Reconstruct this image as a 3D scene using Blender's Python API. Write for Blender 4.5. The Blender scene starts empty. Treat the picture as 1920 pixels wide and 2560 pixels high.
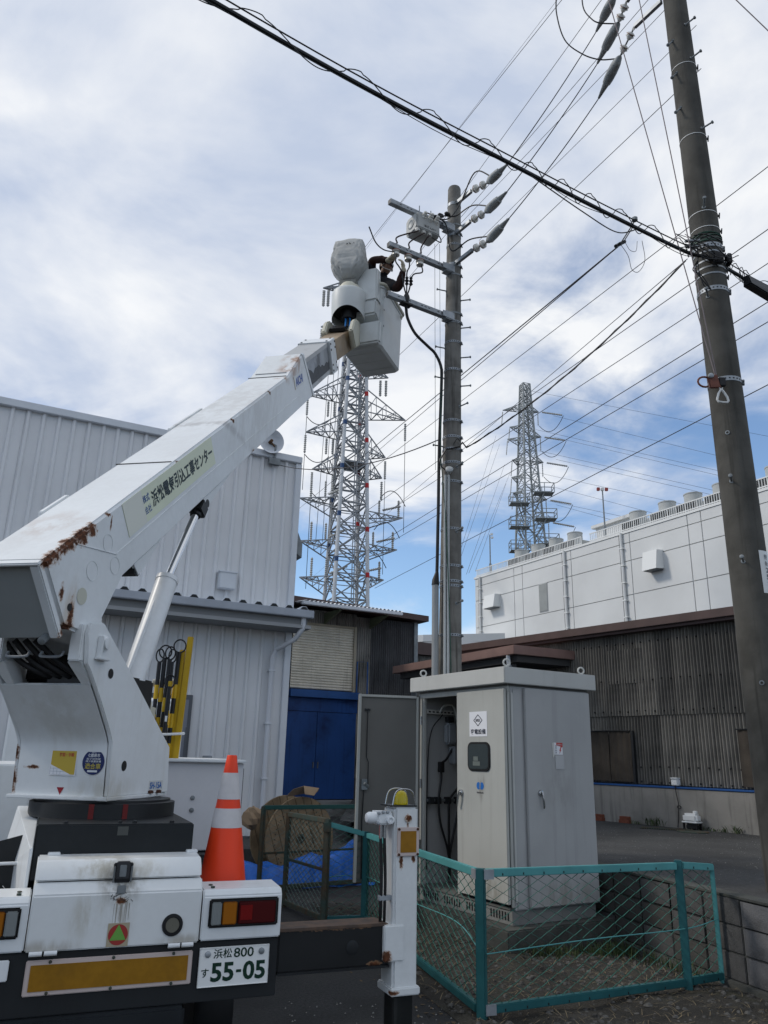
import bpy, bmesh, math, random
from mathutils import Vector as V, Matrix as M, noise as NZ
rnd = random.Random(7)
S = bpy.context.scene
COL = S.collection
R = math.radians

# ------------------------------------------------------------------ camera
cam_d = bpy.data.cameras.new('camera'); cam = bpy.data.objects.new('camera', cam_d); COL.objects.link(cam)
cam_d.sensor_fit = 'HORIZONTAL'; cam_d.sensor_width = 36.0; cam_d.lens = 36.04
cam_d.clip_start = 0.05; cam_d.clip_end = 3000
PITCH, ROLL = R(17.7), R(1.4)
_fw = V((0, math.cos(PITCH), math.sin(PITCH))); _u0 = V((0, -math.sin(PITCH), math.cos(PITCH))); _r0 = V((1, 0, 0))
_up = _u0*math.cos(ROLL) - _r0*math.sin(ROLL); _rt = _r0*math.cos(ROLL) + _u0*math.sin(ROLL)
cam.matrix_world = M(((_rt.x, _up.x, -_fw.x, 0), (_rt.y, _up.y, -_fw.y, 0), (_rt.z, _up.z, -_fw.z, 1.6), (0, 0, 0, 1)))
S.camera = cam

# ------------------------------------------------------------------ sky, sun, exposure
SKY_OFF = (5.4, 8.2, 0)
SUN_EL, SUN_AZ = 40.0, 274.0       # azimuth clockwise from +Y (the way the camera looks)
w = bpy.data.worlds.new('World'); S.world = w; w.use_nodes = True
nt = w.node_tree; nt.nodes.clear()
def N(t, **k):
    n = nt.nodes.new(t)
    for a, b in k.items(): setattr(n, a, b)
    return n
def L(a, b): nt.links.new(a, b)
def MA(op, a, b=None, c=None, clamp=False):
    n = N('ShaderNodeMath', operation=op); n.use_clamp = clamp
    for i, x in enumerate((a, b, c)):
        if x is None: continue
        if isinstance(x, (int, float)): n.inputs[i].default_value = x
        else: L(x, n.inputs[i])
    return n.outputs[0]
sky = N('ShaderNodeTexSky', sky_type='NISHITA', sun_disc=False)
sky.sun_elevation = R(SUN_EL); sky.sun_rotation = R(SUN_AZ); sky.altitude = 20; sky.air_density = 1.0; sky.dust_density = 0.05; sky.ozone_density = 3.0
tc = N('ShaderNodeTexCoord'); sep = N('ShaderNodeSeparateXYZ'); L(tc.outputs['Generated'], sep.inputs[0])
zc = MA('MAXIMUM', sep.outputs[2], 0.0)
den = MA('ADD', zc, 0.12)
cx = MA('DIVIDE', sep.outputs[0], den); cy = MA('DIVIDE', sep.outputs[1], den)
cmb = N('ShaderNodeCombineXYZ'); L(cx, cmb.inputs[0]); L(cy, cmb.inputs[1])
def noise(scale, detail, rough, off, dist=0.0, vec=None):
    mp = N('ShaderNodeMapping'); mp.inputs[1].default_value = off
    L(vec or cmb.outputs[0], mp.inputs[0])
    n = N('ShaderNodeTexNoise'); n.inputs['Scale'].default_value = scale; n.inputs['Detail'].default_value = detail
    n.inputs['Roughness'].default_value = rough; n.inputs['Distortion'].default_value = dist
    L(mp.outputs[0], n.inputs['Vector']); return n.outputs['Fac']
n_big = noise(0.75, 3, 0.5, SKY_OFF, 0.3)
n_mid = noise(2.0, 8, 0.58, (7.3, 4.1, 0), 0.4)
n_fin = noise(1.25, 5, 0.55, (4.3, 2.6, 0), 0.5)
# the cloud sheet thins out and breaks up towards the horizon
el = MA('SUBTRACT', zc, 0.41)
cov = MA('ADD', MA('MULTIPLY', el, 3.4), MA('ADD', MA('MULTIPLY', MA('SUBTRACT', n_mid, 0.5), 2.6), MA('MULTIPLY', MA('SUBTRACT', n_big, 0.5), 3.4)))
cov = MA('ADD', cov, 0.22)
mr = N('ShaderNodeMapRange', interpolation_type='SMOOTHSTEP'); L(cov, mr.inputs[0]); mr.inputs[1].default_value = -0.45; mr.inputs[2].default_value = 0.55
# heaped low clouds near the horizon
dvec = N('ShaderNodeVectorMath', operation='MULTIPLY'); L(tc.outputs['Generated'], dvec.inputs[0]); dvec.inputs[1].default_value = (1, 1, 1.7)
n_low = noise(3.0, 7, 0.55, (2.2, 0.4, 0.3), 0.3, dvec.outputs[0])
low = MA('ADD', MA('MULTIPLY', MA('SUBTRACT', n_low, 0.5), 3.2), MA('MULTIPLY', MA('SUBTRACT', 0.17, zc), 6.0))
mr2 = N('ShaderNodeMapRange', interpolation_type='SMOOTHSTEP'); L(low, mr2.inputs[0]); mr2.inputs[1].default_value = -0.10; mr2.inputs[2].default_value = 0.50
cover = MA('MAXIMUM', mr.outputs[0], mr2.outputs[0]); cover = MA('MINIMUM', cover, 0.95)
# brightness of the cloud: soft grey-blue undersides and bright patches
br = MA('ADD', MA('MULTIPLY', n_fin, 0.60), MA('MULTIPLY', n_mid, 0.50))
ramp = N('ShaderNodeValToRGB'); L(br, ramp.inputs[0])
cr = ramp.color_ramp; cr.elements[0].position = 0.45; cr.elements[0].color = (3.25, 3.7, 4.6, 1); cr.elements[1].position = 0.635; cr.elements[1].color = (5.75, 5.82, 5.9, 1)
mixn = N('ShaderNodeMix', data_type='RGBA'); L(cover, mixn.inputs[0]); L(sky.outputs[0], mixn.inputs[6]); L(ramp.outputs[0], mixn.inputs[7])
bg = N('ShaderNodeBackground'); bg.inputs[1].default_value = 0.15; L(mixn.outputs[2], bg.inputs[0])
wo = N('ShaderNodeOutputWorld'); L(bg.outputs[0], wo.inputs[0])
sd = bpy.data.lights.new('sun', 'SUN'); sd.energy = 1.7; sd.angle = R(10); sd.color = (1.0, 0.93, 0.84)
so = bpy.data.objects.new('sun', sd); COL.objects.link(so)
_sv = V((math.sin(R(SUN_AZ))*math.cos(R(SUN_EL)), math.cos(R(SUN_AZ))*math.cos(R(SUN_EL)), math.sin(R(SUN_EL))))
so.rotation_euler = _sv.to_track_quat('Z', 'Y').to_euler(); so.location = (0, 0, 60)
S.view_settings.view_transform = 'Standard'; S.view_settings.look = 'None'; S.view_settings.exposure = 0.17; S.view_settings.gamma = 1.0
S.view_settings.use_curve_mapping = False
S.render.engine = 'CYCLES'; S.cycles.max_bounces = 6; S.cycles.transparent_max_bounces = 12

# ------------------------------------------------------------------ materials
MATS = {}
def mat(name, col, rough=0.5, metal=0.0, var=0.0, vscale=3.0, dirt=None, dirt_amt=0.0, dscale=1.5, streak=0.0, bump=0.0, bscale=60.0,
        rust=None, stains=None, col2=None, trans=0.0, emit=None, spec=0.28, coat=0.0, fine=0.0, fscale=40.0, alpha=1.0):
    """procedural material: colour with low-frequency variation, dirt in blotches or vertical streaks, rust around given points, bump"""
    if name in MATS: return MATS[name]
    m = bpy.data.materials.new(name); m.use_nodes = True; MATS[name] = m
    t = m.node_tree; b = t.nodes['Principled BSDF']
    def n_(ty, **k):
        n = t.nodes.new(ty)
        for a, c in k.items(): setattr(n, a, c)
        return n
    def ma(op, a, c=None, clamp=False):
        n = n_('ShaderNodeMath', operation=op); n.use_clamp = clamp
        for i, x in enumerate((a, c)):
            if x is None: continue
            if isinstance(x, (int, float)): n.inputs[i].default_value = x
            else: t.links.new(x, n.inputs[i])
        return n.outputs[0]
    def mixc(f, a, c):
        n = n_('ShaderNodeMix', data_type='RGBA'); 
        for s, x in ((0, f), (6, a), (7, c)):
            if isinstance(x, (int, float)): n.inputs[s].default_value = x
            elif isinstance(x, tuple): n.inputs[s].default_value = (*x, 1)
            else: t.links.new(x, n.inputs[s])
        return n.outputs[2]
    co = n_('ShaderNodeTexCoord').outputs['Object']
    def nz(scale, detail=4, stretch=None, rough=0.55, dist=0.0):
        v = co
        if stretch:
            mp = n_('ShaderNodeMapping'); mp.inputs[3].default_value = stretch; t.links.new(co, mp.inputs[0]); v = mp.outputs[0]
        n = n_('ShaderNodeTexNoise'); n.inputs['Scale'].default_value = scale; n.inputs['Detail'].default_value = detail
        n.inputs['Roughness'].default_value = rough; n.inputs['Distortion'].default_value = dist
        t.links.new(v, n.inputs['Vector']); return n.outputs['Fac']
    def sm(x, lo, hi):
        n = n_('ShaderNodeMapRange', interpolation_type='SMOOTHSTEP'); t.links.new(x, n.inputs[0]); n.inputs[1].default_value = lo; n.inputs[2].default_value = hi
        return n.outputs[0]
    c = tuple(col)
    if var or col2:
        d = col2 or tuple(x*(1-var) for x in col)
        c = mixc(sm(nz(vscale, 5), 0.35, 0.68), c, d)
    if fine:
        c = mixc(ma('MULTIPLY', sm(nz(fscale, 3), 0.3, 0.7), fine), c, tuple(x*0.45 for x in col))
    if dirt_amt:
        dc = dirt or (0.10, 0.085, 0.06)
        f = ma('MULTIPLY', sm(nz(dscale, 6, None, 0.65), 0.48, 0.72), dirt_amt)
        c = mixc(f, c, dc)
    if streak:
        dc = dirt or (0.10, 0.085, 0.06)
        f = ma('MULTIPLY', sm(nz(1.0, 4, (14, 14, 0.8)), 0.52, 0.75), streak)
        c = mixc(f, c, dc)
    for (p, rad, st, sc_, amt) in (stains or []):
        mp = n_('ShaderNodeMapping'); mp.vector_type = 'TEXTURE'; mp.inputs[1].default_value = p; mp.inputs[3].default_value = st; t.links.new(co, mp.inputs[0])
        ln = n_('ShaderNodeVectorMath', operation='LENGTH'); t.links.new(mp.outputs[0], ln.inputs[0])
        g = ma('SUBTRACT', 1.0, ma('DIVIDE', ln.outputs['Value'], rad), True)
        g = ma('MULTIPLY', g, sm(nz(9, 6, (1, 1, .35), 0.65), 0.32, 0.66))
        c = mixc(ma('MULTIPLY', sm(g, 0.0, 0.75), amt), c, sc_)
    rough_s = None
    if rust:
        tot = None; nn = nz(38, 8, None, 0.75); n2 = nz(9, 5)
        for (p, rad, st) in rust:
            mp = n_('ShaderNodeMapping'); mp.vector_type = 'TEXTURE'
            mp.inputs[1].default_value = p; mp.inputs[3].default_value = st
            t.links.new(co, mp.inputs[0])
            ln = n_('ShaderNodeVectorMath', operation='LENGTH'); t.links.new(mp.outputs[0], ln.inputs[0])
            g = ma('SUBTRACT', 1.0, ma('DIVIDE', ln.outputs['Value'], rad), True)
            tot = g if tot is None else ma('MAXIMUM', tot, g)
        f0 = ma('ADD', tot, ma('ADD', ma('MULTIPLY', ma('SUBTRACT', nn, 0.5), 2.0), ma('MULTIPLY', ma('SUBTRACT', n2, 0.5), 1.3)))
        f0 = ma('MULTIPLY', f0, sm(tot, 0.0, 0.15))
        c = mixc(ma('MULTIPLY', sm(f0, 0.12, 0.5), 0.7), c, (0.34, 0.19, 0.10))
        c = mixc(sm(f0, 0.38, 0.62), c, mixc(sm(nz(60, 4), 0.4, 0.6), (0.06, 0.024, 0.013), (0.12, 0.045, 0.02)))
        rough_s = sm(f0, 0.2, 0.5)
    if isinstance(c, tuple): b.inputs['Base Color'].default_value = (*c, 1)
    else: t.links.new(c, b.inputs['Base Color'])
    b.inputs['Roughness'].default_value = rough
    if rough_s is not None:
        t.links.new(ma('ADD', ma('MULTIPLY', rough_s, 0.5), rough, True), b.inputs['Roughness'])
    b.inputs['Metallic'].default_value = metal; b.inputs['Specular IOR Level'].default_value = spec
    b.inputs['Coat Weight'].default_value = coat
    if trans: b.inputs['Transmission Weight'].default_value = trans
    if alpha < 1: b.inputs['Alpha'].default_value = alpha
    if emit: b.inputs['Emission Color'].default_value = (*emit[0], 1); b.inputs['Emission Strength'].default_value = emit[1]
    if bump:
        bn = n_('ShaderNodeBump'); bn.inputs['Strength'].default_value = bump; bn.inputs['Distance'].default_value = 0.02
        t.links.new(nz(bscale, 5, None, 0.6), bn.inputs['Height']); t.links.new(bn.outputs[0], b.inputs['Normal'])
    return m

# ------------------------------------------------------------------ mesh helpers
ROOTM = {}
def tag(o, label=None, cat=None, group=None, kind=None):
    if label: o['label'] = label
    if cat: o['category'] = cat
    if group: o['group'] = group
    if kind: o['kind'] = kind
    return o
def thing(name, label, cat, loc=(0, 0, 0), rz=0.0, group=None):
    o = bpy.data.objects.new(name, None); COL.objects.link(o); o.empty_display_size = 0.2
    o.matrix_world = M.Translation(V(loc)) @ M.Rotation(rz, 4, 'Z')
    ROOTM[o.name] = o.matrix_world.copy()
    return tag(o, label, cat, group)
def frame(o, x, y, z): return M(((x.x, y.x, z.x, o.x), (x.y, y.y, z.y, o.y), (x.z, y.z, z.z, o.z), (0, 0, 0, 1)))
class MB:
    def __init__(s): s.v = []; s.f = []
    def add(s, vs, fs):
        k = len(s.v); s.v += [V(p) for p in vs]; s.f += [tuple(i+k for i in q) for q in fs]; return s
    def hexa(s, p):   # 0-3 bottom ring, 4-7 top ring
        return s.add(p, [(3, 2, 1, 0), (4, 5, 6, 7), (0, 1, 5, 4), (1, 2, 6, 5), (2, 3, 7, 6), (3, 0, 4, 7)])
    def bb(s, a, b):
        (x0, y0, z0), (x1, y1, z1) = a, b
        return s.hexa([(x0, y0, z0), (x1, y0, z0), (x1, y1, z0), (x0, y1, z0), (x0, y0, z1), (x1, y0, z1), (x1, y1, z1), (x0, y1, z1)])
    def fbox(s, F, a, b):     # box given in a frame (4x4)
        (x0, y0, z0), (x1, y1, z1) = a, b
        return s.hexa([F @ V(q) for q in [(x0, y0, z0), (x1, y0, z0), (x1, y1, z0), (x0, y1, z0), (x0, y0, z1), (x1, y0, z1), (x1, y1, z1), (x0, y1, z1)]])
    def prism(s, poly, ext):
        n = len(poly); poly = [V(q) for q in poly]; e = V(ext)
        nrm = V((0, 0, 0))
        for i in range(n): nrm += poly[i].cross(poly[(i+1) % n])
        fl = nrm.dot(e) > 0
        top = [q+e for q in poly]
        fs = [tuple(range(n))[::-1], tuple(range(n, 2*n))] + [(i, (i+1) % n, n+(i+1) % n, n+i) for i in range(n)]
        if not fl: fs = [tuple(reversed(q)) for q in fs]
        return s.add(poly+top, fs)
    def tube(s, pts, r, n=6, cap=True):
        pts = [V(q) for q in pts]; m = len(pts); rs = r if isinstance(r, (list, tuple)) else [r]*m
        ring0 = None; vs = []; fs = []
        d0 = (pts[1]-pts[0]).normalized(); a = d0.orthogonal().normalized()
        for i in range(m):
            d = (pts[min(i+1, m-1)]-pts[max(i-1, 0)]).normalized()
            a = (a - d*a.dot(d));
            a = a.normalized() if a.length > 1e-6 else d.orthogonal().normalized()
            b = d.cross(a)
            vs += [pts[i] + (a*math.cos(2*math.pi*k/n) + b*math.sin(2*math.pi*k/n))*rs[i] for k in range(n)]
        for i in range(m-1):
            for k in range(n): fs.append((i*n+k, i*n+(k+1) % n, (i+1)*n+(k+1) % n, (i+1)*n+k))
        if cap: fs += [tuple(range(n))[::-1], tuple(range((m-1)*n, m*n))]
        return s.add(vs, fs)
    def bar(s, a, b, w, h=None, up=(0, 0, 1)):   # square-section bar
        a, b = V(a), V(b); h = h or w; d = (b-a).normalized(); u = V(up)
        if abs(d.dot(u)) > 0.97: u = V((1, 0, 0))
        x = d.cross(u).normalized()*(w/2); y = x.cross(d).normalized()*(h/2)
        return s.hexa([a-x-y, a+x-y, b+x-y, b-x-y, a-x+y, a+x+y, b+x+y, b-x+y])
    def lathe(s, prof, F=None, n=16, cap=True):
        F = F or M.Identity(4); vs = []; fs = []; m = len(prof)
        for (r, z) in prof: vs += [F @ V((r*math.cos(2*math.pi*k/n), r*math.sin(2*math.pi*k/n), z)) for k in range(n)]
        for i in range(m-1):
            for k in range(n): fs.append((i*n+k, i*n+(k+1) % n, (i+1)*n+(k+1) % n, (i+1)*n+k))
        if cap: fs += [tuple(range(n))[::-1], tuple(range((m-1)*n, m*n))]
        return s.add(vs, fs)
    def sheet(s, rows):   # grid of points
        k = len(rows[0]); vs = [p for r_ in rows for p in r_]
        return s.add(vs, [(i*k+j, i*k+j+1, (i+1)*k+j+1, (i+1)*k+j) for i in range(len(rows)-1) for j in range(k-1)])
    def mesh(s, name, bevel=0.0, smooth=35, seg=2, Minv=None):
        me = bpy.data.meshes.new(name)
        vs = [Minv @ p for p in s.v] if Minv else s.v
        me.from_pydata([tuple(p) for p in vs], [], s.f); me.validate()
        bm = bmesh.new(); bm.from_mesh(me)
        bmesh.ops.recalc_face_normals(bm, faces=bm.faces)
        if bevel:
            bm.normal_update()
            es = [e for e in bm.edges if len(e.link_faces) == 2 and e.calc_face_angle(0) > R(25)]
            bmesh.ops.bevel(bm, geom=es, offset=bevel, segments=seg, affect='EDGES', clamp_overlap=True)
        bm.to_mesh(me); bm.free()
        if smooth:
            me.polygons.foreach_set('use_smooth', [True]*len(me.polygons)); me.set_sharp_from_angle(angle=R(smooth))
        me.update(); return me
    def build(s, name, m, parent=None, bevel=0.0, smooth=35, world=False, seg=2, kind=None):
        Minv = ROOTM[parent.name].inverted() if (world and parent) else None
        me = s.mesh(name, bevel, smooth, seg, Minv)
        if m: me.materials.append(m)
        o = bpy.data.objects.new(name, me); COL.objects.link(o)
        if parent: o.parent = parent; ROOTM[o.name] = ROOTM[parent.name]
        else: ROOTM[o.name] = M.Identity(4)
        if kind: o['kind'] = kind
        return o
def place(o, name, parent, Mx):      # another object that shares o's mesh
    c = bpy.data.objects.new(name, o.data); COL.objects.link(c)
    if parent: c.parent = parent
    c.matrix_local = Mx; return c
def top(o_name, mb, m, label, cat, group=None, base=None, **k):   # a thing that is one mesh, verts given in world space
    b = V(base) if base is not None else mb.v[0].copy()
    mb.v = [p-b for p in mb.v]
    o = mb.build(o_name, m, None, **k); o.location = b
    ROOTM[o.name] = M.Translation(b)
    return tag(o, label, cat, group)
def struct(name, mb, m, **k):
    o = mb.build(name, m, None, **k); o['kind'] = 'structure'; return o
def text(name, body, m, parent, o, x, y, width, height, world=True, bold=0.0, off=0.0015):
    """flat lettering fitted into width x height, centred at o, x = reading direction, y = up on the surface"""
    cu = bpy.data.curves.new('lettering', 'FONT'); cu.body = body; cu.align_x = 'CENTER'; cu.offset = bold; cu.extrude = 0.0; cu.resolution_u = 3
    to = bpy.data.objects.new('lettering', cu); COL.objects.link(to); bpy.context.view_layer.update()
    me = bpy.data.meshes.new_from_object(to.evaluated_get(bpy.context.evaluated_depsgraph_get()))
    bpy.data.objects.remove(to); bpy.data.curves.remove(cu)
    xs = [q.co.x for q in me.vertices]; ys = [q.co.y for q in me.vertices]
    cx_, cy_ = (min(xs)+max(xs))/2, (min(ys)+max(ys))/2; sx, sy = width/(max(xs)-min(xs)), height/(max(ys)-min(ys))
    x = V(x).normalized(); y = V(y); y = (y - x*y.dot(x)).normalized(); nrm = x.cross(y); o = V(o)
    inv = ROOTM[parent.name].inverted() if world else M.Identity(4)
    for q in me.vertices:
        q.co = inv @ (o + x*((q.co.x-cx_)*sx) + y*((q.co.y-cy_)*sy) + nrm*off)
    me.materials.clear(); me.materials.append(m); me.name = name
    ob = bpy.data.objects.new(name, me); COL.objects.link(ob); ob.parent = parent; ROOTM[ob.name] = ROOTM[parent.name]
    return ob
def catenary(a, b, sag, n=16):
    a, b = V(a), V(b); return [a.lerp(b, i/n) - V((0, 0, sag*4*(i/n)*(1-i/n))) for i in range(n+1)]
def spline(pts, n=8):       # Catmull-Rom through the points
    P = [V(q) for q in pts]; P = [P[0]*2-P[1]] + P + [P[-1]*2-P[-2]]; out = []
    for i in range(1, len(P)-2):
        for k in range(n):
            t = k/n; a, b, c, d = P[i-1], P[i], P[i+1], P[i+2]
            out.append(0.5*((2*b) + (c-a)*t + (2*a-5*b+4*c-d)*t*t + (3*b-a-3*c+d)*t**3))
    return out + [P[-2].copy()]

white = mat('white_paint', (0.72, 0.74, 0.75), 0.35, var=0.06, dirt_amt=0.10, dscale=2.5, fine=0.05)
galv = mat('galvanised_steel', (0.32, 0.345, 0.37), 0.5, 0.4, var=0.25, vscale=9)
galv_d = mat('dull_galvanised_steel', (0.22, 0.24, 0.25), 0.5, 0.4, var=0.3, vscale=6)
black = mat('black_rubber', (0.012, 0.012, 0.013), 0.5)
blackp = mat('black_paint', (0.018, 0.020, 0.022), 0.45, var=0.3, dirt_amt=0.15, dirt=(0.06, 0.055, 0.05))
porc = mat('porcelain', (0.62, 0.61, 0.57), 0.2)
# ------------------------------------------------------------------ ground
asph = mat('asphalt', (0.047, 0.048, 0.049), 0.85, var=0.35, vscale=1.3, fine=0.75, fscale=45, bump=0.6, bscale=220, dirt_amt=0.3, dirt=(0.075, 0.072, 0.066), dscale=0.7)
asph2 = mat('worn_asphalt', (0.080, 0.082, 0.083), 0.85, var=0.40, vscale=1.1, fine=0.65, fscale=34, bump=0.6, bscale=170, dirt_amt=0.35, dirt=(0.06, 0.06, 0.058), dscale=0.5)
dconc = mat('mossy_dark_concrete', (0.075, 0.078, 0.072), 0.9, var=0.35, vscale=4, streak=0.4, dirt=(0.03, 0.035, 0.025), bump=0.3, bscale=70, dirt_amt=0.4)
dirtm = mat('gravelly_soil', (0.060, 0.056, 0.048), 0.95, var=0.45, vscale=2.5, fine=0.5, fscale=60, bump=1.0, bscale=60, dirt_amt=0.4, dirt=(0.045, 0.05, 0.03), dscale=2)
concr = mat('grey_concrete', (0.26, 0.26, 0.25), 0.85, var=0.25, vscale=2.5, streak=0.35, dirt=(0.08, 0.08, 0.07), bump=0.25, bscale=90, dirt_amt=0.3)
mb = MB(); k = 600
mb.add([(-k, -k, 0), (k, -k, 0), (k, k, 0), (-k, k, 0)], [(0, 1, 2, 3)]); struct('ground', mb, asph, smooth=0)
# gravel yard behind the fence: slightly uneven sheet, 4 mm and more above the asphalt
def yard_h(x, y): return 0.012 + 0.016*math.sin(x*3.1+1)*math.sin(y*2.3) + 0.010*math.sin(x*7.7+y*5.1)+0.014
mb = MB(); rows = []
for i in range(41):
    t = i/40; yl, yr = 5.45+t*4.2, 5.55+t*2.9
    xl, xr = 0.62-1.35*t, 3.0-0.72*t
    rows.append([V((xl+(xr-xl)*j/40, yl+(yr-yl)*j/40, yard_h(xl+(xr-xl)*j/40, yl+(yr-yl)*j/40) if 0 < i < 40 and 0 < j < 40 else 0.004)) for j in range(41)])
mb.sheet(rows); struct('gravel_yard', mb, dirtm, smooth=60)
# loose stones and dry straw on it: nobody could count them
mb = MB(); mg = MB(); ms = MB()
def yard_pt():
    while True:
        t = rnd.random(); u = rnd.random()
        xl, xr = 0.60-1.35*t, 2.92-0.72*t; yl, yr = 5.50+t*4.2, 5.58+t*2.9
        x, y = xl+(xr-xl)*u, yl+(yr-yl)*u
        return x, y
for i in range(5200):
    x, y = yard_pt(); r_ = 0.005+0.022*rnd.random()**5; z = yard_h(x, y)+r_*0.3
    a = rnd.random()*6.28; el_s = rnd.uniform(.6, 1.5)
    q = [V((math.cos(a+j*1.0472)*r_*rnd.uniform(.75, 1.15)*el_s, math.sin(a+j*1.0472)*r_*rnd.uniform(.75, 1.15), 0)) for j in range(6)]
    q2 = [p*rnd.uniform(.45, .75)+V((0, 0, r_*rnd.uniform(.35, .6))) for p in q]
    o = V((x, y, z-0.006)); mb.add([o+p for p in q+q2], [(j, (j+1) % 6, 6+(j+1) % 6, 6+j) for j in range(6)]+[tuple(range(6, 12))])
stone = mat('loose_stone', (0.105, 0.102, 0.096), 0.9, var=0.8, vscale=11)
o = mb.build('loose_stones', stone, None, smooth=0); tag(o, 'loose grey stones scattered over the fenced soil yard', 'gravel', kind='stuff')
for i in range(1500):
    x, y = yard_pt(); a = rnd.random()*6.28; l = rnd.uniform(.04, .13); z = yard_h(x, y)
    o = V((x, y, z+0.004)); d = V((math.cos(a), math.sin(a), rnd.uniform(0, .25)))*l; s_ = V((-math.sin(a), math.cos(a), 0))*0.0022
    md = o+d*.5+V((0, 0, rnd.uniform(.0, .012)))
    ms.add([o-s_, o+s_, md+s_, md-s_, o+d], [(0, 1, 2, 3), (3, 2, 4)])
straw = mat('dry_straw', (0.20, 0.16, 0.10), 0.9, var=0.4, vscale=8)
o = ms.build('dry_grass', straw, None, smooth=0); tag(o, 'dry straw and cut grass lying on the fenced soil', 'dry grass', kind='stuff')
for i in range(900):
    t = rnd.random()
    if i < 620: # along the plinth and the block wall
        x, y = (1.27+1.0*t+rnd.gauss(0, .05), 7.40+.6*t*0.4-abs(rnd.gauss(0, .10)))
    else: x, y = 2.18+.45*t - abs(rnd.gauss(0, .10)), 8.1-1.35*t
    z = 0.01; h = rnd.uniform(.03, .12); a = rnd.random()*6.28; lean = V((math.cos(a), math.sin(a), 0))*h*rnd.uniform(.2, .7); s_ = V((-math.sin(a), math.cos(a), 0))*0.003
    o = V((x, y, z)); mg.add([o-s_, o+s_, o+lean*.4+V((0, 0, h*.7))+s_*.7, o+lean*.4+V((0, 0, h*.7))-s_*.7, o+lean+V((0, 0, h))], [(0, 1, 2, 3), (3, 2, 4)])
grass = mat('weed_green', (0.055, 0.085, 0.03), 0.8, var=0.5, vscale=5)
o = mg.build('weeds', grass, None, smooth=0); tag(o, 'low green weeds growing against the plinth and block wall', 'weeds', kind='stuff')

# leaf litter and grit on the asphalt outside the fence
mb = MB()
for i in range(1500):
    t = rnd.random(); along = V((.705, 5.65, 0)).lerp(V((2.9, 6.45, 0)), t) if i < 900 else V((.705, 5.65, 0)).lerp(V((-.25, 8.4, 0)), t)
    o = along+(V((.35, -.94, 0)) if i < 900 else V((-.95, -.28, 0)))*abs(rnd.gauss(0, .16))+V((0, 0, .006)); a = rnd.random()*6.28; l_ = rnd.uniform(.006, .022)
    d = V((math.cos(a), math.sin(a), rnd.uniform(-.1, .3)))*l_; s_ = V((-math.sin(a), math.cos(a), rnd.uniform(-.2, .3)))*l_*rnd.uniform(.3, .7)
    mb.add([o-d, o+s_, o+d, o-s_], [(0, 1, 2, 3)])
o = mb.build('leaf_litter', mat('leaf_brown', (0.14, 0.105, 0.065), 0.9, var=.6, vscale=9), None, smooth=0); tag(o, 'brown leaf litter and grit along the outside foot of the fence', 'leaf litter', kind='stuff')
mb = MB()
for i in range(900):
    if i < 450: o = V((rnd.uniform(2.6, 6.2), rnd.uniform(7.5, 14.0), 0.605+.003))
    else: o = V((rnd.uniform(-.6, 2.9), rnd.uniform(4.3, 6.0), .003))
    if i < 450 and (o.x-1.86)*.946+(o.y-9.09)*.324 < .35: continue
    r_ = rnd.uniform(.003, .009); mb.add([o+V((r_, 0, 0)), o+V((-.3*r_, r_, 0)), o+V((-.8*r_, -.8*r_, 0)), o+V((0, 0, r_))], [(0, 1, 3), (1, 2, 3), (2, 0, 3)])
o = mb.build('asphalt_grit', mat('pale_grit', (0.22, 0.215, 0.20), 0.9), None, smooth=0); tag(o, 'pale grit scattered thinly over the asphalt', 'grit', kind='stuff')
# raised lot on the right, held by a block wall
LOT = 0.605
WA, WB = V((1.86, 9.09, 0)), V((3.35, 4.745, 0)); wd = (WB-WA).normalized(); wn = V((-wd.y, wd.x, 0)) * -1   # wn points to the yard (left)
if wn.x > 0: wn = -wn
mb = MB(); e = -wn*0.15
mb.add([WA+e+V((0, 0, LOT)), WB+e+V((0, 0, LOT)), V((60, 4.7, LOT)), V((60, 70, LOT)), V((-0.6, 70, LOT)), V((-0.6, 13.5, LOT)), V((1.0, 11.6, LOT))], [tuple(range(7))])
struct('upper_lot', mb, asph2, smooth=0)
mb = MB(); mb.prism([(-30, 12.2, 0), (-0.55, 12.2, 0), (1.0, 11.6, 0), (-0.5, 14.5, 0), (-0.5, 70, 0), (-30, 70, 0)], (0, 0, 0.28)); struct('back_lot', mb, asph2, smooth=0)
block_m = [mat('concrete_block_%d' % i, c, 0.9, var=0.3, vscale=5, dirt_amt=0.5, dirt=(0.03, 0.03, 0.028), dscale=2.2, streak=0.35, bump=0.35, bscale=80) for i, c in enumerate([(0.085, 0.085, 0.085), (0.15, 0.15, 0.155), (0.065, 0.064, 0.06)])]
bw = thing('block_wall', 'low grey concrete block retaining wall beside the fenced yard', 'wall', WA)
mb = MB(); FW = frame(WA, wd, wn, V((0, 0, 1)))
mb.fbox(FW, (0, -0.15, 0), (4.55, -0.012, 0.63)); mb.build('backing', dconc, bw, world=True)
mb = MB(); mb.fbox(FW, (0, -0.16, 0.632), (4.55, 0.002, 0.652)); mb.build('coping', dconc, bw, world=True, bevel=0.004)
mb = MB(); mb.fbox(FW, (0, -0.012, 0), (4.55, 0.05, 0.062)); mb.build('footing', dconc, bw, world=True, bevel=0.006)
shared = []
for mm in block_m:
    mbb = MB(); mbb.bb((-0.194, -0.012, -0.092), (0.194, 0, 0.092)); me = mbb.mesh('block', 0.006); me.materials.append(mm); shared.append(me)
wallI = ROOTM[bw.name].inverted()
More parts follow.
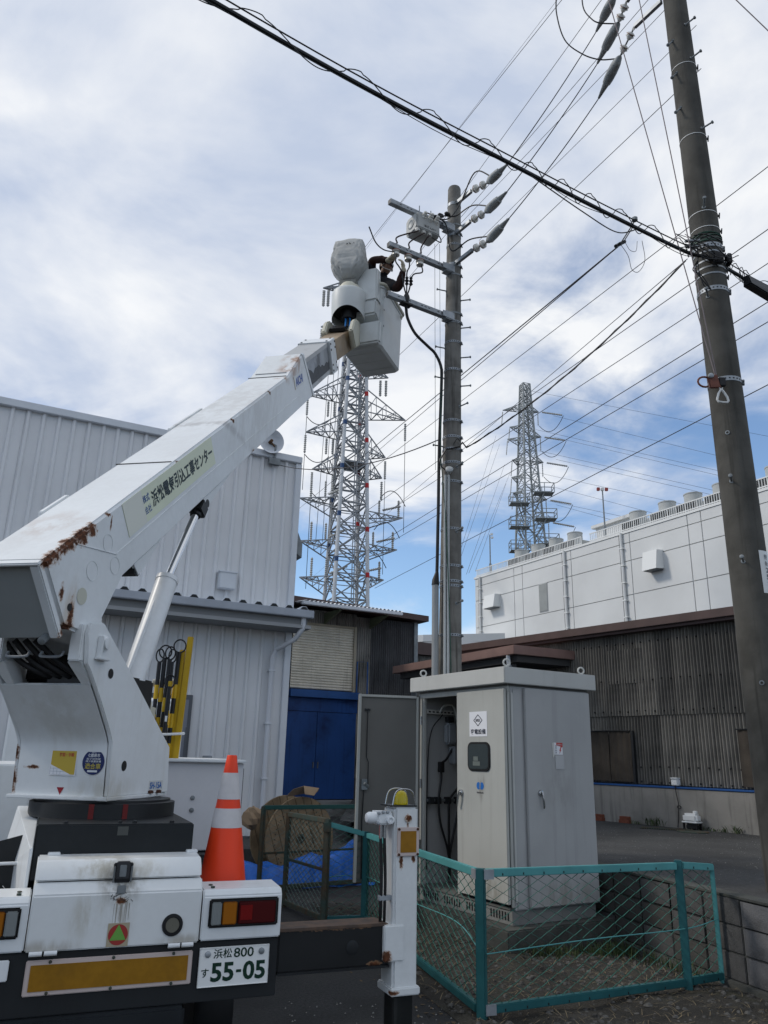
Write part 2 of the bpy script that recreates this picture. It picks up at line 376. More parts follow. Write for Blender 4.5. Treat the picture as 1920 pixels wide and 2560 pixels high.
for rI in range(3):
    for cI in range(12):
        s_ = 0.2+0.4*cI - (0.0 if rI % 2 else 0.0); 
        if s_ > 4.4: continue
        ob = bpy.data.objects.new('block', (shared[1] if s_ > 2.95 else rnd.choice((shared[0], shared[2])))); COL.objects.link(ob); ob.parent = bw
        ob.matrix_local = wallI @ FW @ M.Translation(V((s_, rnd.uniform(-.003, .003), 0.157+0.19*rI)))

# ------------------------------------------------------------------ corrugated and ribbed sheets
def corr(width, height, pitch, amp, seg=6, lean=0.0):
    mb = MB(); n = int(round(width/pitch*seg)); rows = []
    for (z, yo) in ((0, lean), (height, 0)):
        rows.append([V((i*width/n, amp*math.sin(2*math.pi*i/seg)+yo, z)) for i in range(n+1)])
    return mb.sheet(rows)
def ribbed(width, height, pitch, depth):
    mb = MB(); xs = []; x = 0
    while x < width-1e-6:
        for dx, dy in ((0, 0), (.62, 0), (.72, 1), (.88, 1), (.98, 0)):
            xs.append((min(x+dx*pitch, width), dy*depth))
        x += pitch
    xs.append((width, 0))
    return mb.sheet([[V((a, b, z)) for a, b in xs] for z in (0, height)])

# ------------------------------------------------------------------ white warehouse (left)
wh_m = mat('white_steel_cladding', (0.68, 0.69, 0.705), 0.42, 0.0, var=0.08, vscale=0.7, streak=0.12, dirt=(0.30, 0.31, 0.33), spec=0.4)
wh_trim = mat('white_trim', (0.62, 0.65, 0.69), 0.4, var=0.06)
dgrey = mat('dark_grey_steel', (0.11, 0.12, 0.135), 0.5, var=0.15)
WO = V((-1.655, 14.0, 0)); ws = V((-.893, -.45, 0)).normalized(); wnn = V((.45, -.893, 0)).normalized()
FWH = frame(WO, ws, wnn, V((0, 0, 1)))
wh = thing('warehouse', 'large white ribbed steel warehouse with a canopy, behind the boom truck', 'building', WO)
whI = ROOTM[wh.name].inverted() @ FWH
mb = MB(); mb.fbox(FWH, (0.02, -12, 0.31), (15, -0.03, 7.05)); mb.build('wall', wh_m, wh, world=True)
up_p = ribbed(0.96, 3.0, 0.24, 0.042).mesh('panel'); up_p.materials.append(wh_m)
lo_p = ribbed(0.96, 3.42, 0.24, 0.042).mesh('panel'); lo_p.materials.append(wh_m)
for i in range(15):
    for me, z in ((up_p, 4.06), (lo_p, 0.31)):
        ob = bpy.data.objects.new('wall_panel', me); COL.objects.link(ob); ob.parent = wh; ob.matrix_local = whI @ M.Translation(V((0.08+0.965*i, -0.025+0.002*(i % 2), z)))
mb = MB(); mb.fbox(FWH, (-0.02, -12.05, 7.0), (15.1, 0.07, 7.13)); mb.build('roof_edge', wh_trim, wh, world=True, bevel=0.008)
mb = MB(); mb.fbox(FWH, (-0.03, -0.10, 0.31), (0.09, 0.035, 7.0)); mb.build('corner_trim', wh_trim, wh, world=True, bevel=0.008)
mb = MB(); mb.fbox(FWH, (-0.02, -12, 0), (15, -0.002, 0.31)); mb.build('plinth', dgrey, wh, world=True)
# side wall panels on the return face are hidden; canopy over the ground floor
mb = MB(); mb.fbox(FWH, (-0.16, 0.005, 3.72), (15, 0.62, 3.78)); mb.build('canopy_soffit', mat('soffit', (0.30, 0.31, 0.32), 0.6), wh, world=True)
mb = MB()
for i in range(54):
    x0 = -0.12+i*0.28
    mb.prism([FWH @ V((x0, 0.0, 4.06)), FWH @ V((x0+.05, 0.0, 4.12)), FWH @ V((x0+.12, 0.0, 4.12)), FWH @ V((x0+.17, 0.0, 4.06)), FWH @ V((x0+.28, 0.0, 4.06)), FWH @ V((x0+.28, 0.0, 4.05)), FWH @ V((x0, 0.0, 4.05))], wnn*0.56)
mb.build('canopy_roof_sheet', wh_trim, wh, world=True, smooth=0)
mbe = MB(); mbe.prism([(.012, 0.562, 4.062), (.055, 0.562, 4.112), (.115, 0.562, 4.112), (.158, 0.562, 4.062)], (0, .004, 0))
me = mbe.mesh('sheet_end_filler', smooth=0); me.materials.append(blackp)
for i in range(54):    # dark open ends of the folded roof sheet
    ob = bpy.data.objects.new('sheet_end_filler', me); COL.objects.link(ob); ob.parent = wh; ob.matrix_local = whI @ M.Translation(V((-0.12+i*0.28, 0, 0)))
mb = MB(); mb.fbox(FWH, (-0.18, 0.54, 3.90), (15, 0.70, 4.035)); g = mb.build('gutter', mat('grey_gutter', (0.36, 0.39, 0.44), 0.45, var=0.1), wh, world=True, bevel=0.012)
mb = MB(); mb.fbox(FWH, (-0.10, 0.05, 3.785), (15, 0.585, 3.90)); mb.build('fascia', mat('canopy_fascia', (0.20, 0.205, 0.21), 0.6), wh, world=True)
mb = MB()
pts = [FWH @ V(q) for q in [(-0.02, 0.60, 3.92), (-0.02, 0.58, 3.72), (0.06, 0.45, 3.55), (0.28, 0.12, 3.38), (0.33, 0.08, 3.25), (0.33, 0.075, 2.0), (0.33, 0.075, 0.35)]]
mb.tube(pts, 0.045, 10); dp = mb.build('downpipe', mat('white_pvc', (0.60, 0.62, 0.66), 0.4), wh, world=True)
for z in (3.0, 2.1, 1.2):
    mb = MB(); mb.fbox(FWH, (0.275, 0.0, z), (0.385, 0.13, z+0.025)); mb.build('pipe_clip', wh_trim, dp, world=True)
mb = MB(); mb.fbox(FWH, (1.12, 0.01, 4.36), (1.42, 0.16, 4.66)); vb = mb.build('vent_box', wh_trim, wh, world=True, bevel=0.012)
mb = MB(); mb.fbox(FWH, (1.10, 0.005, 4.645), (1.44, 0.175, 4.675)); mb.build('vent_lid', wh_trim, vb, world=True, bevel=0.006)
door_m = mat('grey_door_paint', (0.20, 0.215, 0.25), 0.45, var=0.1)
mb = MB(); mb.fbox(FWH, (1.66, 0.0, 0.5), (2.62, 0.045, 2.52)); dr = mb.build('door_frame', dgrey, wh, world=True, bevel=0.005)
mb = MB(); mb.fbox(FWH, (1.72, 0.045, 0.5), (2.56, 0.06, 2.44)); dl = mb.build('door', door_m, wh, world=True, bevel=0.004)
mb = MB(); mb.fbox(FWH, (1.705, 0.06, 1.35), (1.735, 0.075, 2.0)); mb.build('hinge', dgrey, dl, world=True)
mb = MB(); mb.fbox(FWH, (2.45, 0.06, 1.4), (2.5, 0.11, 1.52)); mb.build('handle', galv, dl, world=True, bevel=0.004)
mb = MB(); mb.fbox(FWH, (1.25, 0.0, 1.36), (1.40, 0.05, 1.56)); mb.build('switch_box', galv, wh, world=True, bevel=0.006)
mb = MB(); mb.hexa([FWH @ V(q) for q in [(-.20, -1.0, 5.18), (-.02, -1.0, 5.30), (-.02, -.15, 5.30), (-.20, -.15, 5.18), (-.20, -1.0, 5.45), (-.02, -1.0, 5.85), (-.02, -.15, 5.85), (-.20, -.15, 5.45)]]); mb.build('side_hood', galv_d, wh, world=True, bevel=.006)
mb = MB(); mb.tube([FWH @ V((-.06, -.35, .4)), FWH @ V((-.06, -.35, 5.18))], .055, 10); mb.build('side_pipe', wh_trim, wh, world=True)
# lamp with a dish reflector clamped to the roof edge
lamp = thing('flood_lamp', 'white dish lamp clamped to the warehouse roof edge beside the boom', 'lamp', FWH @ V((0.55, 0.1, 6.95)))
LF = frame(FWH @ V((0.66, 0.12, 7.30)), ws, V((0, 0, 1)), wnn)
mb = MB(); mb.lathe([(0.02, -0.10), (0.12, -0.09), (0.20, -0.04), (0.245, 0.03), (0.25, 0.035), (0.235, 0.03), (0.19, -0.03), (0.10, -0.07), (0.01, -0.075)], LF, 28); mb.build('dish', wh_trim, lamp, world=True)
mb = MB(); mb.tube([LF @ V((0, 0, -0.08)), LF @ V((0, 0, 0.05))], 0.03, 10); mb.tube([LF @ V((0, -0.02, 0.02)), LF @ V((-0.06, -0.12, 0.06))], 0.014, 8); mb.build('feed_horn', mat('rusty_brown', (0.09, 0.045, 0.02), 0.8), lamp, world=True)
mb = MB(); mb.tube([FWH @ V((0.55, 0.09, 6.9)), FWH @ V((0.55, 0.09, 7.25)), FWH @ V((0.63, 0.06, 7.28))], 0.022, 8); mb.fbox(FWH, (0.44, 0.03, 6.86), (0.66, 0.11, 6.98)); mb.build('clamp', galv_d, lamp, world=True)

# ------------------------------------------------------------------ building with roller shutter and blue doors
MO = V((-2.146, 19.0, 0)); msx = V((.8878, .4602, 0)); mn = V((.4602, -.8878, 0)); FM = frame(MO, msx, mn, V((0, 0, 1)))
brown = mat('brown_fascia', (0.085, 0.055, 0.05), 0.5, var=0.2)
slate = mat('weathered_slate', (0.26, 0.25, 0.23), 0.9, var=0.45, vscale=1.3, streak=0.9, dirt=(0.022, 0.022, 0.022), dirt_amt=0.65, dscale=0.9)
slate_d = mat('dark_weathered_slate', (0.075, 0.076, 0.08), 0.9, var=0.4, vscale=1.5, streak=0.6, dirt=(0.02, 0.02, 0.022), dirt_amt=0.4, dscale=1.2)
mid = thing('shutter_building', 'corrugated slate building with a beige roller shutter above blue doors', 'building', MO)
mI = ROOTM[mid.name].inverted() @ FM
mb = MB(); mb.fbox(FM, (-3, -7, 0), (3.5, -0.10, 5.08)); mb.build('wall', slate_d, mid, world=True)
shp = corr(0.445, 2.0, 0.0635, 0.012); me_d = shp.mesh('s'); me_d.materials.append(slate_d); me_l = shp.mesh('s'); me_l.materials.append(slate)
for i in range(4):
    for me, z in ((me_l if i == 0 else me_d, 3.06), (me_l if i == 0 else me_d, 1.1)):
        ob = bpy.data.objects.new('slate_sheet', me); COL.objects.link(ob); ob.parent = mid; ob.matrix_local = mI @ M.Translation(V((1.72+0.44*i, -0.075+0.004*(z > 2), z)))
mb = MB(); mb.fbox(FM, (3.44, -0.12, 0.6), (3.55, -0.03, 5.08)); mb.build('corner_trim', galv_d, mid, world=True)
mb = corr(1.75, 0.36, 0.0635, 0.012); mb.v = [FM @ (q+V((-0.02, -0.07, 4.76))) for q in mb.v]; mb.build('slate_sheet', slate, mid, world=True)
# shutter curtain: fine slats, too small to pick apart
mb = MB(); rows = []; nsl = 24
for i in range(nsl):
    z = 3.16+i*(1.58/nsl); h = 1.58/nsl
    for dz, dy in ((0, 0), (.25, .024), (.7, .024), (.95, 0)): rows.append([FM @ V((x, -0.085+dy, z+dz*h)) for x in (0.0, 1.66)])
mb.sheet(rows); mb.build('roller_shutter', mat('beige_shutter', (0.70, 0.64, 0.53), 0.5, var=0.12, streak=0.3, dirt=(0.22, 0.19, 0.15)), mid, world=True, smooth=20)
mb = MB(); mb.fbox(FM, (1.66, -0.1, 3.14), (1.73, -0.02, 4.78)); mb.fbox(FM, (-0.02, -0.1, 4.72), (1.73, -0.03, 4.78)); mb.build('shutter_frame', mat('beige_frame', (0.33, 0.29, 0.22), 0.6), mid, world=True)
blue = mat('blue_paint', (0.014, 0.062, 0.22), 0.45, var=0.25, vscale=1.2, dirt_amt=0.85, dirt=(0.004, 0.013, 0.06), dscale=1.3, streak=0.35)
blue2 = mat('bright_blue_paint', (0.022, 0.085, 0.26), 0.5, var=0.2)
mb = MB(); mb.fbox(FM, (-0.03, -0.09, 2.95), (1.82, 0.09, 3.13)); mb.build('lintel', blue2, mid, world=True, bevel=0.008)
for i, (x0, x1) in enumerate(((-0.6, 0.745), (0.755, 1.8))):
    mb = MB(); mb.fbox(FM, (x0, -0.09, 0.62), (x1, -0.05, 2.62)); dd_ = mb.build('blue_door', blue, mid, world=True, bevel=0.004)
    mb = MB(); hx = 0.69 if i == 0 else 0.81
    mb.fbox(FM, (hx-.012, -0.05, 1.32), (hx+.012, -0.015, 1.46)); mb.build('handle', dgrey, dd_, world=True)
mb = MB(); mb.fbox(FM, (-0.6, -0.1, 2.63), (1.82, -0.04, 2.945)); mb.build('door_header', blue, mid, world=True)
mb = MB(); mb.fbox(FM, (-3, -0.1, 0), (2.6, 0.55, 0.6)); mb.build('door_step', concr, mid, world=True, bevel=0.01)
mb = MB()
a, b = FM @ V((1.76, 0.0, 3.9)), FM @ V((2.05, 0.0, 3.92)); mb.tube([FM @ V((1.76, 0, 3.1)), a, b, FM @ V((2.06, 0, 3.1))], 0.018, 6); mb.build('blue_frame', blue2, mid, world=True)
mb = MB(); mb.hexa([FM @ V(q) for q in [(-3, -7, 5.40), (3.75, -7, 5.20), (3.75, 0.20, 5.10), (-3, 0.20, 5.30), (-3, -7, 5.55), (3.75, -7, 5.35), (3.75, 0.20, 5.25), (-3, 0.20, 5.45)]]); mb.build('roof_fascia', brown, mid, world=True)
sh = corr(2.65, 0.9, 0.11, 0.02); sh.v = [FM @ V((q.x-0.1, 0.95-q.z*0.95, 5.13+q.z*0.10+q.y)) for q in sh.v]; sh.build('awning_sheet', wh_trim, mid, world=True)
mb = MB(); mb.fbox(FM, (-0.2, 0.90, 5.02), (2.5, 1.02, 5.10)); mb.build('awning_gutter', wh_trim, mid, world=True, bevel=0.01)
for x in (0.8, 2.1):
    mb = MB(); mb.prism([FM @ V((x, -0.05, 5.06)), FM @ V((x, 0.9, 5.02)), FM @ V((x, 0.9, 4.98)), FM @ V((x, -0.05, 4.78))], msx*0.05); mb.build('awning_bracket', mat('olive_bracket', (0.10, 0.115, 0.07), 0.6), mid, world=True)

# low corrugated shed behind
lo = thing('far_shed', 'low corrugated shed with a brown roof edge, seen behind the near pole', 'building', (0.9, 23.5, 0))
FL = frame(V((0.2, 24.0, 0)), msx, mn, V((0, 0, 1)))
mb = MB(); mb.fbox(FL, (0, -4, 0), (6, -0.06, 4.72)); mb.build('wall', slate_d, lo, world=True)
mb = MB(); mb.fbox(FL, (-0.1, -4.2, 4.72), (6.3, 0.12, 5.10)); mb.build('roof_fascia', brown, lo, world=True)
c_ = corr(0.5, 3.6, 0.0635, 0.012).mesh('s'); c_.materials.append(slate)
for i in range(6):
    ob = bpy.data.objects.new('slate_sheet', c_); COL.objects.link(ob); ob.parent = lo; ob.matrix_local = ROOTM[lo.name].inverted() @ FL @ M.Translation(V((0.02+0.5*i, -0.04, 1.1)))

# ------------------------------------------------------------------ dark corrugated building on the right
DO = V((4.045, 15.056, 0)); ds = V((.602, -.799, 0)).normalized(); dn = V((-.799, -.602, 0)).normalized(); FD = frame(DO, ds, dn, V((0, 0, 1)))
dk = thing('slate_building', 'long dark corrugated slate building with brown roof edge on the right', 'building', DO)
dI = ROOTM[dk.name].inverted() @ FD
mb = MB(); mb.fbox(FD, (-3.5, -8, LOT-.1), (9, -0.08, 3.95)); mb.build('wall', slate_d, dk, world=True)
base_m = mat('stained_render', (0.25, 0.24, 0.22), 0.9, var=0.25, vscale=1.2, streak=0.55, dirt=(0.07, 0.068, 0.06), bump=0.2, bscale=50, dirt_amt=0.4)
mb = MB(); mb.fbox(FD, (-3.5, -0.08, LOT-.1), (9, 0.10, 1.215)); mb.build('base_wall', base_m, dk, world=True, bevel=0.008)
mb = MB(); mb.fbox(FD, (-3.5, -0.08, 1.218), (9, 0.118, 1.248)); mb.build('blue_sill', blue2, dk, world=True, bevel=0.006)
mb = MB(); mb.fbox(FD, (-3.5, -8.2, 3.95), (9, 0.20, 4.10)); mb.build('roof_fascia', brown, dk, world=True, bevel=0.008)
mb = MB(); mb.fbox(FD, (-3.5, 0.0, 3.90), (9, 0.14, 3.948)); mb.build('roof_soffit', brown, dk, world=True)
slm = [mat('slate_sheet_%d' % i, c, 0.9, var=0.35, vscale=2.2, streak=0.25, dirt=(0.035, 0.035, 0.034), dirt_amt=0.5, dscale=1.4) for i, c in enumerate([(0.175, 0.165, 0.147), (0.13, 0.124, 0.112), (0.225, 0.212, 0.188)])]
up_s, lo_s = [], []
for mm in slm:
    a = corr(0.385, 1.53, 0.064, 0.024, lean=0.012).mesh('sheet'); a.materials.append(mm); up_s.append(a)
    a = corr(0.385, 1.22, 0.064, 0.024, lean=0.004).mesh('sheet'); a.materials.append(mm); lo_s.append(a)
for i in range(30):
    x = -3.0+0.37*i
    for me, z in ((rnd.choice(up_s), 2.42), (rnd.choice(lo_s), 1.265)):
        ob = bpy.data.objects.new('slate_sheet', me); COL.objects.link(ob); ob.parent = dk; ob.matrix_local = dI @ M.Translation(V((x, -0.045+0.006*(i % 2)+(0.016 if z > 2 else 0), z+rnd.uniform(-.006, .006)))) @ M.Rotation(rnd.uniform(-.004, .004), 4, 'Y')
me = corr(0.385, 0.62, 0.064, 0.024).mesh('sheet'); me.materials.append(slm[0])
for x in (0.45, 0.82):
    ob = bpy.data.objects.new('slate_sheet', me); COL.objects.link(ob); ob.parent = dk; ob.matrix_local = dI @ M.Translation(V((x, -0.005, 3.0)))
mb = MB()
for i in range(46):
    for z in (1.55, 2.5, 3.05, 3.72, 1.30):
        c = FD @ V((-2.9+0.185*i+rnd.uniform(-.01, .01), -0.022, z+rnd.uniform(-.01, .01))); mb.lathe([(0.016, 0), (0.016, 0.012), (0.004, 0.026)], frame(c, ds, V((0, 0, 1)), dn), 6)
mb.build('fixing_bolts', black, dk, world=True, kind='stuff')
cur = mat('brown_mesh_screen', (0.062, 0.052, 0.042), 0.9, var=0.3, vscale=4, fine=0.4, fscale=120)
for x0, x1, zt in ((-0.32, 0.36, 2.15), (0.38, 0.84, 2.15), (2.86, 3.6, 2.15)):
    n = 24; rows = []
    for z in [1.29+(zt-1.29)*j/18 for j in range(19)]:
        rows.append([FD @ V((x0+(x1-x0)*i/n, 0.03+0.010*math.sin(i*0.9+z*2)+0.006*math.sin(z*9), z)) for i in range(n+1)])
    m1 = MB().sheet(rows); m2 = [q-dn*0.006 for q in m1.v]; nn = len(m1.v); fs = [tuple(reversed(f)) for f in m1.f]; m1.add(m2, fs)
    sc = m1.build('window_screen', cur, dk, world=True)
    for j in range(26):
        z = 1.31+(zt-1.33)*j/26
    mb = MB(); mb.tube([FD @ V((x0-.02, 0.05, zt+.01)), FD @ V((x1+.02, 0.05, zt+.01))], 0.011, 6); mb.build('rod', blackp, sc, world=True)
mb = MB(); mb.fbox(FD, (0.86, 0.0, 1.27), (0.905, 0.05, 2.16)); mb.build('window_frame', blackp, dk, world=True)
# brown box canopy
C0, C1, C2 = V((2.53, 14.70, 0)), V((0.30, 18.87, 0)), V((3.80, 15.34, 0))
mb = MB(); mb.prism([C0+V((0, 0, 3.53)), C2+V((0.1, .05, 3.53)), C2+(C1-C0)+V((0.1, .05, 3.53)), C1+V((0, 0, 3.53))], (0, 0, 0.175))
can = mb.build('door_canopy', mat('pinkish_brown_steel', (0.23, 0.145, 0.125), 0.45, var=0.15), dk, world=True, bevel=0.008)
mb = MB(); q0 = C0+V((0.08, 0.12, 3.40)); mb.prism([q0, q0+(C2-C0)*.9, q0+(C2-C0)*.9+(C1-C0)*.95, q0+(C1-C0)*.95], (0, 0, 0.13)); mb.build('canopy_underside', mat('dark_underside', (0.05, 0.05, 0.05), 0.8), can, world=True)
mb = MB(); mb.tube([(2.45, 14.9, 3.52), (2.47, 14.95, 3.35), (2.6, 15.3, 3.24), (3.3, 15.9, 3.0)], 0.04, 8); mb.build('drain_pipe', wh_trim, can, world=True)
for q in ((2.6, 15.2), (1.6, 17.2), (0.8, 18.6)):
    mb = MB(); mb.bar((q[0], q[1], LOT), (q[0], q[1], 3.4), 0.10); mb.build('canopy_post', dgrey, can, world=True)
# ------------------------------------------------------------------ far concrete building
FO = V((30.457, 66.152, 0)); fs_ = V((-.4848, .8746, 0)); fn = V((-.8746, -.4848, 0)); FF = frame(FO, fs_, fn, V((0, 0, 1)))
fconc = mat('light_concrete_panel', (0.62, 0.63, 0.625), 0.85, var=0.10, vscale=0.12, dirt_amt=0.18, dirt=(0.48, 0.485, 0.48), dscale=0.35)
fjoint = mat('joint_grey', (0.40, 0.41, 0.41), 0.9)
fwhite = mat('white_railing', (0.66, 0.67, 0.66), 0.5)
ffan = mat('fan_casing_grey', (0.42, 0.435, 0.425), 0.6, var=0.1, vscale=1)
fb = thing('substation_building', 'tall pale concrete building with rooftop fans and white railing, far right', 'building', FO)
mb = MB(); mb.fbox(FF, (-14, -22, 0), (37.6, -0.14, 24.2)); mb.build('core_wall', fjoint, fb, world=True)
scol = [37.7, 36.95, 29.63, 28.03, 20.98, 19.54, 12.30, 10.88, 3.66, 2.13, -5.4, -6.9, -14]
zrow = [24.2, 23.15, 21.25, 17.75, 14.2, 10.7, 7.2, 3.7, 0.0]
for i in range(len(scol)-1):
    for j in range(len(zrow)-1):
        if zrow[j] < 11: continue
        mb = MB(); mb.fbox(FF, (scol[i+1]+.05, -0.14, zrow[j+1]+.05), (scol[i]-.05, -0.02, zrow[j]-.03)); mb.build('facade_panel', fconc, fb, world=True, smooth=0)
mb = MB(); mb.fbox(FF, (37.6, -22, 0), (37.72, -0.14, 24.2)); mb.build('end_wall', fconc, fb, world=True, smooth=0)
mb = MB(); mb.fbox(FF, (-14, -22.1, 24.2), (37.85, 0.06, 24.45)); mb.build('coping', fwhite, fb, world=True, smooth=0)
for (x0, x1, z0, z1) in ((6.8, 8.55, 19.6, 21.45), (32.4, 34.6, 19.8, 21.4)):
    mb = MB(); mb.hexa([FF @ V(q) for q in [(x0, -0.02, z0), (x1, -0.02, z0), (x1, 1.15, z0-.1), (x0, 1.15, z0-.1), (x0, -0.02, z1), (x1, -0.02, z1), (x1, 0.85, z1-.05), (x0, 0.85, z1-.05)]])
    h = mb.build('vent_hood', fwhite, fb, world=True, smooth=0)
    mb = MB(); mb.fbox(FF, (x0+.1, 0.05, z0-.14), (x1-.1, 1.0, z0-.105)); mb.build('vent_grille', dgrey, h, world=True, smooth=0)
mb = MB(); mb.fbox(FF, (23.6, -0.02, 17.95), (25.1, 0.02, 21.3)); lv = mb.build('louvre', fjoint, fb, world=True, smooth=0)
mb = MB()
for i in range(11): mb.fbox(FF, (23.68+i*.125, 0.02, 18.05), (23.75+i*.125, 0.09, 21.2))
mb.build('louvre_blades', ffan, lv, world=True, smooth=0)
for x in (20.45, 11.86, 36.4, -3.2):
    mb = MB(); mb.tube([FF @ V((x, 0.16, 8)), FF @ V((x, 0.16, 24.3))], 0.14, 8); pp = mb.build('rain_pipe', fconc, fb, world=True)
    for z in (15.5, 17.2, 19.0, 20.8, 22.6):
        mb = MB(); mb.fbox(FF, (x-.25, -0.02, z), (x+.25, 0.32, z+.10)); mb.build('pipe_clip', fwhite, pp, world=True, smooth=0)
for (a, b) in ((37.6, 17.9), (16.6, -13.5)):
    mb = MB(); y = -0.12
    for z in (24.62, 25.40): mb.fbox(FF, (b, y-.04, z-.05), (a, y+.04, z+.05))
    x = b
    while x <= a+.01:
        big = int(round((x-b)/.27)) % 8 == 0; hw = .05 if big else .025
        mb.fbox(FF, (x-hw, y-.03, 24.45), (x+hw, y+.03, 25.4)); x += .27
    mb.build('railing', fwhite, fb, world=True, smooth=0)
mb = MB(); mb.fbox(FF, (13.6, -9, 24.45), (18.6, -3.2, 27.0)); ph = mb.build('roof_house', fconc, fb, world=True, smooth=0)
mb = MB(); mb.fbox(FF, (13.2, -9.4, 27.0), (19.0, -2.8, 27.35)); mb.build('roof_slab', fconc, ph, world=True, smooth=0)
fan_lab = ['nearest the right pole', 'second to the left of the right pole', 'third to the left of the right pole', 'right of the roof house', 'first to the left of the roof house', 'second to the left of the roof house', 'third to the left of the roof house', 'farthest left, beside the floodlight mast', 'at the picture edge beyond the right pole']
for i, x in enumerate((0.9, 4.2, 7.35, 11.2, 20.7, 23.9, 27.1, 30.3, -4.6)):
    fr = FF @ M.Translation(V((x, -1.9, 24.45)))
    t = thing('rooftop_fan', 'grey rooftop fan on a louvred box, '+fan_lab[i], 'fan', fr.translation, 0, 'rooftop fans of the pale building')
    mb = MB(); mb.fbox(fr, (-1.25, -1.2, 0), (1.25, 1.2, 1.25)); mb.build('casing', ffan, t, world=True, smooth=0)
    mb = MB()
    for j in range(7): mb.fbox(fr, (-1.15, 1.2, .12+j*.15), (1.15, 1.26, .20+j*.15))
    mb.build('louvre_blades', blackp, t, world=True, smooth=0)
    mb = MB(); mb.lathe([(0.85, 1.25), (0.85, 2.2), (0.89, 2.2), (0.89, 2.3), (0.83, 2.3), (0.78, 1.9)], fr, 24); mb.build('fan_shroud', ffan, t, world=True)
for x, h, lab in ((15.1, 30.2, 'tall floodlight mast with red lamps on the pale building roof'), (35.6, 30.0, 'thin floodlight mast at the left end of the pale roof')):
    b0 = FF @ V((x, -1.0, 24.45)); t = thing('floodlight_mast', lab, 'mast', b0)
    mb = MB(); mb.tube([b0, b0+V((0, 0, 1.6)), b0+V((0, 0, 1.7)), b0+V((0, 0, h-24.45))], [.17, .17, .09, .07], 8); mb.build('pole', galv_d, t, world=True)
    tp = b0+V((0, 0, h-24.45)); red = x < 20
    for dx in ((-.45, .0, .45) if red else (0.25, 0.3)):
        mb = MB(); mb.bb((tp.x+dx-.16, tp.y-.15, tp.z-.05), (tp.x+dx+.16, tp.y+.15, tp.z+.30)) if red else mb.bb((tp.x+dx-.16, tp.y-.15, tp.z-(.5 if dx > .27 else .05)), (tp.x+dx+.16, tp.y+.15, tp.z-(.25 if dx > .27 else -.2)))
        mb.build('lamp_head', mat('red_lamp', (0.30, 0.06, 0.05), 0.5) if red and dx else fwhite, t, world=True, bevel=0.03)
# small pale building between the pole and the tall one
sb = thing('annex_building', 'small pale flat-roofed building beside the near pole, far behind', 'building', (7.5, 90, 0))
for z0, z1 in ((0, 11.8), (11.9, 13.4), (13.5, 14.7), (14.8, 15.6)):
    mb = MB(); mb.hexa([(4.2, 92, z0), (5.0, 91.5, z0), (14.5, 90, z0), (14.5, 100, z0), (4.2, 92, z1), (5.0, 91.5, z1), (14.5, 90, z1+.2), (14.5, 100, z1+.2)]); mb.build('wall_band', fconc, sb, world=True, smooth=0)
mb = MB(); mb.prism([(4.4, 92.2, 0), (5.1, 91.7, 0), (14.4, 90.2, 0), (14.4, 99.8, 0)], (0, 0, 15.5)); mb.build('core_wall', fjoint, sb, world=True, smooth=0)

# ------------------------------------------------------------------ pylons
def lattice(t, base, rot, prof, zs, leg_r, br_r, mleg, mbr, leg_name='leg'):
    def rad(z):
        for (z0, r0), (z1, r1) in zip(prof, prof[1:]):
            if z <= z1: return r0+(r1-r0)*(z-z0)/(z1-z0)
        return prof[-1][1]
    P = lambda k, z: V(base)+V((math.cos(rot+k*math.pi/2)*rad(z), math.sin(rot+k*math.pi/2)*rad(z), z))
    legs = []
    for k in range(4):
        mb = MB(); mb.tube([P(k, z) for z, _ in prof], [leg_r if i < len(prof)-1 else leg_r*.6 for i in range(len(prof))], 8); legs.append(mb.build(leg_name, mleg, t, world=True))
    mb = MB()
    for z0, z1 in zip(zs, zs[1:]):
        for k in range(4):
            mb.bar(P(k, z0), P((k+1) % 4, z1), br_r); mb.bar(P((k+1) % 4, z0), P(k, z1), br_r); mb.bar(P(k, z1), P((k+1) % 4, z1), br_r)
            c0 = (P(k, z0)+P((k+1) % 4, z0)+P(k, z1)+P((k+1) % 4, z1))/4
            mb.bar(P(k, (z0+z1)/2), c0, br_r*.6); mb.bar(P((k+1) % 4, (z0+z1)/2), c0, br_r*.6)
        mb.bar(P(0, z1), P(2, z1), br_r*.8); mb.bar(P(1, z1), P(3, z1), br_r*.8)
    mb.build('bracing', mbr, t, world=True, smooth=0, kind='stuff')
    return P, legs
def arm(t, P, z, hgt, tip, r, m, name='cross_arm', drop=0.0):
    """pyramid-shaped lattice arm from the two nearest legs to a tip point"""
    ks = sorted(range(4), key=lambda k: (P(k, z)-tip).length)[:2]
    mb = MB(); n = 4
    lo_ = [P(k, z) for k in ks]; hi = [P(k, z+hgt) for k in ks]
    for q in lo_+hi: mb.bar(q, tip, r)
    for i in range(1, n):
        f = i/n
        a, b, c, d = lo_[0].lerp(tip, f), lo_[1].lerp(tip, f), hi[0].lerp(tip, f), hi[1].lerp(tip, f)
        g = (i-1)/n
        mb.bar(a, b, r*.7); mb.bar(a, c, r*.7); mb.bar(b, d, r*.7)
        mb.bar(lo_[0].lerp(tip, g), c, r*.7); mb.bar(lo_[1].lerp(tip, g), d, r*.7); mb.bar(lo_[0].lerp(tip, g), b, r*.7)
    return mb.build(name, m, t, world=True, smooth=0)
def insul(t, a, b, r, m, n=9, name='insulator'):
    a, b = V(a), V(b); d = b-a; l = d.length; z = d.normalized(); x = z.orthogonal().normalized(); F = frame(a, x, z.cross(x), z)
    pr = [(r*.4, 0)]
    for i in range(n): pr += [(r, l*(i+.3)/n), (r*.55, l*(i+.75)/n)]
    pr += [(r*.4, l)]
    mb = MB(); mb.lathe(pr, F, 8); return mb.build(name, m, t, world=True)
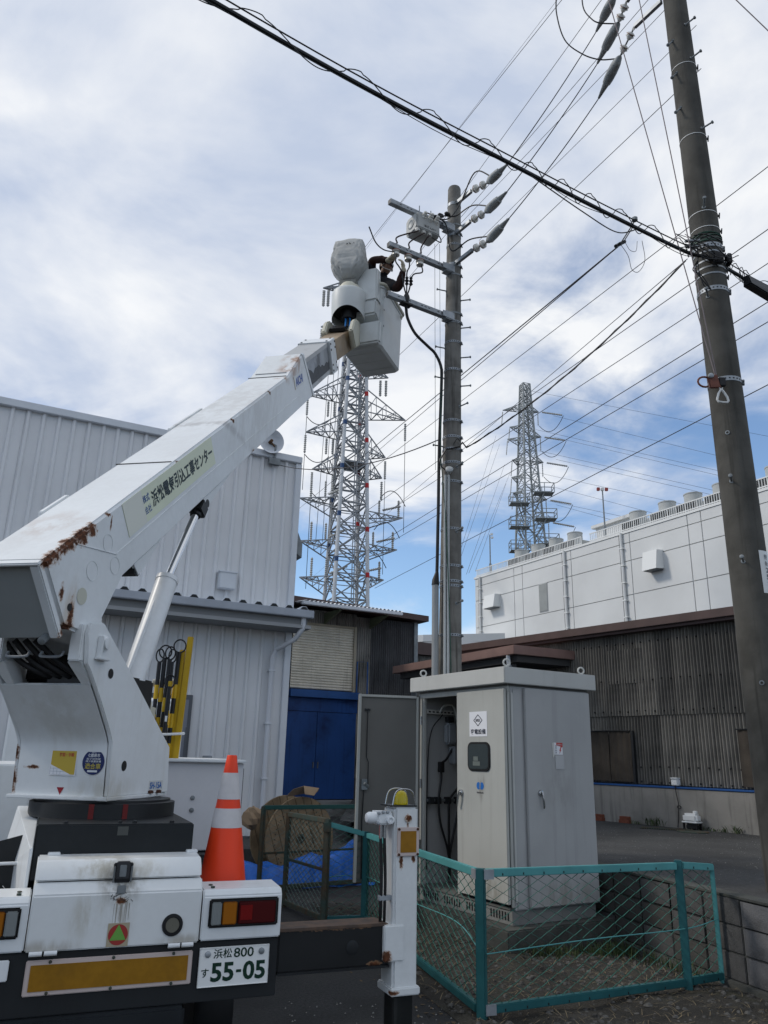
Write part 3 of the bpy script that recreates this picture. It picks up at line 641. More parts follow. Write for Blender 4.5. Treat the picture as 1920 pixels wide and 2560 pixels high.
tw_white = mat('pylon_white_paint', (0.55, 0.57, 0.59), 0.5, var=0.15, vscale=.5)
tw_grey = mat('pylon_grey_steel', (0.27, 0.285, 0.30), 0.55, 0.2, var=0.2, vscale=.4)
tw_g2 = mat('grey_green_pylon_steel', (0.29, 0.315, 0.32), 0.6, 0.2, var=0.2, vscale=.3)
ins_w = mat('grey_glazed_insulator', (0.42, 0.42, 0.40), 0.35)
bandb = mat('dark_blue_band', (0.02, 0.06, 0.16), 0.5); bandr = mat('red_band', (0.42, 0.02, 0.02), 0.5)
B1 = V((-3.2, 67.0, 0))
py1 = thing('pylon', 'white lattice pylon with many cross arms, behind the bucket and the blue-door building', 'pylon', B1)
prof1 = [(0, 2.95), (14.6, 2.16), (34.8, 1.38), (44.5, .95), (47.4, .85)]
zs1 = [0, 4, 8, 11.5, 14.6, 16.8, 19, 21.2, 23.4, 25.4, 27.4, 29.4, 31.4, 33.2, 35, 36.8, 38.4, 40, 41.6, 43.2, 44.8, 46, 47.4]
P1, legs1 = lattice(py1, B1, R(-115), prof1, zs1, .17, .10, tw_white, tw_grey)
for k, m_, zz in ((0, bandb, (40.2, 35.6, 31.0, 26.6, 22.0, 17.8, 13.5)), (1, bandr, (39.6, 34.3, 29.5, 25.0, 20.8, 16.6)), (3, bandb, (38.0, 33.2, 28.4, 24.0, 19.6)), (2, bandr, (37.0, 32.0, 27.0, 22.0))):
    for z in zz:
        mb = MB(); c = P1(k, z); mb.tube([c, P1(k, z+.45)], .185, 8); mb.build('painted_band', m_, legs1[k], world=True)
# ladder rail up the middle
mb = MB()
for k in range(2): mb.bar(P1(1, 2)*.5+P1(0, 2)*.5+V((.2*k, 0, 0)), P1(1, 46)*.5+P1(0, 46)*.5+V((.2*k, 0, 0)), .09)
for i in range(90):
    z = 3+i*.48; c = P1(1, z)*.5+P1(0, z)*.5; mb.bar(c, c+V((.2, 0, 0)), .04)
mb.build('ladder', tw_grey, py1, world=True, smooth=0)
AR = V((.97, .22, 0))
for z, l, h in ((32.7, 5.2, 2.4), (28.6, 3.3, 2.0), (26.5, 3.0, 1.8), (22.8, 5.1, 1.2), (19.7, 4.6, 1.2), (16.8, 3.4, 1.2)):
    tip = B1+V((0, 0, z))+AR*l; arm(py1, P1, z, h if z > 24 else -h, tip, .085, tw_grey)
    if z > 24: insul(py1, tip-V((0, 0, .35)), tip-V((0, 0, 2.2)), .13, ins_w)
    else:
        insul(py1, tip+V((-.4, 0, 0)), tip+V((-.4, 0, 1.7)), .13, ins_w); insul(py1, tip+V((-2.2, -.2, .1)), tip+V((-2.2, -.2, 1.6)), .12, ins_w)
        insul(py1, tip+V((-1.9, 0, .7)), tip+V((-.2, -.4, 1.0)), .13, ins_w)
for z, l, h in ((34.1, 4.4, 2.2), (30.3, 4.4, 2.0), (26.7, 3.6, 1.8), (23.8, 4.6, 1.2), (19.8, 4.4, 1.2), (16.5, 4.2, 1.2)):
    tip = B1+V((0, 0, z))-AR*l; arm(py1, P1, z, h if z > 24 else -h, tip, .085, tw_grey)
    if z > 24:
        insul(py1, tip-V((0, 0, .3)), tip-V((0, 0, 2.1)), .13, ins_w)
        c = tip+AR*2.0-V((0, 0, .4)); insul(py1, c, c-V((0, 0, 1.6)), .13, ins_w); insul(py1, c+V((.6, 0, 0)), c+V((.6, 0, -1.6)), .13, ins_w)
    else: insul(py1, tip+V((2.3, 0, .1)), tip+V((2.3, 0, 1.7)), .12, ins_w); insul(py1, tip+V((1.0, 0, 0)), tip+V((1.0, 0, 1.8)), .13, ins_w); insul(py1, tip+V((2.6, -.3, .3)), tip+V((4.2, -.5, 1.0)), .13, ins_w)
for z in (46.0, 41.6):
    tip = B1+V((0, 0, z))-AR*3.5; arm(py1, P1, z, 1.2, tip, .10, tw_grey)
    for dx in (0.1, .55, 1.3): insul(py1, tip+V((dx, 0, -.3)), tip+V((dx, 0, -2.1)), .17, ins_w)
tip = B1+V((0, 0, 37.0))+AR*3.4; arm(py1, P1, 37.0, 1.6, tip, .08, tw_grey)
for dx in (0, -.55): insul(py1, tip+V((dx-.2, 0, -.3)), tip+V((dx-.2, 0, -2.0)), .15, ins_w)
mb = MB(); q = [P1(k, 27.4) for k in range(4)]; mb.prism(q, (0, 0, .12)); mb.build('platform', tw_grey, py1, world=True, smooth=0)
mb = MB()   # jumpers and thin down-leads on the left side
for z, l in ((34.1, 4.4), (30.3, 4.4), (26.7, 3.6)):
    a = B1+V((0, 0, z-2.2))-AR*l; b = a+AR*2.3+V((0, 0, 0)); mb.tube(catenary(a, b, .7, 10), .04, 5); mb.tube([a, a-V((0, 0, 9 if z < 27 else 3.5))], .035, 4)
for dx in (-2.9, -2.3, -1.8): mb.tube([B1+V((dx*.8, 0, 46)), B1+V((dx*1.0, 0, 20))], .03, 4)
for z, l in ((32.7, 5.2), (28.6, 3.3)): a = B1+V((0, 0, z-2.3))+AR*l; mb.tube([a, a-V((0, 0, 9))], .035, 4)
for z, l in ((22.8, 5.1), (19.7, 4.6), (16.8, 3.4)):
    a = B1+V((0, 0, z+1.7))+AR*(l-.4); b = a-AR*1.8+V((0, 0, 0)); mb.tube(catenary(b, a+V((.6, -.3, -.7)), -1.1, 10), .04, 5)
mb.build('jumper_wires', blackp, py1, world=True)

B2 = V((27.8, 140, 0))
py2 = thing('pylon', 'grey-green lattice pylon with railed platforms behind the pale building', 'pylon', B2)
prof2 = [(0, 5.2), (40, 2.9), (57, 1.95), (69, 1.30), (74, 1.1)]
zs2 = [0, 8, 16, 24, 31, 36, 40, 43.5, 46.5, 49.5, 52, 54.5, 57, 59.3, 61.5, 63.5, 65.3, 67, 68.6, 70, 71.4, 72.8, 74]
P2, legs2 = lattice(py2, B2, R(-118), prof2, zs2, .20, .105, tw_g2, tw_g2)
for z, l, h in ((68.2, 4.6, 1.2), (64.6, 3.3, 1.0), (62.0, 3.8, 1.0), (57.6, 3.0, .9), (54.0, 3.2, .9), (50.8, 3.0, .9)):
    tip = B2+V((-l, 0, z)); arm(py2, P2, z, h if z > 68 else -h, tip, .12, tw_g2); insul(py2, tip-V((0, 0, .3)), tip+V((-.3, 0, -3.4)), .12, ins_w)
for z, l in ((68.0, 2.6), (62.6, 2.9), (57.2, 3.1), (49.5, 3.5), (45.0, 3.8), (40.5, 4.0)):
    tip = B2+V((l, 0, z)); arm(py2, P2, z, .9, tip, .12, tw_g2); insul(py2, tip+V((.6, -.2, -.1)), tip+V((4.4, -1.2, -1.1)), .22, ins_w, 12); insul(py2, tip-V((.2, 0, .2)), tip-V((.2, 0, 3)), .12, ins_w, 6)
    mb = MB(); mb.tube(catenary(tip+V((0, 0, -3)), tip+V((4.6, -1.2, -1.2)), 2.2, 10), .06, 4); mb.build('jumper_wire', blackp, py2, world=True)
for (dx, z, wd_) in ((2.3, 49.8, 3.7), (2.5, 44.7, 3.9), (2.7, 39.8, 3.9), (-2.3, 47.6, 3.6), (-2.4, 43.0, 3.6), (-2.5, 38.4, 3.6)):
    mb = MB(); c = B2+V((dx, -2.5, z)); mb.bb((c.x-wd_/2, c.y-1.2, c.z), (c.x+wd_/2, c.y+1.2, c.z+.10))
    for x in (-wd_/2, 0, wd_/2):
        for y in (-1.2, 1.2): mb.bar(c+V((x, y, 0)), c+V((x, y, 1.9)), .12)
    for zz in (1.0, 1.9):
        for y in (-1.2, 1.2): mb.bar(c+V((-wd_/2, y, zz)), c+V((wd_/2, y, zz)), .10)
        for x in (-wd_/2, wd_/2): mb.bar(c+V((x, -1.2, zz)), c+V((x, 1.2, zz)), .10)
    for y in (-1.0, 1.0): mb.bar(c+V((0, y, 0)), B2+V((dx*.45, y-1, z-2.6)), .16)
    mb.build('platform', tw_g2, py2, world=True, smooth=0)

# ------------------------------------------------------------------ long lines in the sky
wire_m = mat('dark_wire', (0.035, 0.033, 0.04), 0.6)
FAR_WIRES = [
    ('thin transmission line passing left of the switch box, topmost in the sky', [(-3.72, 64.00, 47.31), (10.27, 33.60, 44.95)], 0.02, 'transmission lines from the white pylon'),
    ('faint earth wire close beside the topmost transmission line', [(-3.58, 64.50, 47.47), (10.01, 33.72, 45.09)], 0.011, 'transmission lines from the white pylon'),
    ('thin transmission line rising behind the switch box, second from the top', [(1.69, 64.00, 46.75), (12.40, 33.06, 44.41)], 0.02, 'transmission lines from the white pylon'),
    ('thin transmission line third from the top, above the near pole', [(1.78, 64.00, 45.80), (15.57, 30.78, 43.51)], 0.02, 'transmission lines from the white pylon'),
    ('thin transmission line fourth from the top, passing the middle rubber covers', [(6.46, 60.00, 49.11), (17.46, 35.03, 46.66)], 0.02, 'transmission lines from the white pylon'),
    ('thin transmission line fifth from the top, beside the lowest rubber cover', [(8.17, 60.00, 47.30), (18.48, 35.81, 44.94)], 0.02, 'transmission lines from the white pylon'),
    ('thin transmission line leaving the near pole at its top right step bolt', [(-0.72, 64.00, 35.46), (14.81, 28.79, 33.69)], 0.02, 'transmission lines from the white pylon'),
    ('thin transmission line meeting the right pole just above its green wire', [(-1.49, 66.00, 26.48), (17.46, 21.43, 25.16)], 0.02, 'transmission lines from the white pylon'),
    ('thin transmission line meeting the right pole at its cable bundle', [(-1.39, 66.00, 22.86), (16.73, 20.89, 21.72)], 0.02, 'transmission lines from the white pylon'),
    ('thin transmission line running to the upper tip of the right lower pylon arms', [(0.69, 66.00, 22.94), (17.75, 23.35, 21.80)], 0.02, 'transmission lines from the white pylon'),
    ('thin transmission line meeting the right pole below its second strap', [(-1.28, 66.00, 19.09), (16.05, 20.19, 18.13)], 0.02, 'transmission lines from the white pylon'),
    ('thin transmission line running to the middle of the right lower pylon arms', [(-0.07, 66.00, 19.39), (16.95, 22.17, 18.42)], 0.02, 'transmission lines from the white pylon'),
    ('thin transmission line lowest of all, running to the bottom pylon arm', [(-0.64, 66.00, 15.66), (15.70, 20.59, 14.88)], 0.02, 'transmission lines from the white pylon'),
    ('thin line from the grey pylon to the right, uppermost insulator string', [(33.25, 140.00, 67.31), (45.43, 126.00, 56.98), (57.61, 112.00, 46.66)], 0.026, 'lines of the grey pylon'),
    ('thin line from the grey pylon to the right, second level, thin upper one', [(29.67, 140.00, 64.20), (44.01, 126.00, 54.12), (58.34, 112.00, 44.04)], 0.026, 'lines of the grey pylon'),
    ('thin line from the grey pylon to the right, second insulator string', [(33.24, 140.00, 62.64), (45.48, 126.00, 52.99), (57.73, 112.00, 43.35)], 0.026, 'lines of the grey pylon'),
    ('thin line from the grey pylon to the right, third level, thin upper one', [(30.07, 140.00, 59.68), (42.58, 126.00, 50.47), (55.09, 112.00, 41.26)], 0.026, 'lines of the grey pylon'),
    ('thin line from the grey pylon to the right, third insulator string', [(33.41, 140.00, 57.94), (43.88, 126.00, 49.28), (54.34, 112.00, 40.61)], 0.026, 'lines of the grey pylon'),
    ('thin line from the grey pylon to the right, fourth level, thin upper one', [(29.90, 140.00, 55.03), (39.59, 126.00, 47.05), (49.28, 112.00, 39.08)], 0.026, 'lines of the grey pylon'),
    ('thin line from the grey pylon to the right, fourth insulator string', [(32.96, 140.00, 52.12), (38.33, 126.00, 44.85), (43.70, 112.00, 37.58)], 0.026, 'lines of the grey pylon'),
    ('thin line from the grey pylon to the right, fifth level', [(31.54, 140.00, 49.33), (35.33, 126.00, 43.18), (39.12, 112.00, 37.03)], 0.026, 'lines of the grey pylon'),
    ('thin line from the grey pylon to the right, lowest insulator string', [(32.99, 140.00, 48.59), (34.96, 126.00, 42.49), (36.93, 112.00, 36.40)], 0.026, 'lines of the grey pylon'),
    ('thin line from the grey pylon to the right, very top, as an earth wire', [(29.01, 140.00, 72.64), (49.37, 126.00, 61.22), (69.72, 112.00, 49.80)], 0.026, 'lines of the grey pylon'),
    ('thin down-lead of the grey pylon, first from the left', [(21.76, 140.00, 62.66), (8.92, 92.00, 24.07)], 0.022, 'down-leads of the grey pylon'),
    ('thin down-lead of the grey pylon, second from the left', [(22.43, 140.00, 60.82), (8.89, 92.00, 23.19)], 0.022, 'down-leads of the grey pylon'),
    ('thin down-lead of the grey pylon, third from the left', [(23.32, 140.00, 56.58), (10.28, 92.00, 23.21)], 0.022, 'down-leads of the grey pylon'),
    ('thin down-lead of the grey pylon, fourth from the left', [(24.41, 140.00, 55.10), (10.58, 92.00, 23.35)], 0.022, 'down-leads of the grey pylon'),
    ('thin down-lead of the grey pylon, rightmost', [(23.51, 140.00, 52.68), (11.38, 92.00, 23.59)], 0.022, 'down-leads of the grey pylon'),
]
for lab, pts, r_, grp in FAR_WIRES:
    mb = MB(); mb.tube(pts, r_, 5); top('overhead_line', mb, wire_m, lab, 'power line', grp)
# ------------------------------------------------------------------ near utility pole
pole_m = mat('weathered_pole_concrete', (0.19, 0.183, 0.168), 0.9, var=0.35, vscale=4, streak=0.95, dirt=(0.045, 0.043, 0.038), bump=0.25, bscale=70, dirt_amt=0.3, dscale=3)
pole_m2 = mat('dark_pole_concrete', (0.085, 0.082, 0.073), 0.9, var=0.35, vscale=3, streak=0.75, dirt=(0.035, 0.034, 0.03), bump=0.2, bscale=90, dirt_amt=0.2)
cable_m = mat('black_cable', (0.014, 0.014, 0.015), 0.45)
pvc = mat('grey_pvc', (0.27, 0.285, 0.29), 0.5, var=0.1)
pvc_w = mat('pale_pvc', (0.40, 0.42, 0.42), 0.5, var=0.1)
cover_m = mat('grey_rubber_cover', (0.33, 0.345, 0.345), 0.6, var=0.2, vscale=10)
NP = lambda z: V((.825+.0123*z, 9.6, z)); nr = lambda z: .0965+(9.83-z)/150
npole = thing('utility_pole', 'nearer-centre concrete utility pole with cross arms and switch box, behind the cabinet', 'utility pole', (.825, 9.6, 0))
mb = MB(); zz = [-.3, 2, 4, 6, 8, 9.80, 9.83]; mb.tube([NP(z) for z in zz], [nr(z) for z in zz[:-1]]+[nr(9.83)*.9], 28); mb.build('shaft', pole_m, npole, world=True)
def band(parent, axis, rad, z, h=.032, mt=galv, holes=True, dirn=None):
    mb = MB(); c = axis(z); r_ = rad(z)+.004
    mb.lathe([(r_-.006, -h/2), (r_, -h/2), (r_, h/2), (r_-.006, h/2)], M.Translation(c), 32, cap=False)
    bo = mb.build('steel_band', mt, parent, world=True)
    if holes:
        mb = MB()
        for k in range(26):
            a = 2*math.pi*k/26; d = V((math.cos(a), math.sin(a), 0)); t_ = V((-math.sin(a), math.cos(a), 0)); F = frame(c+d*(r_-.002), t_, V((0, 0, 1)), d)
            mb.fbox(F, (-.0075, -.006, 0), (.0075, .006, .004))
        mb.build('slots', black, bo, world=True, kind='stuff')
    d = (dirn or V((.93, -.37, 0))).normalized(); t_ = V((-d.y, d.x, 0)); F = frame(c+d*r_, t_, V((0, 0, 1)), d)
    mb = MB(); mb.fbox(F, (-.02, -h*.5, 0), (.02, h*.5, .018)); mb.tube([F @ V((-.045, 0, .012)), F @ V((.045, 0, .012))], .007, 6); mb.build('clamp_bolt', galv_d, bo, world=True)
    return bo
for z in (7.48, 6.73, 5.96, 5.72, 5.54, 5.35, 5.08, 4.43, 3.94, 3.74, 3.68, 3.06, 7.16, 8.78): band(npole, NP, nr, z)
def step(parent, c, d, l=.15, r_=.009):
    c = V(c); d = V(d).normalized(); x = d.orthogonal().normalized(); F = frame(c, x, d.cross(x), d)
    mb = MB(); mb.lathe([(.022, -.01), (.022, .006), (r_, .008), (r_, l), (r_*1.9, l), (r_*1.9, l+.014), (r_*.8, l+.018)], F, 10); return mb.build('step_bolt', galv_d, parent, world=True)
for z, d in ((7.86, (.95, -.3, -.05)), (7.41, (.95, -.3, -.05)), (6.94, (.95, -.3, -.05)), (6.5, (.95, -.3, -.05)), (6.17, (.75, -.66, .1)), (5.28, (.45, -.88, .1)), (4.39, (.45, -.88, .1)), (3.45, (.45, -.88, .1)), (8.02, (-.96, -.2, .06)), (7.09, (-.96, -.2, .06)), (6.62, (-.96, -.2, .06)), (5.6, (-.96, -.2, .06))):
    d = V(d).normalized(); h = V((d.x, d.y, 0)).normalized(); step(npole, NP(z)+h*nr(z)*.97, d, .13)
AL = V((-.8507, -.5257, 0)); AN = V((.5257, -.8507, 0)); A0 = V((.86, 9.52, 0)); UP = V((0, 0, 1))
def carm(z, name='cross_arm'):
    F = frame(A0+V((0, 0, z)), AL, AN, UP)
    mb = MB(); w_ = .0375
    mb.fbox(F, (0, -w_, -w_), (1.05, w_, w_)); ao = mb.build(name, galv, npole, world=True, bevel=.004)
    mb = MB(); mb.fbox(F, (1.0505, -w_+.008, -w_+.008), (1.0515, w_-.008, w_-.008)); mb.build('open_end', blackp, ao, world=True, smooth=0)
    mb = MB()
    for x in (.16, .22, .38, .44, .50, .70, .76, .88): mb.fbox(F, (x-.017, w_, -.006), (x+.017, w_+.0012, .006))
    mb.build('slots', black, ao, world=True, smooth=0, kind='stuff')
    mb = MB(); mb.fbox(F, (-.10, -.06, -.065), (.10, .055, .065)); mb.prism([F @ V((-.1, .056, .06)), F @ V((.16, .056, .045)), F @ V((.16, .056, -.045)), F @ V((-.1, .056, -.06))], AN*.006); mb.build('arm_bracket', galv, ao, world=True, bevel=.006)
    return ao, F
arm1, F1 = carm(9.045); arm2, F2 = carm(8.335); arm3, F3 = carm(7.545)
for z in (9.045, 8.335, 7.545): 
    band(npole, NP, nr, z+.075, .026, galv_d, False); band(npole, NP, nr, z-.075, .026, galv_d, False)
# switch box hung under the top arm
swm = mat('switch_box_grey', (0.40, 0.41, 0.40), 0.45, var=0.15, vscale=8)
sw = thing('pole_switch', 'pale grey pole-mounted switch box hanging under the top cross arm', 'switch box', F1 @ V((.48, 0, -.35)))
FS = F1 @ M.Translation(V((.47, 0.0, -.22)))
mb = MB(); oc = [(-.15, -.115), (-.10, -.15), (.10, -.15), (.15, -.115), (.15, .115), (.10, .15), (-.10, .15), (-.15, .115)]
mb.prism([FS @ V((-.19, y, z)) for y, z in oc], AL*.38); swb = mb.build('case', swm, sw, world=True, bevel=.01)
mb = MB(); mb.prism([FS @ V((.192, y*.86, z*.86)) for y, z in oc], AL*.012); mb.build('end_plate', swm, sw, world=True, bevel=.004)
mb = MB(); mb.lathe([(.07, 0), (.075, .006), (.062, .010), (.05, .004)], frame(FS @ V((.204, 0, 0)), AN, UP, AL), 20); mb.build('gauge_ring', galv_d, sw, world=True)
for i, (x, y) in enumerate(((.08, .10), (-.02, .12), (-.12, .12))):
    o_ = FS @ V((x, y, .06)); d = (AN*.75+UP*.66).normalized(); xx = AL; F = frame(o_, xx, d.cross(xx), d)
    mb = MB(); mb.lathe([(.045, -.03), (.045, .05), (.034, .06), (.038, .085), (.028, .09), (.03, .115), (.016, .13)], F, 14); mb.build('bushing', porc, sw, world=True)
for i, x in enumerate((.17, .07, -.03)):
    o_ = FS @ V((x, .10, -.13)); d = (AN*.6-UP*.8).normalized(); F = frame(o_, AL, d.cross(AL), d)
    mb = MB(); mb.lathe([(.032, -.02), (.032, .03), (.024, .035), (.026, .06), (.014, .07)], F, 12); mb.build('bushing', porc, sw, world=True)
for x in (-.1, .1):
    mb = MB(); mb.bar(FS @ V((x, 0, .14)), FS @ V((x, 0, .27)), .03); mb.tube([FS @ V((x, .05, .25)), FS @ V((x, .05, .33))], .008, 6); mb.build('hanger', galv, sw, world=True)
text('inscription', '高圧 6.6kV', blackp, sw, FS @ V((-.02, .151, -.06)), -AL, UP, .20, .04)
mb = MB(); mb.tube(spline([FS @ V(q) for q in [(-.19, .1, -.05), (-.23, .12, -.15), (-.2, .14, -.22), (-.06, .14, -.2)]]), .008, 6); mb.tube([FS @ V((.0, .13, -.16)), FS @ V((.0, .14, -.22)), FS @ V((.02, .15, -.22))], .006, 6); mb.build('control_cable', cable_m, sw, world=True)
# three porcelain insulators under the second arm with the cable tails
tails = [(.92, .0), (.715, .0), (.517, .0)]
red_m = mat('reddish_glaze', (0.22, 0.07, 0.035), 0.4)
termP = F3 @ V((.745, .02, .06))
for i, (x, _) in enumerate(tails):
    lab = ['outermost porcelain insulator under the middle cross arm, at the glove', 'middle porcelain insulator under the middle cross arm', 'innermost porcelain insulator under the middle cross arm'][i]
    t = thing('porcelain_insulator', lab, 'insulator', F2 @ V((x, .0, -.04)), 0, 'insulators under the middle arm')
    F = F2 @ M.Translation(V((x, .0, -.038))) @ M.Rotation(math.pi, 4, 'X')
    mb = MB(); mb.lathe([(.02, 0), (.055, .012), (.058, .035), (.03, .045), (.05, .058), (.052, .09), (.03, .10)], F, 16); mb.build('body', porc, t, world=True)
    mb = MB(); mb.lathe([(.0595, .016), (.0595, .028)], F, 16, cap=False); mb.build('glaze_ring', red_m, t, world=True)
    mb = MB(); mb.tube([F2 @ V((x, 0, .03)), F2 @ V((x, 0, .075))], .008, 6); mb.build('stud', galv_d, t, world=True)
    o_ = F2 @ V((x, .03, -.13)); side = (-.09, 0, .09)[i]
    pts = spline([o_, o_-UP*.12+AL*(-.02*(i-1)), termP+UP*.38-AL*(side*1.1), termP+UP*.14-AL*side*.5, termP])
    mb = MB(); mb.tube(pts, .010, 7); 
    b_ = thing('cable_tail', ['left cable tail held by the worker, dropping to the lowest arm', 'middle black cable tail dropping to the lowest arm', 'right black cable tail dropping to the lowest arm'][i], 'cable', termP, 0, 'cable tails')
    mb.build('cable', cable_m, b_, world=True)
    if i:
        c = termP+UP*(.25 if i == 1 else .27)-AL*side*.75
        mb = MB(); F = M.Translation(c); mb.lathe([(.012, -.07), (.028, -.05), (.014, -.025), (.030, 0), (.014, .025), (.024, .045), (.011, .07)], F, 12); mb.build('rain_shed', black, b_, world=True)
    # tail up to the switch bushing
    sb_ = FS @ V(((.17, .07, -.03)[i], .15, -.19)); mb = MB()
    mb.tube(spline([sb_, sb_+AN*.02-UP*.05+AL*.06, F2 @ V((x+.01, .045, .14)), F2 @ V((x, .03, .05))]), .011, 7)
    top('jumper_cable', mb, mat('brown_black_cable', (0.045, 0.03, 0.028), 0.5), ['left short cable arching from the switch box to the middle arm', 'middle short cable arching from the switch box to the middle arm', 'right short cable arching from the switch box to the middle arm'][i], 'cable', 'switch cables')
mb = MB(); mb.tube(spline([F2 @ V((.95, .02, -.1)), F2 @ V((1.15, .05, -.16)), F2 @ V((1.3, .08, -.12)), F2 @ V((1.42, .1, .06))]), .009, 6)
top('loose_cable_end', mb, cable_m, 'loose black cable end curling left of the middle cross arm', 'cable')
# the main riser cable
mb = MB(); mb.tube(spline([termP, F3 @ V((.745, .0, -.05)), (.234, 9.15, 7.449), (.26, 9.2, 7.316), (.366, 9.25, 7.119), (.546, 9.35, 6.985), (.651, 9.4, 6.90), (.735, 9.44, 6.715), (.742, 9.47, 6.461), (.715, 9.5, 5.514), (.705, 9.5, 4.704), (.70, 9.5, 4.482), (.688, 9.5, 3.836), (.671, 9.5, 3.70)], 6), .021, 10)
ris = thing('riser_cable', 'thick black riser cable sweeping from the lowest arm down the near pole', 'cable', (.671, 9.5, 3.7)); mb.build('cable', cable_m, ris, world=True)
mb = MB(); F = M.Translation(termP); mb.lathe([(.018, .05), (.035, .02), (.045, -.02), (.03, -.09)], F, 12); mb.fbox(F3, (.66, -.05, -.065), (.82, .05, -.04)); mb.build('termination', blackp, ris, world=True)
mb = MB(); mb.tube([(.69, 9.5, 3.85), (.671, 9.49, 3.74), (.669, 9.49, 3.68)], [.022, .045, .05], 12); mb.build('boot', black, ris, world=True)
c_l = ['thick grey conduit running down the left side of the near pole', 'left thin pale conduit on the front of the near pole', 'right thin pale conduit on the front of the near pole']
for i, (pts, r_, m_) in enumerate((([(.669, 9.49, 3.72), (.666, 9.49, 1.0)], .043, pvc), ([(.794, 9.44, 5.14), (.785, 9.44, 4.47), (.778, 9.43, 1.0)], .017, pvc_w), ([(.836, 9.435, 5.14), (.829, 9.435, 4.47), (.812, 9.425, 1.0)], .017, pvc_w))):
    mb = MB(); mb.tube(pts, r_, 14); top('conduit', mb, m_, c_l[i], 'pipe', base=pts[-1])
mb = MB(); mb.lathe([(.012, -.05), (.022, -.03), (.024, .01), (.05, .02), (.052, .045), (.03, .06)], frame(V((.84, 9.43, 5.19)), V((1, 0, 0)), V((0, .5, .87)), V((0, -.87, .5))), 14)
top('weatherhead', mb, pvc_w, 'pale weatherproof cable inlet cap on top of the thin conduits', 'cable inlet')
mb = MB(); mb.tube(spline([(.76, 9.46, 6.7), (.735, 9.46, 5.5), (.79, 9.425, 4.6), (.83, 9.41, 3.6), (.86, 9.43, 2.4), (.87, 9.44, 1.0)]), .006, 6)
top('earth_wire', mb, mat('green_wire', (0.03, 0.075, 0.055), 0.5), 'thin green earth wire winding down the near pole', 'wire')
# dead-end assemblies towards the right pole
hv_n = ['top', 'middle', 'bottom']; DE = [[(.991, 9.5, 9.507), (1.164, 9.282, 9.527), (1.596, 8.734, 9.514)], [(.964, 9.5, 8.962), (1.142, 9.275, 8.993), (1.581, 8.718, 9.043)], [(.954, 9.5, 8.442), (1.162, 9.237, 8.470), (1.594, 8.69, 8.585)]]
def strain(name_lab, a, b, c, cov0, flip=1):
    """strain insulator set: channel from a to b, two porcelain discs, rubber cover ending in c"""
    a, b, c = V(a), V(b), V(c); t = thing('strain_insulator', name_lab, 'insulator', a)
    mb = MB(); mb.bar(a, b, .045, .06); mb.build('channel', galv, t, world=True, bevel=.003)
    cv = V(cov0); d = (cv-b); l = d.length; z = d.normalized(); x = z.orthogonal().normalized(); F = frame(b, x, z.cross(x), z)
    mb = MB(); mb.tube([b-z*.02, cv+z*.03], .012, 8); mb.bar(b-z*.03, b+z*.04, .012, .05); mb.build('link', galv_d, t, world=True)
    for k in (.30, .72):
        G = F @ M.Translation(V((0, 0, l*k-.035)))
        mb = MB(); mb.lathe([(.018, -.01), (.048, .004), (.058, .016), (.042, .026), (.054, .034), (.058, .046), (.038, .056), (.026, .075), (.014, .085)], G, 16); mb.build('porcelain_disc', porc, t, world=True)
        mb = MB(); mb.lathe([(.0595, .012), (.0595, .019)], G, 16, cap=False); mb.build('glaze_ring', red_m, t, world=True)
    dz = (c-cv); L_ = dz.length; z = dz.normalized(); sdx = z.cross(UP).normalized(); upx = sdx.cross(z); F = frame(cv, upx, sdx, z)
    mb = MB(); n = 12; rings = []
    for k, (f, w1, w2) in enumerate(((-.04, .012, .012), (0, .025, .022), (.12, .075, .03), (.2, .06, .036), (.34, .052, .04), (.5, .05, .038), (.62, .05, .032), (.64, .036, .026), (.8, .024, .018), (1, .009, .009))):
        mb.v += [F @ V((1.15*w1*math.cos(6.2832*j/n)*(1.0 if math.cos(6.2832*j/n) > 0 else .8), 1.75*w2*math.sin(6.2832*j/n), f*L_)) for j in range(n)]
        if k: mb.f += [((k-1)*n+j, (k-1)*n+(j+1) % n, k*n+(j+1) % n, k*n+j) for j in range(n)]
    mb.f += [tuple(range(n))[::-1], tuple(range(9*n, 10*n))]
    co_ = mb.build('rubber_cover', cover_m, t, world=True)
    mb = MB()
    for f in (.34, .5, .63): mb.fbox(F, (-.052, -.008, f*L_-.01), (-.03, .008, f*L_+.01)); mb.fbox(F, (-.02, -.048, f*L_-.006), (.02, .048, f*L_+.006))
    mb.build('cover_clip', cover_m, co_, world=True, bevel=.003)
    mb = MB(); ring = [F @ V((.024+.012*math.cos(a), 0, .93*L_+.012*math.sin(a))) for a in [k*math.pi/6 for k in range(13)]]; mb.tube(ring, .0025, 5, False); mb.build('pull_ring', galv_d, co_, world=True)
    return t
FT = [(2.81, 8.2, 11.36), (2.79, 8.2, 10.78), (2.77, 8.2, 10.17)]
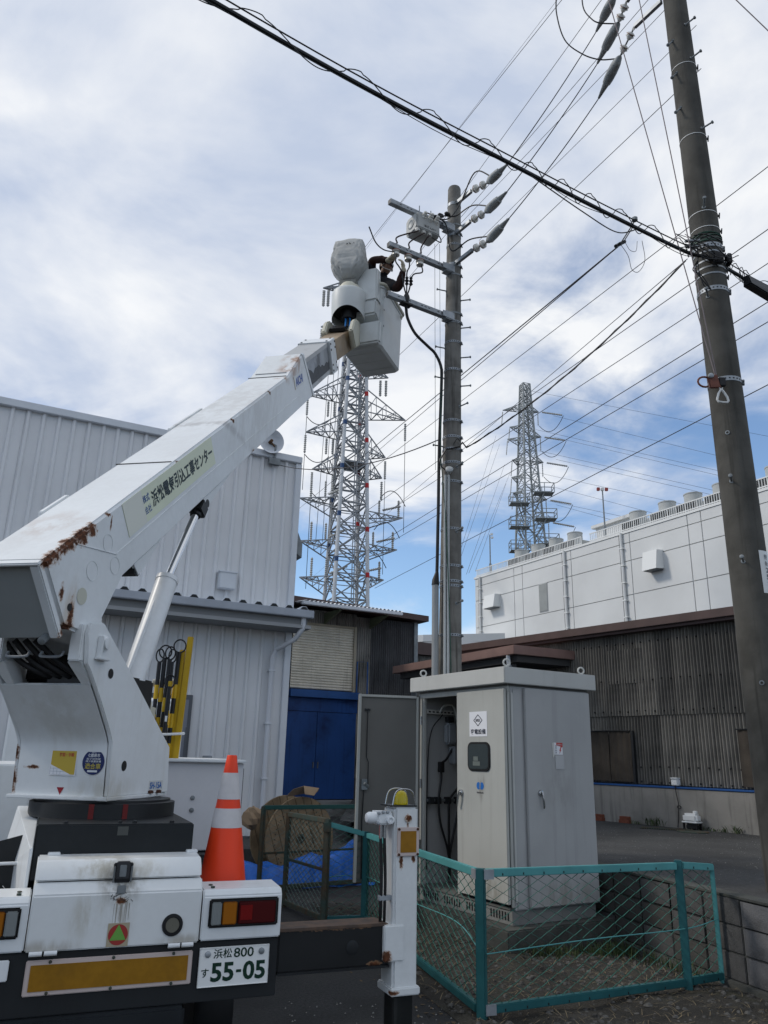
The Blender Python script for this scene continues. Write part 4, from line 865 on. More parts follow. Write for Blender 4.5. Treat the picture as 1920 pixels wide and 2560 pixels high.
for i, (a, b, c) in enumerate(DE):
    cov0 = [(1.37, 9.02, 9.45), (1.335, 9.03, 8.955), (1.345, 9.0, 8.44)][i]
    strain('%s strain insulator with grey rubber cover on the right of the near pole' % hv_n[i], a, b, c, cov0)
    mb = MB(); mb.tube(catenary(c, FT[i], .05, 12), .0075, 6); top('high_voltage_wire', mb, cable_m, '%s of the three black wires between the two poles' % ['top', 'middle', 'lowest'][i], 'power line', 'wires between the poles')
    # lead from the cover back to the switch
    cv = V(cov0)+V((.06, -.05, .06)); bsh = FS @ V(((.08, -.02, -.12)[i], .19, .13))
    mid_ = [V((1.20, 9.15, 9.74)), V((1.16, 9.2, 9.20)), V((1.12, 9.2, 8.62))][i]; wrap = [V((1.0, 9.42, 9.38)), V((.95, 9.40, 9.18)), V((.88, 9.38, 8.56))][i]
    mb = MB(); mb.tube(spline([cv, mid_, wrap, V((.80, 9.36, 9.08-.22*(i == 2)))+V((0, 0, .06*i)), bsh]), .010, 7)
    ld = top('switch_lead', mb, cable_m, '%s black lead curving from the rubber cover to the switch box' % hv_n[i], 'cable', 'switch leads')
for z in (9.507, 8.962, 8.442): band(npole, NP, nr, z-.01, .05, galv, False, V((.3, -.95, 0)))
for q in ((.82, 9.37, 9.18), (.72, 9.33, 9.12), (.60, 9.22, 8.99)):
    mb = MB(); mb.lathe([(.012, -.05), (.03, -.03), (.032, .02), (.014, .05)], frame(V(q), UP, AN, -AL), 10); top('cable_joint', mb, black, 'black cable joint sleeve between switch box and pole, ' + {.82: 'nearest the pole', .72: 'the middle one', .60: 'nearest the switch box'}[q[0]], 'cable joint', 'cable joints')

# ------------------------------------------------------------------ right utility pole
RP = lambda z: V((3.425-.006*(z-4), 7.0, z)); rr_ = lambda z: .19-.0058*z
rpole = thing('utility_pole', 'tall dark concrete utility pole at the right edge with straps and winch rope', 'utility pole', RP(0))
mb = MB(); zz = [0, 3, 6, 9, 12, 13.5]; mb.tube([RP(z) for z in zz], [rr_(z) for z in zz], 36); mb.build('shaft', pole_m2, rpole, world=True)
for z in (6.85, 6.32, 5.27): band(rpole, RP, rr_, z, .05, galv)
for z in (9.35, 8.32, 7.28, 7.08): band(rpole, RP, rr_, z, .007, fwhite, False)
for z in (6.77, 6.66, 6.58, 6.50): band(rpole, RP, rr_, z, .018, galv, False)
mb = MB()
for k in range(5):
    pts = [RP(6.93+.012*k)+V((math.cos(a)*(rr_(7)+.006), math.sin(a)*(rr_(7)+.006), .03*math.sin(a+k))) for a in [j*math.pi/12 for j in range(25)]]; mb.tube(pts, .006, 5, False)
mb.build('green_wire', mat('green_wire', (0.03, 0.075, 0.055), 0.5), rpole, world=True)
for c, e in (((3.42, 6.85, 9.92), (3.53, 6.8, 9.99)), ((3.44, 6.85, 9.41), (3.54, 6.8, 9.47)), ((3.46, 6.85, 8.39), (3.57, 6.8, 8.44)), ((3.24, 6.92, 9.74), (3.07, 6.85, 9.53)), ((3.24, 6.92, 9.25), (3.08, 6.85, 9.04)), ((3.24, 6.92, 8.74), (3.08, 6.85, 8.55)), ((3.36, 6.86, 7.32), (3.31, 6.70, 7.36)), ((3.27, 6.86, 6.23), (3.19, 6.72, 6.27)), ((3.28, 6.85, 4.19), (3.20, 6.70, 4.21)), ((3.30, 6.84, 3.40), (3.22, 6.70, 3.42))):
    c, e = V(c), V(e); h = V((c.x-RP(c.z).x, c.y-7.0, 0)).normalized(); step(rpole, RP(c.z)+h*rr_(c.z)*.97, (e-c), .12, .010)
mb = MB(); c = RP(4.69)+V((-.6, -.8, 0)).normalized()*(rr_(4.69)-.002); F = frame(c, V((.8, -.6, 0)), UP, V((-.6, -.8, 0))); mb.lathe([(.022, 0), (.022, .006), (.012, .007), (.012, .001)], F, 12); mb.build('bolt_socket', galv_d, rpole, world=True)
mb = MB(); c = RP(2.3)+V((-.5, -.85, 0)).normalized()*(rr_(2.3)-.002); F = frame(c, V((.85, -.5, 0)), UP, V((-.5, -.85, 0))); mb.lathe([(.022, 0), (.022, .006), (.012, .007), (.012, .001)], F, 12); mb.build('bolt_socket', galv_d, rpole, world=True)
# number plate
pd = V((.55, -.835, 0)).normalized(); px_ = V((.835, .55, 0)).normalized(); c = RP(3.3)+pd*(rr_(3.3)+.003); F = frame(c, px_, UP, pd)
mb = MB(); rows = []
for z in (-.2, .2):
    rows.append([RP(3.3+z)+V((math.cos(a), math.sin(a), 0))*(rr_(3.3)+.004) for a in [math.atan2(pd.y, pd.x)+(-.42+.84*k/8) for k in range(9)]])
mb.sheet(rows); npl = mb.build('number_plate', mat('plate_white', (0.66, 0.67, 0.66), 0.4), rpole, world=True)
for i, ch in enumerate('野新25左の'): text('number_text', ch, blackp, npl, RP(3.44-.062*i)+pd*(rr_(3.3)+.006), px_, UP, .045, .045)
# number plate end; snatch block, rope and handle
sn = thing('snatch_block', 'red-brown rope block strapped to the right pole, with a white handle below', 'pulley', (3.20, 6.83, 5.2))
rb = mat('red_brown_iron', (0.17, 0.06, 0.04), 0.6, var=0.3, vscale=20)
mb = MB(); fx, fz, fy = V((1, 0, 0)), UP, V((0, -1, 0)); F = frame(V((3.20, 6.80, 5.20)), fx, fz, fy)
mb.prism([F @ V(q) for q in [(-.05, .04, -.01), (.05, .075, -.01), (.075, -.07, -.01), (-.03, -.075, -.01)]], (0, -.03, 0)); mb.build('cheek', rb, sn, world=True, bevel=.006)
mb = MB(); mb.tube([F @ V((-.045+.065*math.cos(a)-.035, -.01+.055*math.sin(a), .01)) for a in [R(60)+R(24)*k for k in range(11)]], .010, 8); mb.build('hook', rb, sn, world=True)
mb = MB(); mb.lathe([(.026, 0), (.026, .02), (.016, .026)], F @ M.Translation(V((-.02, .05, .02))), 12); mb.build('pin', galv, sn, world=True)
mb = MB(); mb.fbox(F, (.06, -.05, -.02), (.13, .045, .02)); mb.build('strap_pad', black, sn, world=True, bevel=.008)
mb = MB(); F = frame(V((3.275, 6.79, 5.03)), fx, fz, fy); mb.tube([F @ V(q) for q in [(-.02, .10, 0), (.0, .085, 0), (.018, .10, 0)]], .006, 6); mb.tube([F @ V(q) for q in [(0, .085, 0), (-.03, .04, 0), (-.052, -.03, 0), (-.04, -.05, 0), (.0, -.057, 0), (.045, -.057, 0), (.058, -.04, 0), (.05, .0, 0), (.025, .05, 0), (0, .085, 0)]], .011, 8)
mb.build('handle', mat('handle_white', (0.62, 0.62, 0.60), 0.5), sn, world=True)
for i, (a, b) in enumerate((((3.24, 6.80, 5.25), (2.36, 6.4, 9.68)), ((3.25, 6.80, 5.25), (2.70, 6.4, 9.70)))):
    mb = MB(); a, b = V(a), V(b); mb.tube([a, b+(b-a)*.5], .0055, 6); top('winch_rope', mb, mat('pinkish_rope', (0.24, 0.20, 0.20), 0.7), ['left of the two thin ropes rising from the rope block', 'right of the two thin ropes rising from the rope block'][i], 'rope', 'ropes of the block', base=a)
strain('lowest strain insulator with grey rubber cover beside the top of the right pole', (3.27, 7.1, 10.57), (3.05, 7.45, 10.57), FT[2], (2.93, 7.74, 10.38))
strain('middle strain insulator with grey rubber cover beside the top of the right pole', (3.2, 7.1, 11.2), (3.0, 7.5, 11.06), FT[1], (2.95, 7.74, 10.96))
strain('highest grey rubber cover beside the right pole, cut by the top edge', (3.2, 7.1, 11.75), (3.02, 7.45, 11.62), FT[0], (2.94, 7.76, 11.46))
for i, pts in enumerate(([(2.2, 7.9, 11.71), (2.2, 7.95, 11.36), (2.29, 7.95, 10.9), (2.49, 7.9, 10.61), (2.7, 7.85, 10.46), (2.90, 7.78, 10.40)], [(2.55, 7.9, 11.72), (2.56, 7.9, 11.41), (2.63, 7.85, 11.18), (2.72, 7.8, 11.04), (2.93, 7.75, 10.97)])):
    mb = MB(); mb.tube(spline([tuple(V(pts[0])+V((.02, 0, .6)))]+pts), .009, 6); top('loop_cable', mb, cable_m, ['large black cable loop dropping to the lowest cover by the right pole', 'smaller black cable loop dropping to the middle cover by the right pole'][i], 'cable', 'loop cables')
mb = MB(); mb.tube([(3.40, 6.0, 9.44), (4.3, 6.0, 8.12)], .006, 6); top('stay_wire', mb, mat('pinkish_rope', (0.24, 0.20, 0.20), 0.7), 'single thin wire crossing the top right corner of the picture', 'wire')

# ------------------------------------------------------------------ thick cable bundle on the right pole
ZB = 6.653
bpts = [(-5.93, 1.34, ZB+.35), (-3.2, 2.9, ZB+.12), (-.6, 4.57, ZB+.02), (1.036, 5.554, ZB), (2.022, 6.143, ZB), (3.05, 6.73, ZB), (3.30, 6.79, ZB-.02), (3.733, 7.06, ZB-.03), (4.205, 7.34, ZB-.05), (7, 9.0, ZB)]
bp = spline(bpts, 10); bun = thing('cable_bundle', 'thick black lashed cable bundle crossing the sky from upper left to the right pole', 'cable', bpts[5])
def off(pts, dz, dy=0): return [q+V((0, dy, dz)) for q in pts]
mb = MB(); mb.tube(bp, .019, 8); mb.build('main_cable', cable_m, bun, world=True)
mb = MB(); mb.tube(off(bp, .015, .02), .013, 6); mb.build('second_cable', cable_m, bun, world=True)
mb = MB(); mb.tube(off(bp, .085), .0065, 6); mb.build('messenger_wire', cable_m, bun, world=True)
mb = MB(); pts = []
N_ = 900
for i in range(N_+1):
    f = i/N_*(len(bp)-2); k = int(f); c = bp[k].lerp(bp[k+1], f-k); 
    ph = i/N_*2*math.pi*26; s_ = math.sin(ph); 
    pts.append(c+V((0, .045*math.cos(ph), .03+.075*s_+(.02 if s_ > .8 else 0))))
mb.tube(pts, .0045, 5); mb.build('lashing_wire', cable_m, bun, world=True)
mb = MB(); mb.tube([q+V((0, 0, -.03-.03*math.sin(i*.55))) for i, q in enumerate(bp)], .0035, 5); mb.build('thin_sub_cable', cable_m, bun, world=True)
a = V((2.2, 6.25, ZB)); 
mb = MB(); mb.tube(spline([V((1.25, 5.68, ZB-.02)), V((1.8, 6.0, ZB-.14)), V((2.15, 6.2, ZB-.19)), V((2.38, 6.36, ZB-.05)), V((2.5, 6.43, ZB+.08))]), .006, 6); mb.build('slack_cable', cable_m, bun, world=True)
mb = MB(); c = V((2.42, 6.38, ZB)); mb.lathe([(.012, 0), (.03, .01), (.03, .04), (.012, .05)], M.Translation(c+V((0, 0, .075))), 10); mb.build('clamp', galv_d, bun, world=True)
cl = V((2.30, 6.50, ZB-.10))
mb = MB(); F = frame(cl, V((.6, .5, .62)).normalized(), V((.64, -.77, 0)), V((.47, .4, -.78)).normalized())
for y in (-.022, .022): mb.tube([F @ V((-.07, y, 0)), F @ V((.06, y, 0))], .018, 8)
mb.tube([cl, c+V((0, 0, .08))], .006, 5); mb.tube([cl+V((.02, 0, 0)), c+V((-.03, 0, .0))], .006, 5); mb.build('anchor_clamps', blackp, bun, world=True)
mb = MB(); mb.tube(spline([cl, cl+V((.08, .03, -.12)), cl+V((.10, .02, -.28)), cl+V((.17, .03, -.30)), cl+V((.25, .05, -.15)), cl+V((.24, .05, .08))]), .003, 5); mb.tube(spline([cl+V((.05, 0, .02)), cl+V((.09, .0, -.07)), cl+V((.15, 0, -.08)), cl+V((.18, .02, .05))]), .0025, 5); mb.build('wire_loop', cable_m, bun, world=True)
# black splice box
mb = MB(); c = V((3.80, 7.02, ZB-.12)); d = (V((4.6, 7.52, ZB-.16))-c).normalized(); x = V((-d.y, d.x, 0)).normalized(); F = frame(c, d, x, d.cross(x))
mb.hexa([F @ V(q) for q in [(0, -.05, -.07), (.9, -.05, -.07), (.9, .05, -.07), (0, .05, -.07), (-.02, -.03, .05), (.9, -.05, .07), (.9, .05, .07), (-.02, .03, .05)]]); mb.build('splice_box', blackp, bun, world=True, bevel=.012)
# small clutter of wires on the pole at the bundle
mb = MB()
for k in range(9):
    a = V((3.05+rnd.uniform(-.1, .1), 6.72, ZB+rnd.uniform(-.08, .25))); b = V((3.42+rnd.uniform(-.08, .25), 6.80, ZB+rnd.uniform(-.25, .2)))
    mb.tube(spline([a, a.lerp(b, .3)+V((0, -.05, rnd.uniform(-.12, .10))), a.lerp(b, .7)+V((0, -.04, rnd.uniform(-.12, .08))), b]), rnd.choice([.0035, .005, .007]), 5)
for k in range(3):
    mb.tube(spline([V((3.2, 6.80, ZB-.05)), V((3.18-.03*k, 6.76, ZB-.2)), V((3.22, 6.78, ZB-.36+.05*k)), V((3.30, 6.80, ZB-.40))]), .006, 5)
mb.build('tangled_wires', cable_m, bun, world=True)
mb = MB(); mb.bb((3.36, 6.77, ZB-.08), (3.46, 6.82, ZB+.05)); mb.bb((3.55, 6.86, ZB-.02), (3.60, 6.95, ZB+.1)); mb.build('terminal_block', black, bun, world=True, bevel=.01)
for z in (6.55, 6.48): 
    mb = MB(); mb.bar((3.10, 6.82, z+.3), (3.26, 6.84, z+.33), .03, .02); mb.build('hook', galv_d, bun, world=True)
# service cables between the poles and onwards
S0, S1 = (3.10, 6.86, 6.64), (1.08, 9.5, 5.56)
mb = MB(); cs = catenary(S0, S1, .16, 40); mb.tube(cs, .009, 6); mb.tube([q+V((0, .006*math.cos(i*1.3), .012*math.sin(i*1.3))) for i, q in enumerate(cs)], .007, 6)
top('service_cable', mb, cable_m, 'twisted black service cable sagging from the right pole to the near pole', 'cable', base=S0)
mb = MB(); mb.tube([(1.08, 9.5, 5.56), (1.02, 9.46, 5.62), (.98, 9.45, 5.55), (.94, 9.45, 5.54), (.80, 9.44, 5.50), (.72, 9.46, 5.36), (.74, 9.43, 5.25), (.80, 9.42, 5.2)], .010, 6); mb.tube(spline([(1.0, 9.46, 5.62), (.95, 9.44, 5.66), (.90, 9.45, 5.58)]), .006, 5); top('service_lead', mb, cable_m, 'short black lead wrapping the near pole below the service cable', 'cable')
mb = MB(); mb.tube(catenary((3.12, 6.86, 6.66), (-4.98, 48.00, 11.96), .0, 24), .0045, 5); top('telephone_wire', mb, wire_m, 'thin wire above the twisted service cable, running on behind the near pole', 'wire')
for i, dz in enumerate((0, .03)):
    mb = MB(); mb.tube(catenary((2.28, 6.52, ZB-.12), (-4.9+.9*i, 40, 14.2+.3*i), .0, 12), .006 if i else .008, 5); top('drop_wire', mb, wire_m, ['thicker of the two drop wires falling left from the clamps on the bundle', 'thinner of the two drop wires falling left from the clamps on the bundle'][i], 'wire', 'drop wires')
mb = MB(); mb.tube(catenary((.70, 9.5, 5.66), (-2.15, 13.95, 6.98), .25, 20), .008, 5); top('lamp_wire', mb, wire_m, 'thin wire sagging left from the near pole to the warehouse roof lamp', 'wire')
for i in range(2):
    mb = MB(); mb.tube([(.64+.07*i, 9.42, 9.6-.9), (.66+.07*i, 9.42, 5.2)], .003, 5); top('pull_cord', mb, mat('green_wire', (0.03, 0.075, 0.055), 0.5), ['left thin cord hanging beside the near pole', 'right thin cord hanging beside the near pole'][i], 'cord', 'hanging cords')
# ------------------------------------------------------------------ high-voltage cabinet
K = V((1.215, 7.5, 0)); e1 = V((.857, .515, 0)).normalized(); e2 = V((-.515, .857, 0)).normalized(); FC = frame(K, e1, e2, UP)
cabm = mat('cabinet_grey_enamel', (0.40, 0.405, 0.38), 0.5, var=0.09, vscale=1.5, streak=0.28, bump=.05, bscale=3, dirt=(0.20, 0.19, 0.17), dirt_amt=0.08, stains=[(tuple(FC @ V((-.034, .37, 1.36))-K), .16, (.5, .5, 1.2), (.16, .15, .13), .75), (tuple(FC @ V((-.034, .30, .45))-K), .42, (1, 1, .5), (.20, .185, .15), .7), (tuple(FC @ V((-.034, .69, 1.15))-K), .14, (.5, .5, 1.3), (.22, .21, .18), .6)])
cabr = mat('cabinet_grey_shaded_side', (0.375, 0.38, 0.38), 0.5, var=0.09, vscale=1.5, streak=0.25, bump=.05, bscale=3, dirt=(0.2, 0.2, 0.2), stains=[(tuple(FC @ V((.6, -.034, 1.35))-K), .3, (1, 1, 1.4), (.26, .26, .25), .5), (tuple(FC @ V((.6, -.034, .42))-K), .6, (1, 1, .4), (.22, .21, .18), .7)])  # sides away from the sun: shade put into a darker, bluer enamel copy
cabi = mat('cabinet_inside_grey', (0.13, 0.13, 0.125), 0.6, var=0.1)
cap_m = mat('cabinet_cap_grey', (0.47, 0.475, 0.455), 0.5, var=0.06, streak=0.08)
cab = thing('cabinet', 'tall grey high-voltage cabinet with one door open, inside the teal fence', 'cabinet', K)
def cb(name, a, b, m, parent=cab, bevel=.004): mb = MB(); mb.fbox(FC, a, b); return mb.build(name, m, parent, world=True, bevel=bevel)
cb('plinth', (-.16, -.13, 0), (1.25, 1.7, .215), dconc, bevel=.012)
bs = cb('base_frame', (.01, .01, .216), (1.03, 1.47, .335), mat('base_frame_grey', (.20, .205, .20), .6, var=.2, streak=.3))
mb = MB()
for i in range(34):
    if i % 9 in (7, 8): continue
    mb.fbox(FC, (.006, .06+i*.04, .25), (.0095, .075+i*.04, .315))
mb.build('vent_slots', black, bs, world=True, smooth=0, kind='stuff')
cb('right_wall', (0.035, 0, .336), (1.06, .025, 2.28), cabr)
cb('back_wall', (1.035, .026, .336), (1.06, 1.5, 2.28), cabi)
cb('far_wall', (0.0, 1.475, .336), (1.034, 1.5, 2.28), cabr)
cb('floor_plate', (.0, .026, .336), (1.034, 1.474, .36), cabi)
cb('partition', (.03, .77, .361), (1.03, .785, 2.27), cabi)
fr = cb('front_frame', (0, 0, 2.23), (.034, 1.474, 2.28), cabm)
for y0, y1 in ((0, .012), (.765, .80), (1.40, 1.474)): cb('frame_post', (0, y0, .361), (.034, y1, 2.229), cabm, fr)
cap = cb('roof_cap', (-.075, -.055, 2.30), (1.135, 1.575, 2.455), cap_m, bevel=.006)
cb('cap_neck', (.0, .0, 2.281), (1.06, 1.5, 2.299), cabi, cap)
for x, y in ((0.02, 0.02), (1.04, .05), (.0, 1.42), (1.04, 1.42)):
    mb = MB(); o_ = FC @ V((x, y, 2.475)); mb.tube([o_+(e1*math.cos(a)-e2*.3*math.cos(a))*.032+UP*(.028+.032*math.sin(a)) for a in [R(-90)+R(30)*k for k in range(13)]], .009, 8, False); mb.tube([o_-UP*.02, o_+UP*.004], .02, 10); mb.build('lifting_eye', cap_m, cap, world=True)
nd = cb('closed_door', (-.034, .008, .385), (-.002, .76, 2.255), cabm, bevel=.006)
rd = cb('side_door', (.19, -.034, .35), (1.05, -.002, 2.27), cabr, bevel=.006)
cb('corner_strip', (.035, -.014, .40), (.06, -.002, 2.22), cap_m)
cb('corner_panel', (.062, -.006, .345), (.17, -.001, 2.26), cabr)
# window, handles, notices
def rrect(w_, h_, r_, n=5):
    pts = []
    for cx_, cy_, a0 in ((w_/2-r_, h_/2-r_, 0), (-w_/2+r_, h_/2-r_, 90), (-w_/2+r_, -h_/2+r_, 180), (w_/2-r_, -h_/2+r_, 270)):
        for k in range(n+1): a = R(a0+90*k/n); pts.append((cx_+r_*math.cos(a), cy_+r_*math.sin(a)))
    return pts
glass = mat('dark_window_glass', (0.03, 0.04, 0.042), 0.08, spec=0.6)
FLd = frame(FC @ V((-.034, .397, 1.63)), -e2, UP, -e1)     # reading frame on the left-facing door
mb = MB(); mb.prism([FLd @ V((x, y, 0)) for x, y in rrect(.345, .27, .06)], -e1*.012); wf = mb.build('window_gasket', black, nd, world=True, bevel=.004)
mb = MB(); mb.prism([FLd @ V((x, y, .012)) for x, y in rrect(.305, .23, .045)], -e1*.003); mb.build('window_glass', glass, nd, world=True)
mb = MB(); mb.fbox(FLd, (-.08, -.085, .0155), (.03, -.045, .017)); mb.fbox(FLd, (-.07, -.04, .0155), (.0, .0, .017)); mb.build('meter_seen_behind', mat('meter_pale', (0.13, 0.15, 0.14), 0.5), nd, world=True, smooth=0)
FSg = frame(FC @ V((-.0345, .405, 1.935)), -e2, UP, -e1)
mb = MB(); mb.fbox(FSg, (-.138, -.118, 0), (.138, .118, .002)); sg = mb.build('warning_sign', mat('sign_white', (0.70, 0.71, 0.74), 0.4), nd, world=True, smooth=0)
nav = mat('navy_print', (0.012, 0.014, 0.03), 0.5)
mb = MB()
for (r1, r2) in ((.072, .060),):
    for k in range(4):
        a, b = R(90*k), R(90*k+90); sx, sy = 1.0, .80
        q = [(r1*math.cos(a)*sx, r1*math.sin(a)*sy), (r1*math.cos(b)*sx, r1*math.sin(b)*sy), (r2*math.cos(b)*sx, r2*math.sin(b)*sy), (r2*math.cos(a)*sx, r2*math.sin(a)*sy)]
        mb.add([FSg @ V((x, y+.035, .0032)) for x, y in q], [(0, 1, 2, 3)])
mb.build('diamond_mark', nav, sg, world=True, smooth=0)
text('sign_text', '高電圧', nav, sg, FSg @ V((0, .035, .0025)), -e2, UP, .075, .028, bold=.01)
text('sign_text', '変電設備', nav, sg, FSg @ V((0, -.072, .0025)), -e2, UP, .235, .05, bold=.012)
FLg = frame(FC @ V((-.0345, .387, 1.362)), -e2, UP, -e1); lb = mat('logo_blue', (0.02, 0.13, 0.42), 0.5)
mb = MB()
for s_ in (-1, 1):
    ring = [(s_*.026+.030*math.cos(a), .034*math.sin(a)) for a in [R(30)*k+R(15) for k in range(12)]]; mb.add([FLg @ V((x, y, .001)) for x, y in ring], [tuple(range(12))])
mb.build('maker_logo', lb, nd, world=True, smooth=0)
mb = MB(); mb.add([FLg @ V((x, y, .0022)) for x, y in ((-.010, -.02), (.004, -.026), (.010, .02), (-.004, .026))], [(0, 1, 2, 3)]); mb.build('logo_gap', cabm, nd, world=True, smooth=0)
text('logo_text', 'kawamura', nav, nd, FLg @ V((0, -.058, .001)), -e2, UP, .10, .020, bold=.01)
steel = mat('bright_steel', (0.42, 0.43, 0.44), 0.25, 0.9)
def lever(parent, F, tilt):
    mb = MB(); mb.lathe([(.030, 0), (.030, .012), (.024, .022), (.012, .024)], F, 16); l_ = mb.build('door_handle', steel, parent, world=True)
    mb = MB(); d = F.to_3x3() @ V((math.sin(tilt), -math.cos(tilt), 0)); o_ = F @ V((0, 0, .026)); n_ = F.to_3x3() @ V((0, 0, 1)); mb.tube([o_-d*.01, o_+d*.05+n_*.008, o_+d*.12+n_*.006, o_+d*.135], [.013, .011, .010, .006], 8); mb.build('lever', steel, l_, world=True)
lever(nd, frame(FC @ V((-.034, .685, 1.29)), -e2, UP, -e1), -.25)
FRd = frame(FC @ V((.345, -.034, 1.315)), e1, UP, -e2); lever(rd, FRd, .12)
FSt = frame(FC @ V((.59, -.0345, 1.72)), e1, UP, -e2)
mb = MB(); mb.fbox(FSt, (-.05, -.055, 0), (.06, .055, .0015)); st_ = mb.build('danger_sticker', mat('sign_white', (0.70, 0.71, 0.74), 0.4), rd, world=True, smooth=0)
redp = mat('danger_red', (0.45, 0.045, 0.04), 0.5)
mb = MB(); mb.add([FSt @ V((x, y, .0026)) for x, y in ((-.02, .055), (.06, .055), (.06, .015), (-.02, .03))], [(0, 1, 2, 3)]); mb.add([FSt @ V((x, y, .0026)) for x, y in ((.035, .02), (.015, -.02), (.028, -.018), (.012, -.052), (.045, -.008), (.032, -.010), (.052, .02))], [(0, 1, 2, 3, 4, 5, 6)]); mb.build('lightning_mark', redp, st_, world=True, smooth=0)
text('sticker_text', 'さわるな', nav, st_, FSt @ V((-.028, -.008, .002)), -UP, e1, .08, .02, bold=.01)
text('sticker_text', '危ない', mat('sign_white', (0.70, 0.71, 0.74), 0.4), st_, FSt @ V((.02, .038, .003)), e1, UP, .06, .016, bold=.01)
mb = MB(); mb.prism([FSt @ V(q) for q in [(-.075, .05, 0), (-.052, .055, 0), (-.05, -.06, 0), (-.07, -.09, 0)]], -e2*.004); mb.build('curled_tape', mat('old_tape', (0.5, 0.5, 0.48), 0.6), rd, world=True, smooth=0)
mb = MB(); mb.fbox(FSt, (-.04, -.19, 0), (.07, -.065, .004)); mb.build('document_pouch', mat('clear_pouch', (0.40, 0.41, 0.42), 0.15), rd, world=True, bevel=.001)
# open door
dh = FC @ V((-.03, 1.435, 0)); de = V((-.225, 8.58, 0)); dx = (V((de.x, de.y, 0))-V((dh.x, dh.y, 0))); DW = dx.length; dx.normalize(); dnn = V((dx.y, -dx.x, 0));
if dnn.y > 0: dnn = -dnn
FDo = frame(V((dh.x, dh.y, 0)), dx, dnn, UP)
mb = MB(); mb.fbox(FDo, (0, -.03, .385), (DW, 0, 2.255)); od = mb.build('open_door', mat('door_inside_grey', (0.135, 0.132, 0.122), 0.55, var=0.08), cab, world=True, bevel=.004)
mb = MB(); mb.fbox(FDo, (.02, 0, .40), (.045, .022, 2.24)); mb.fbox(FDo, (DW-.03, .0, .385), (DW, .024, 2.255)); mb.fbox(FDo, (.045, 0, 2.225), (DW-.03, .022, 2.25)); mb.build('door_lip', cabm, od, world=True, bevel=.003)
mb = MB(); xk = DW-.10
mb.tube([FDo @ V((xk, .02, 2.1)), FDo @ V((xk, .02, 1.6)), FDo @ V((xk-.02, .03, 1.55)), FDo @ V((xk-.02, .03, 1.33))], .006, 6); mb.tube([FDo @ V((xk+.02, .02, 1.27)), FDo @ V((xk+.03, .02, .95)), FDo @ V((xk+.02, .02, .42))], .006, 6); mb.fbox(FDo, (xk-.03, .0, 2.08), (xk+.03, .02, 2.10)); mb.build('lock_rod', blackp, od, world=True)
mb = MB(); mb.fbox(FDo, (xk-.02, .0, 1.27), (xk+.045, .035, 1.38)); mb.tube([FDo @ V((xk-.03, .03, 1.30)), FDo @ V((xk+.02, .05, 1.34))], .018, 8); mb.build('lock_case', galv_d, od, world=True, bevel=.006)
for z in (.7, 1.3, 1.95): mb = MB(); mb.tube([FDo @ V((-.012, .0, z)), FDo @ V((-.012, .0, z+.09))], .011, 8); mb.build('hinge', steel, od, world=True)
# what shows inside: gear on the far side wall
cream_r = mat('rail_cream', (0.45, 0.44, 0.40), 0.5); unit = mat('unit_grey', (0.24, 0.255, 0.27), 0.5)
mb = MB(); mb.fbox(FC, (.04, 1.40, 2.07), (.80, 1.44, 2.115)); rk = mb.build('mounting_rail', cream_r, cab, world=True)
mb = MB()
for i in range(14): mb.fbox(FC, (.06+i*.052, 1.3985, 2.084), (.09+i*.052, 1.3998, 2.10))
mb.build('rail_slots', black, rk, world=True, smooth=0, kind='stuff')
mb = MB(); mb.fbox(FC, (.285, 1.34, 1.755), (.405, 1.44, 1.98)); mb.build('transformer_unit', unit, cab, world=True, bevel=.02)
mb = MB(); mb.fbox(FC, (.30, 1.36, 1.99), (.38, 1.43, 2.05)); mb.build('unit_bracket', blackp, cab, world=True, bevel=.006)
mb = MB(); mb.fbox(FC, (.36, 1.34, 1.55), (.47, 1.44, 1.735)); mb.build('relay_unit', unit, cab, world=True, bevel=.01)
mb = MB(); mb.tube(spline([FC @ V(q) for q in [(.20, 1.38, 2.09), (.23, 1.37, 2.15), (.30, 1.36, 2.175), (.37, 1.36, 2.16), (.42, 1.37, 2.05), (.43, 1.36, 1.80), (.45, 1.33, 1.70), (.44, 1.33, 1.62)]]), .012, 8); mb.build('white_flex', cream_r, cab, world=True)
mb = MB()
for pts in ([(.384, 1.38, 1.73), (.28, 1.37, 1.60), (.207, 1.37, 1.54), (.21, 1.37, 1.40), (.177, 1.37, 1.18), (.20, 1.37, .95), (.30, 1.37, .66), (.31, 1.37, .40)], [(.43, 1.37, 1.30), (.33, 1.37, 1.20), (.31, 1.37, 1.13), (.31, 1.37, .8), (.315, 1.37, .4)], [(.48, 1.37, 1.2), (.43, 1.37, 1.06), (.36, 1.37, .8), (.32, 1.37, .62), (.32, 1.37, .4)], [(.25, 1.40, 2.07), (.10, 1.42, 1.85), (.06, 1.42, 1.3), (.06, 1.42, .5)]):
    mb.tube(spline([FC @ V(q) for q in pts]), .013 if pts[0][0] != .25 else .006, 7)
mb.build('cables', cable_m, cab, world=True)
mb = MB(); mb.fbox(FC, (.18, 1.34, 1.46), (.235, 1.40, 1.57)); mb.build('plug', black, cab, world=True, bevel=.006)
mb = MB(); mb.tube([FC @ V((.04, 1.41, 1.175)), FC @ V((.8, 1.41, 1.172))], .016, 7); cbr = mb.build('clamp_bar', galv_d, cab, world=True)
for x in (.09, .18, .31, .44): mb = MB(); mb.fbox(FC, (x-.03, 1.36, 1.14), (x+.03, 1.43, 1.21)); mb.build('cable_clamp', blackp, cbr, world=True, bevel=.006)

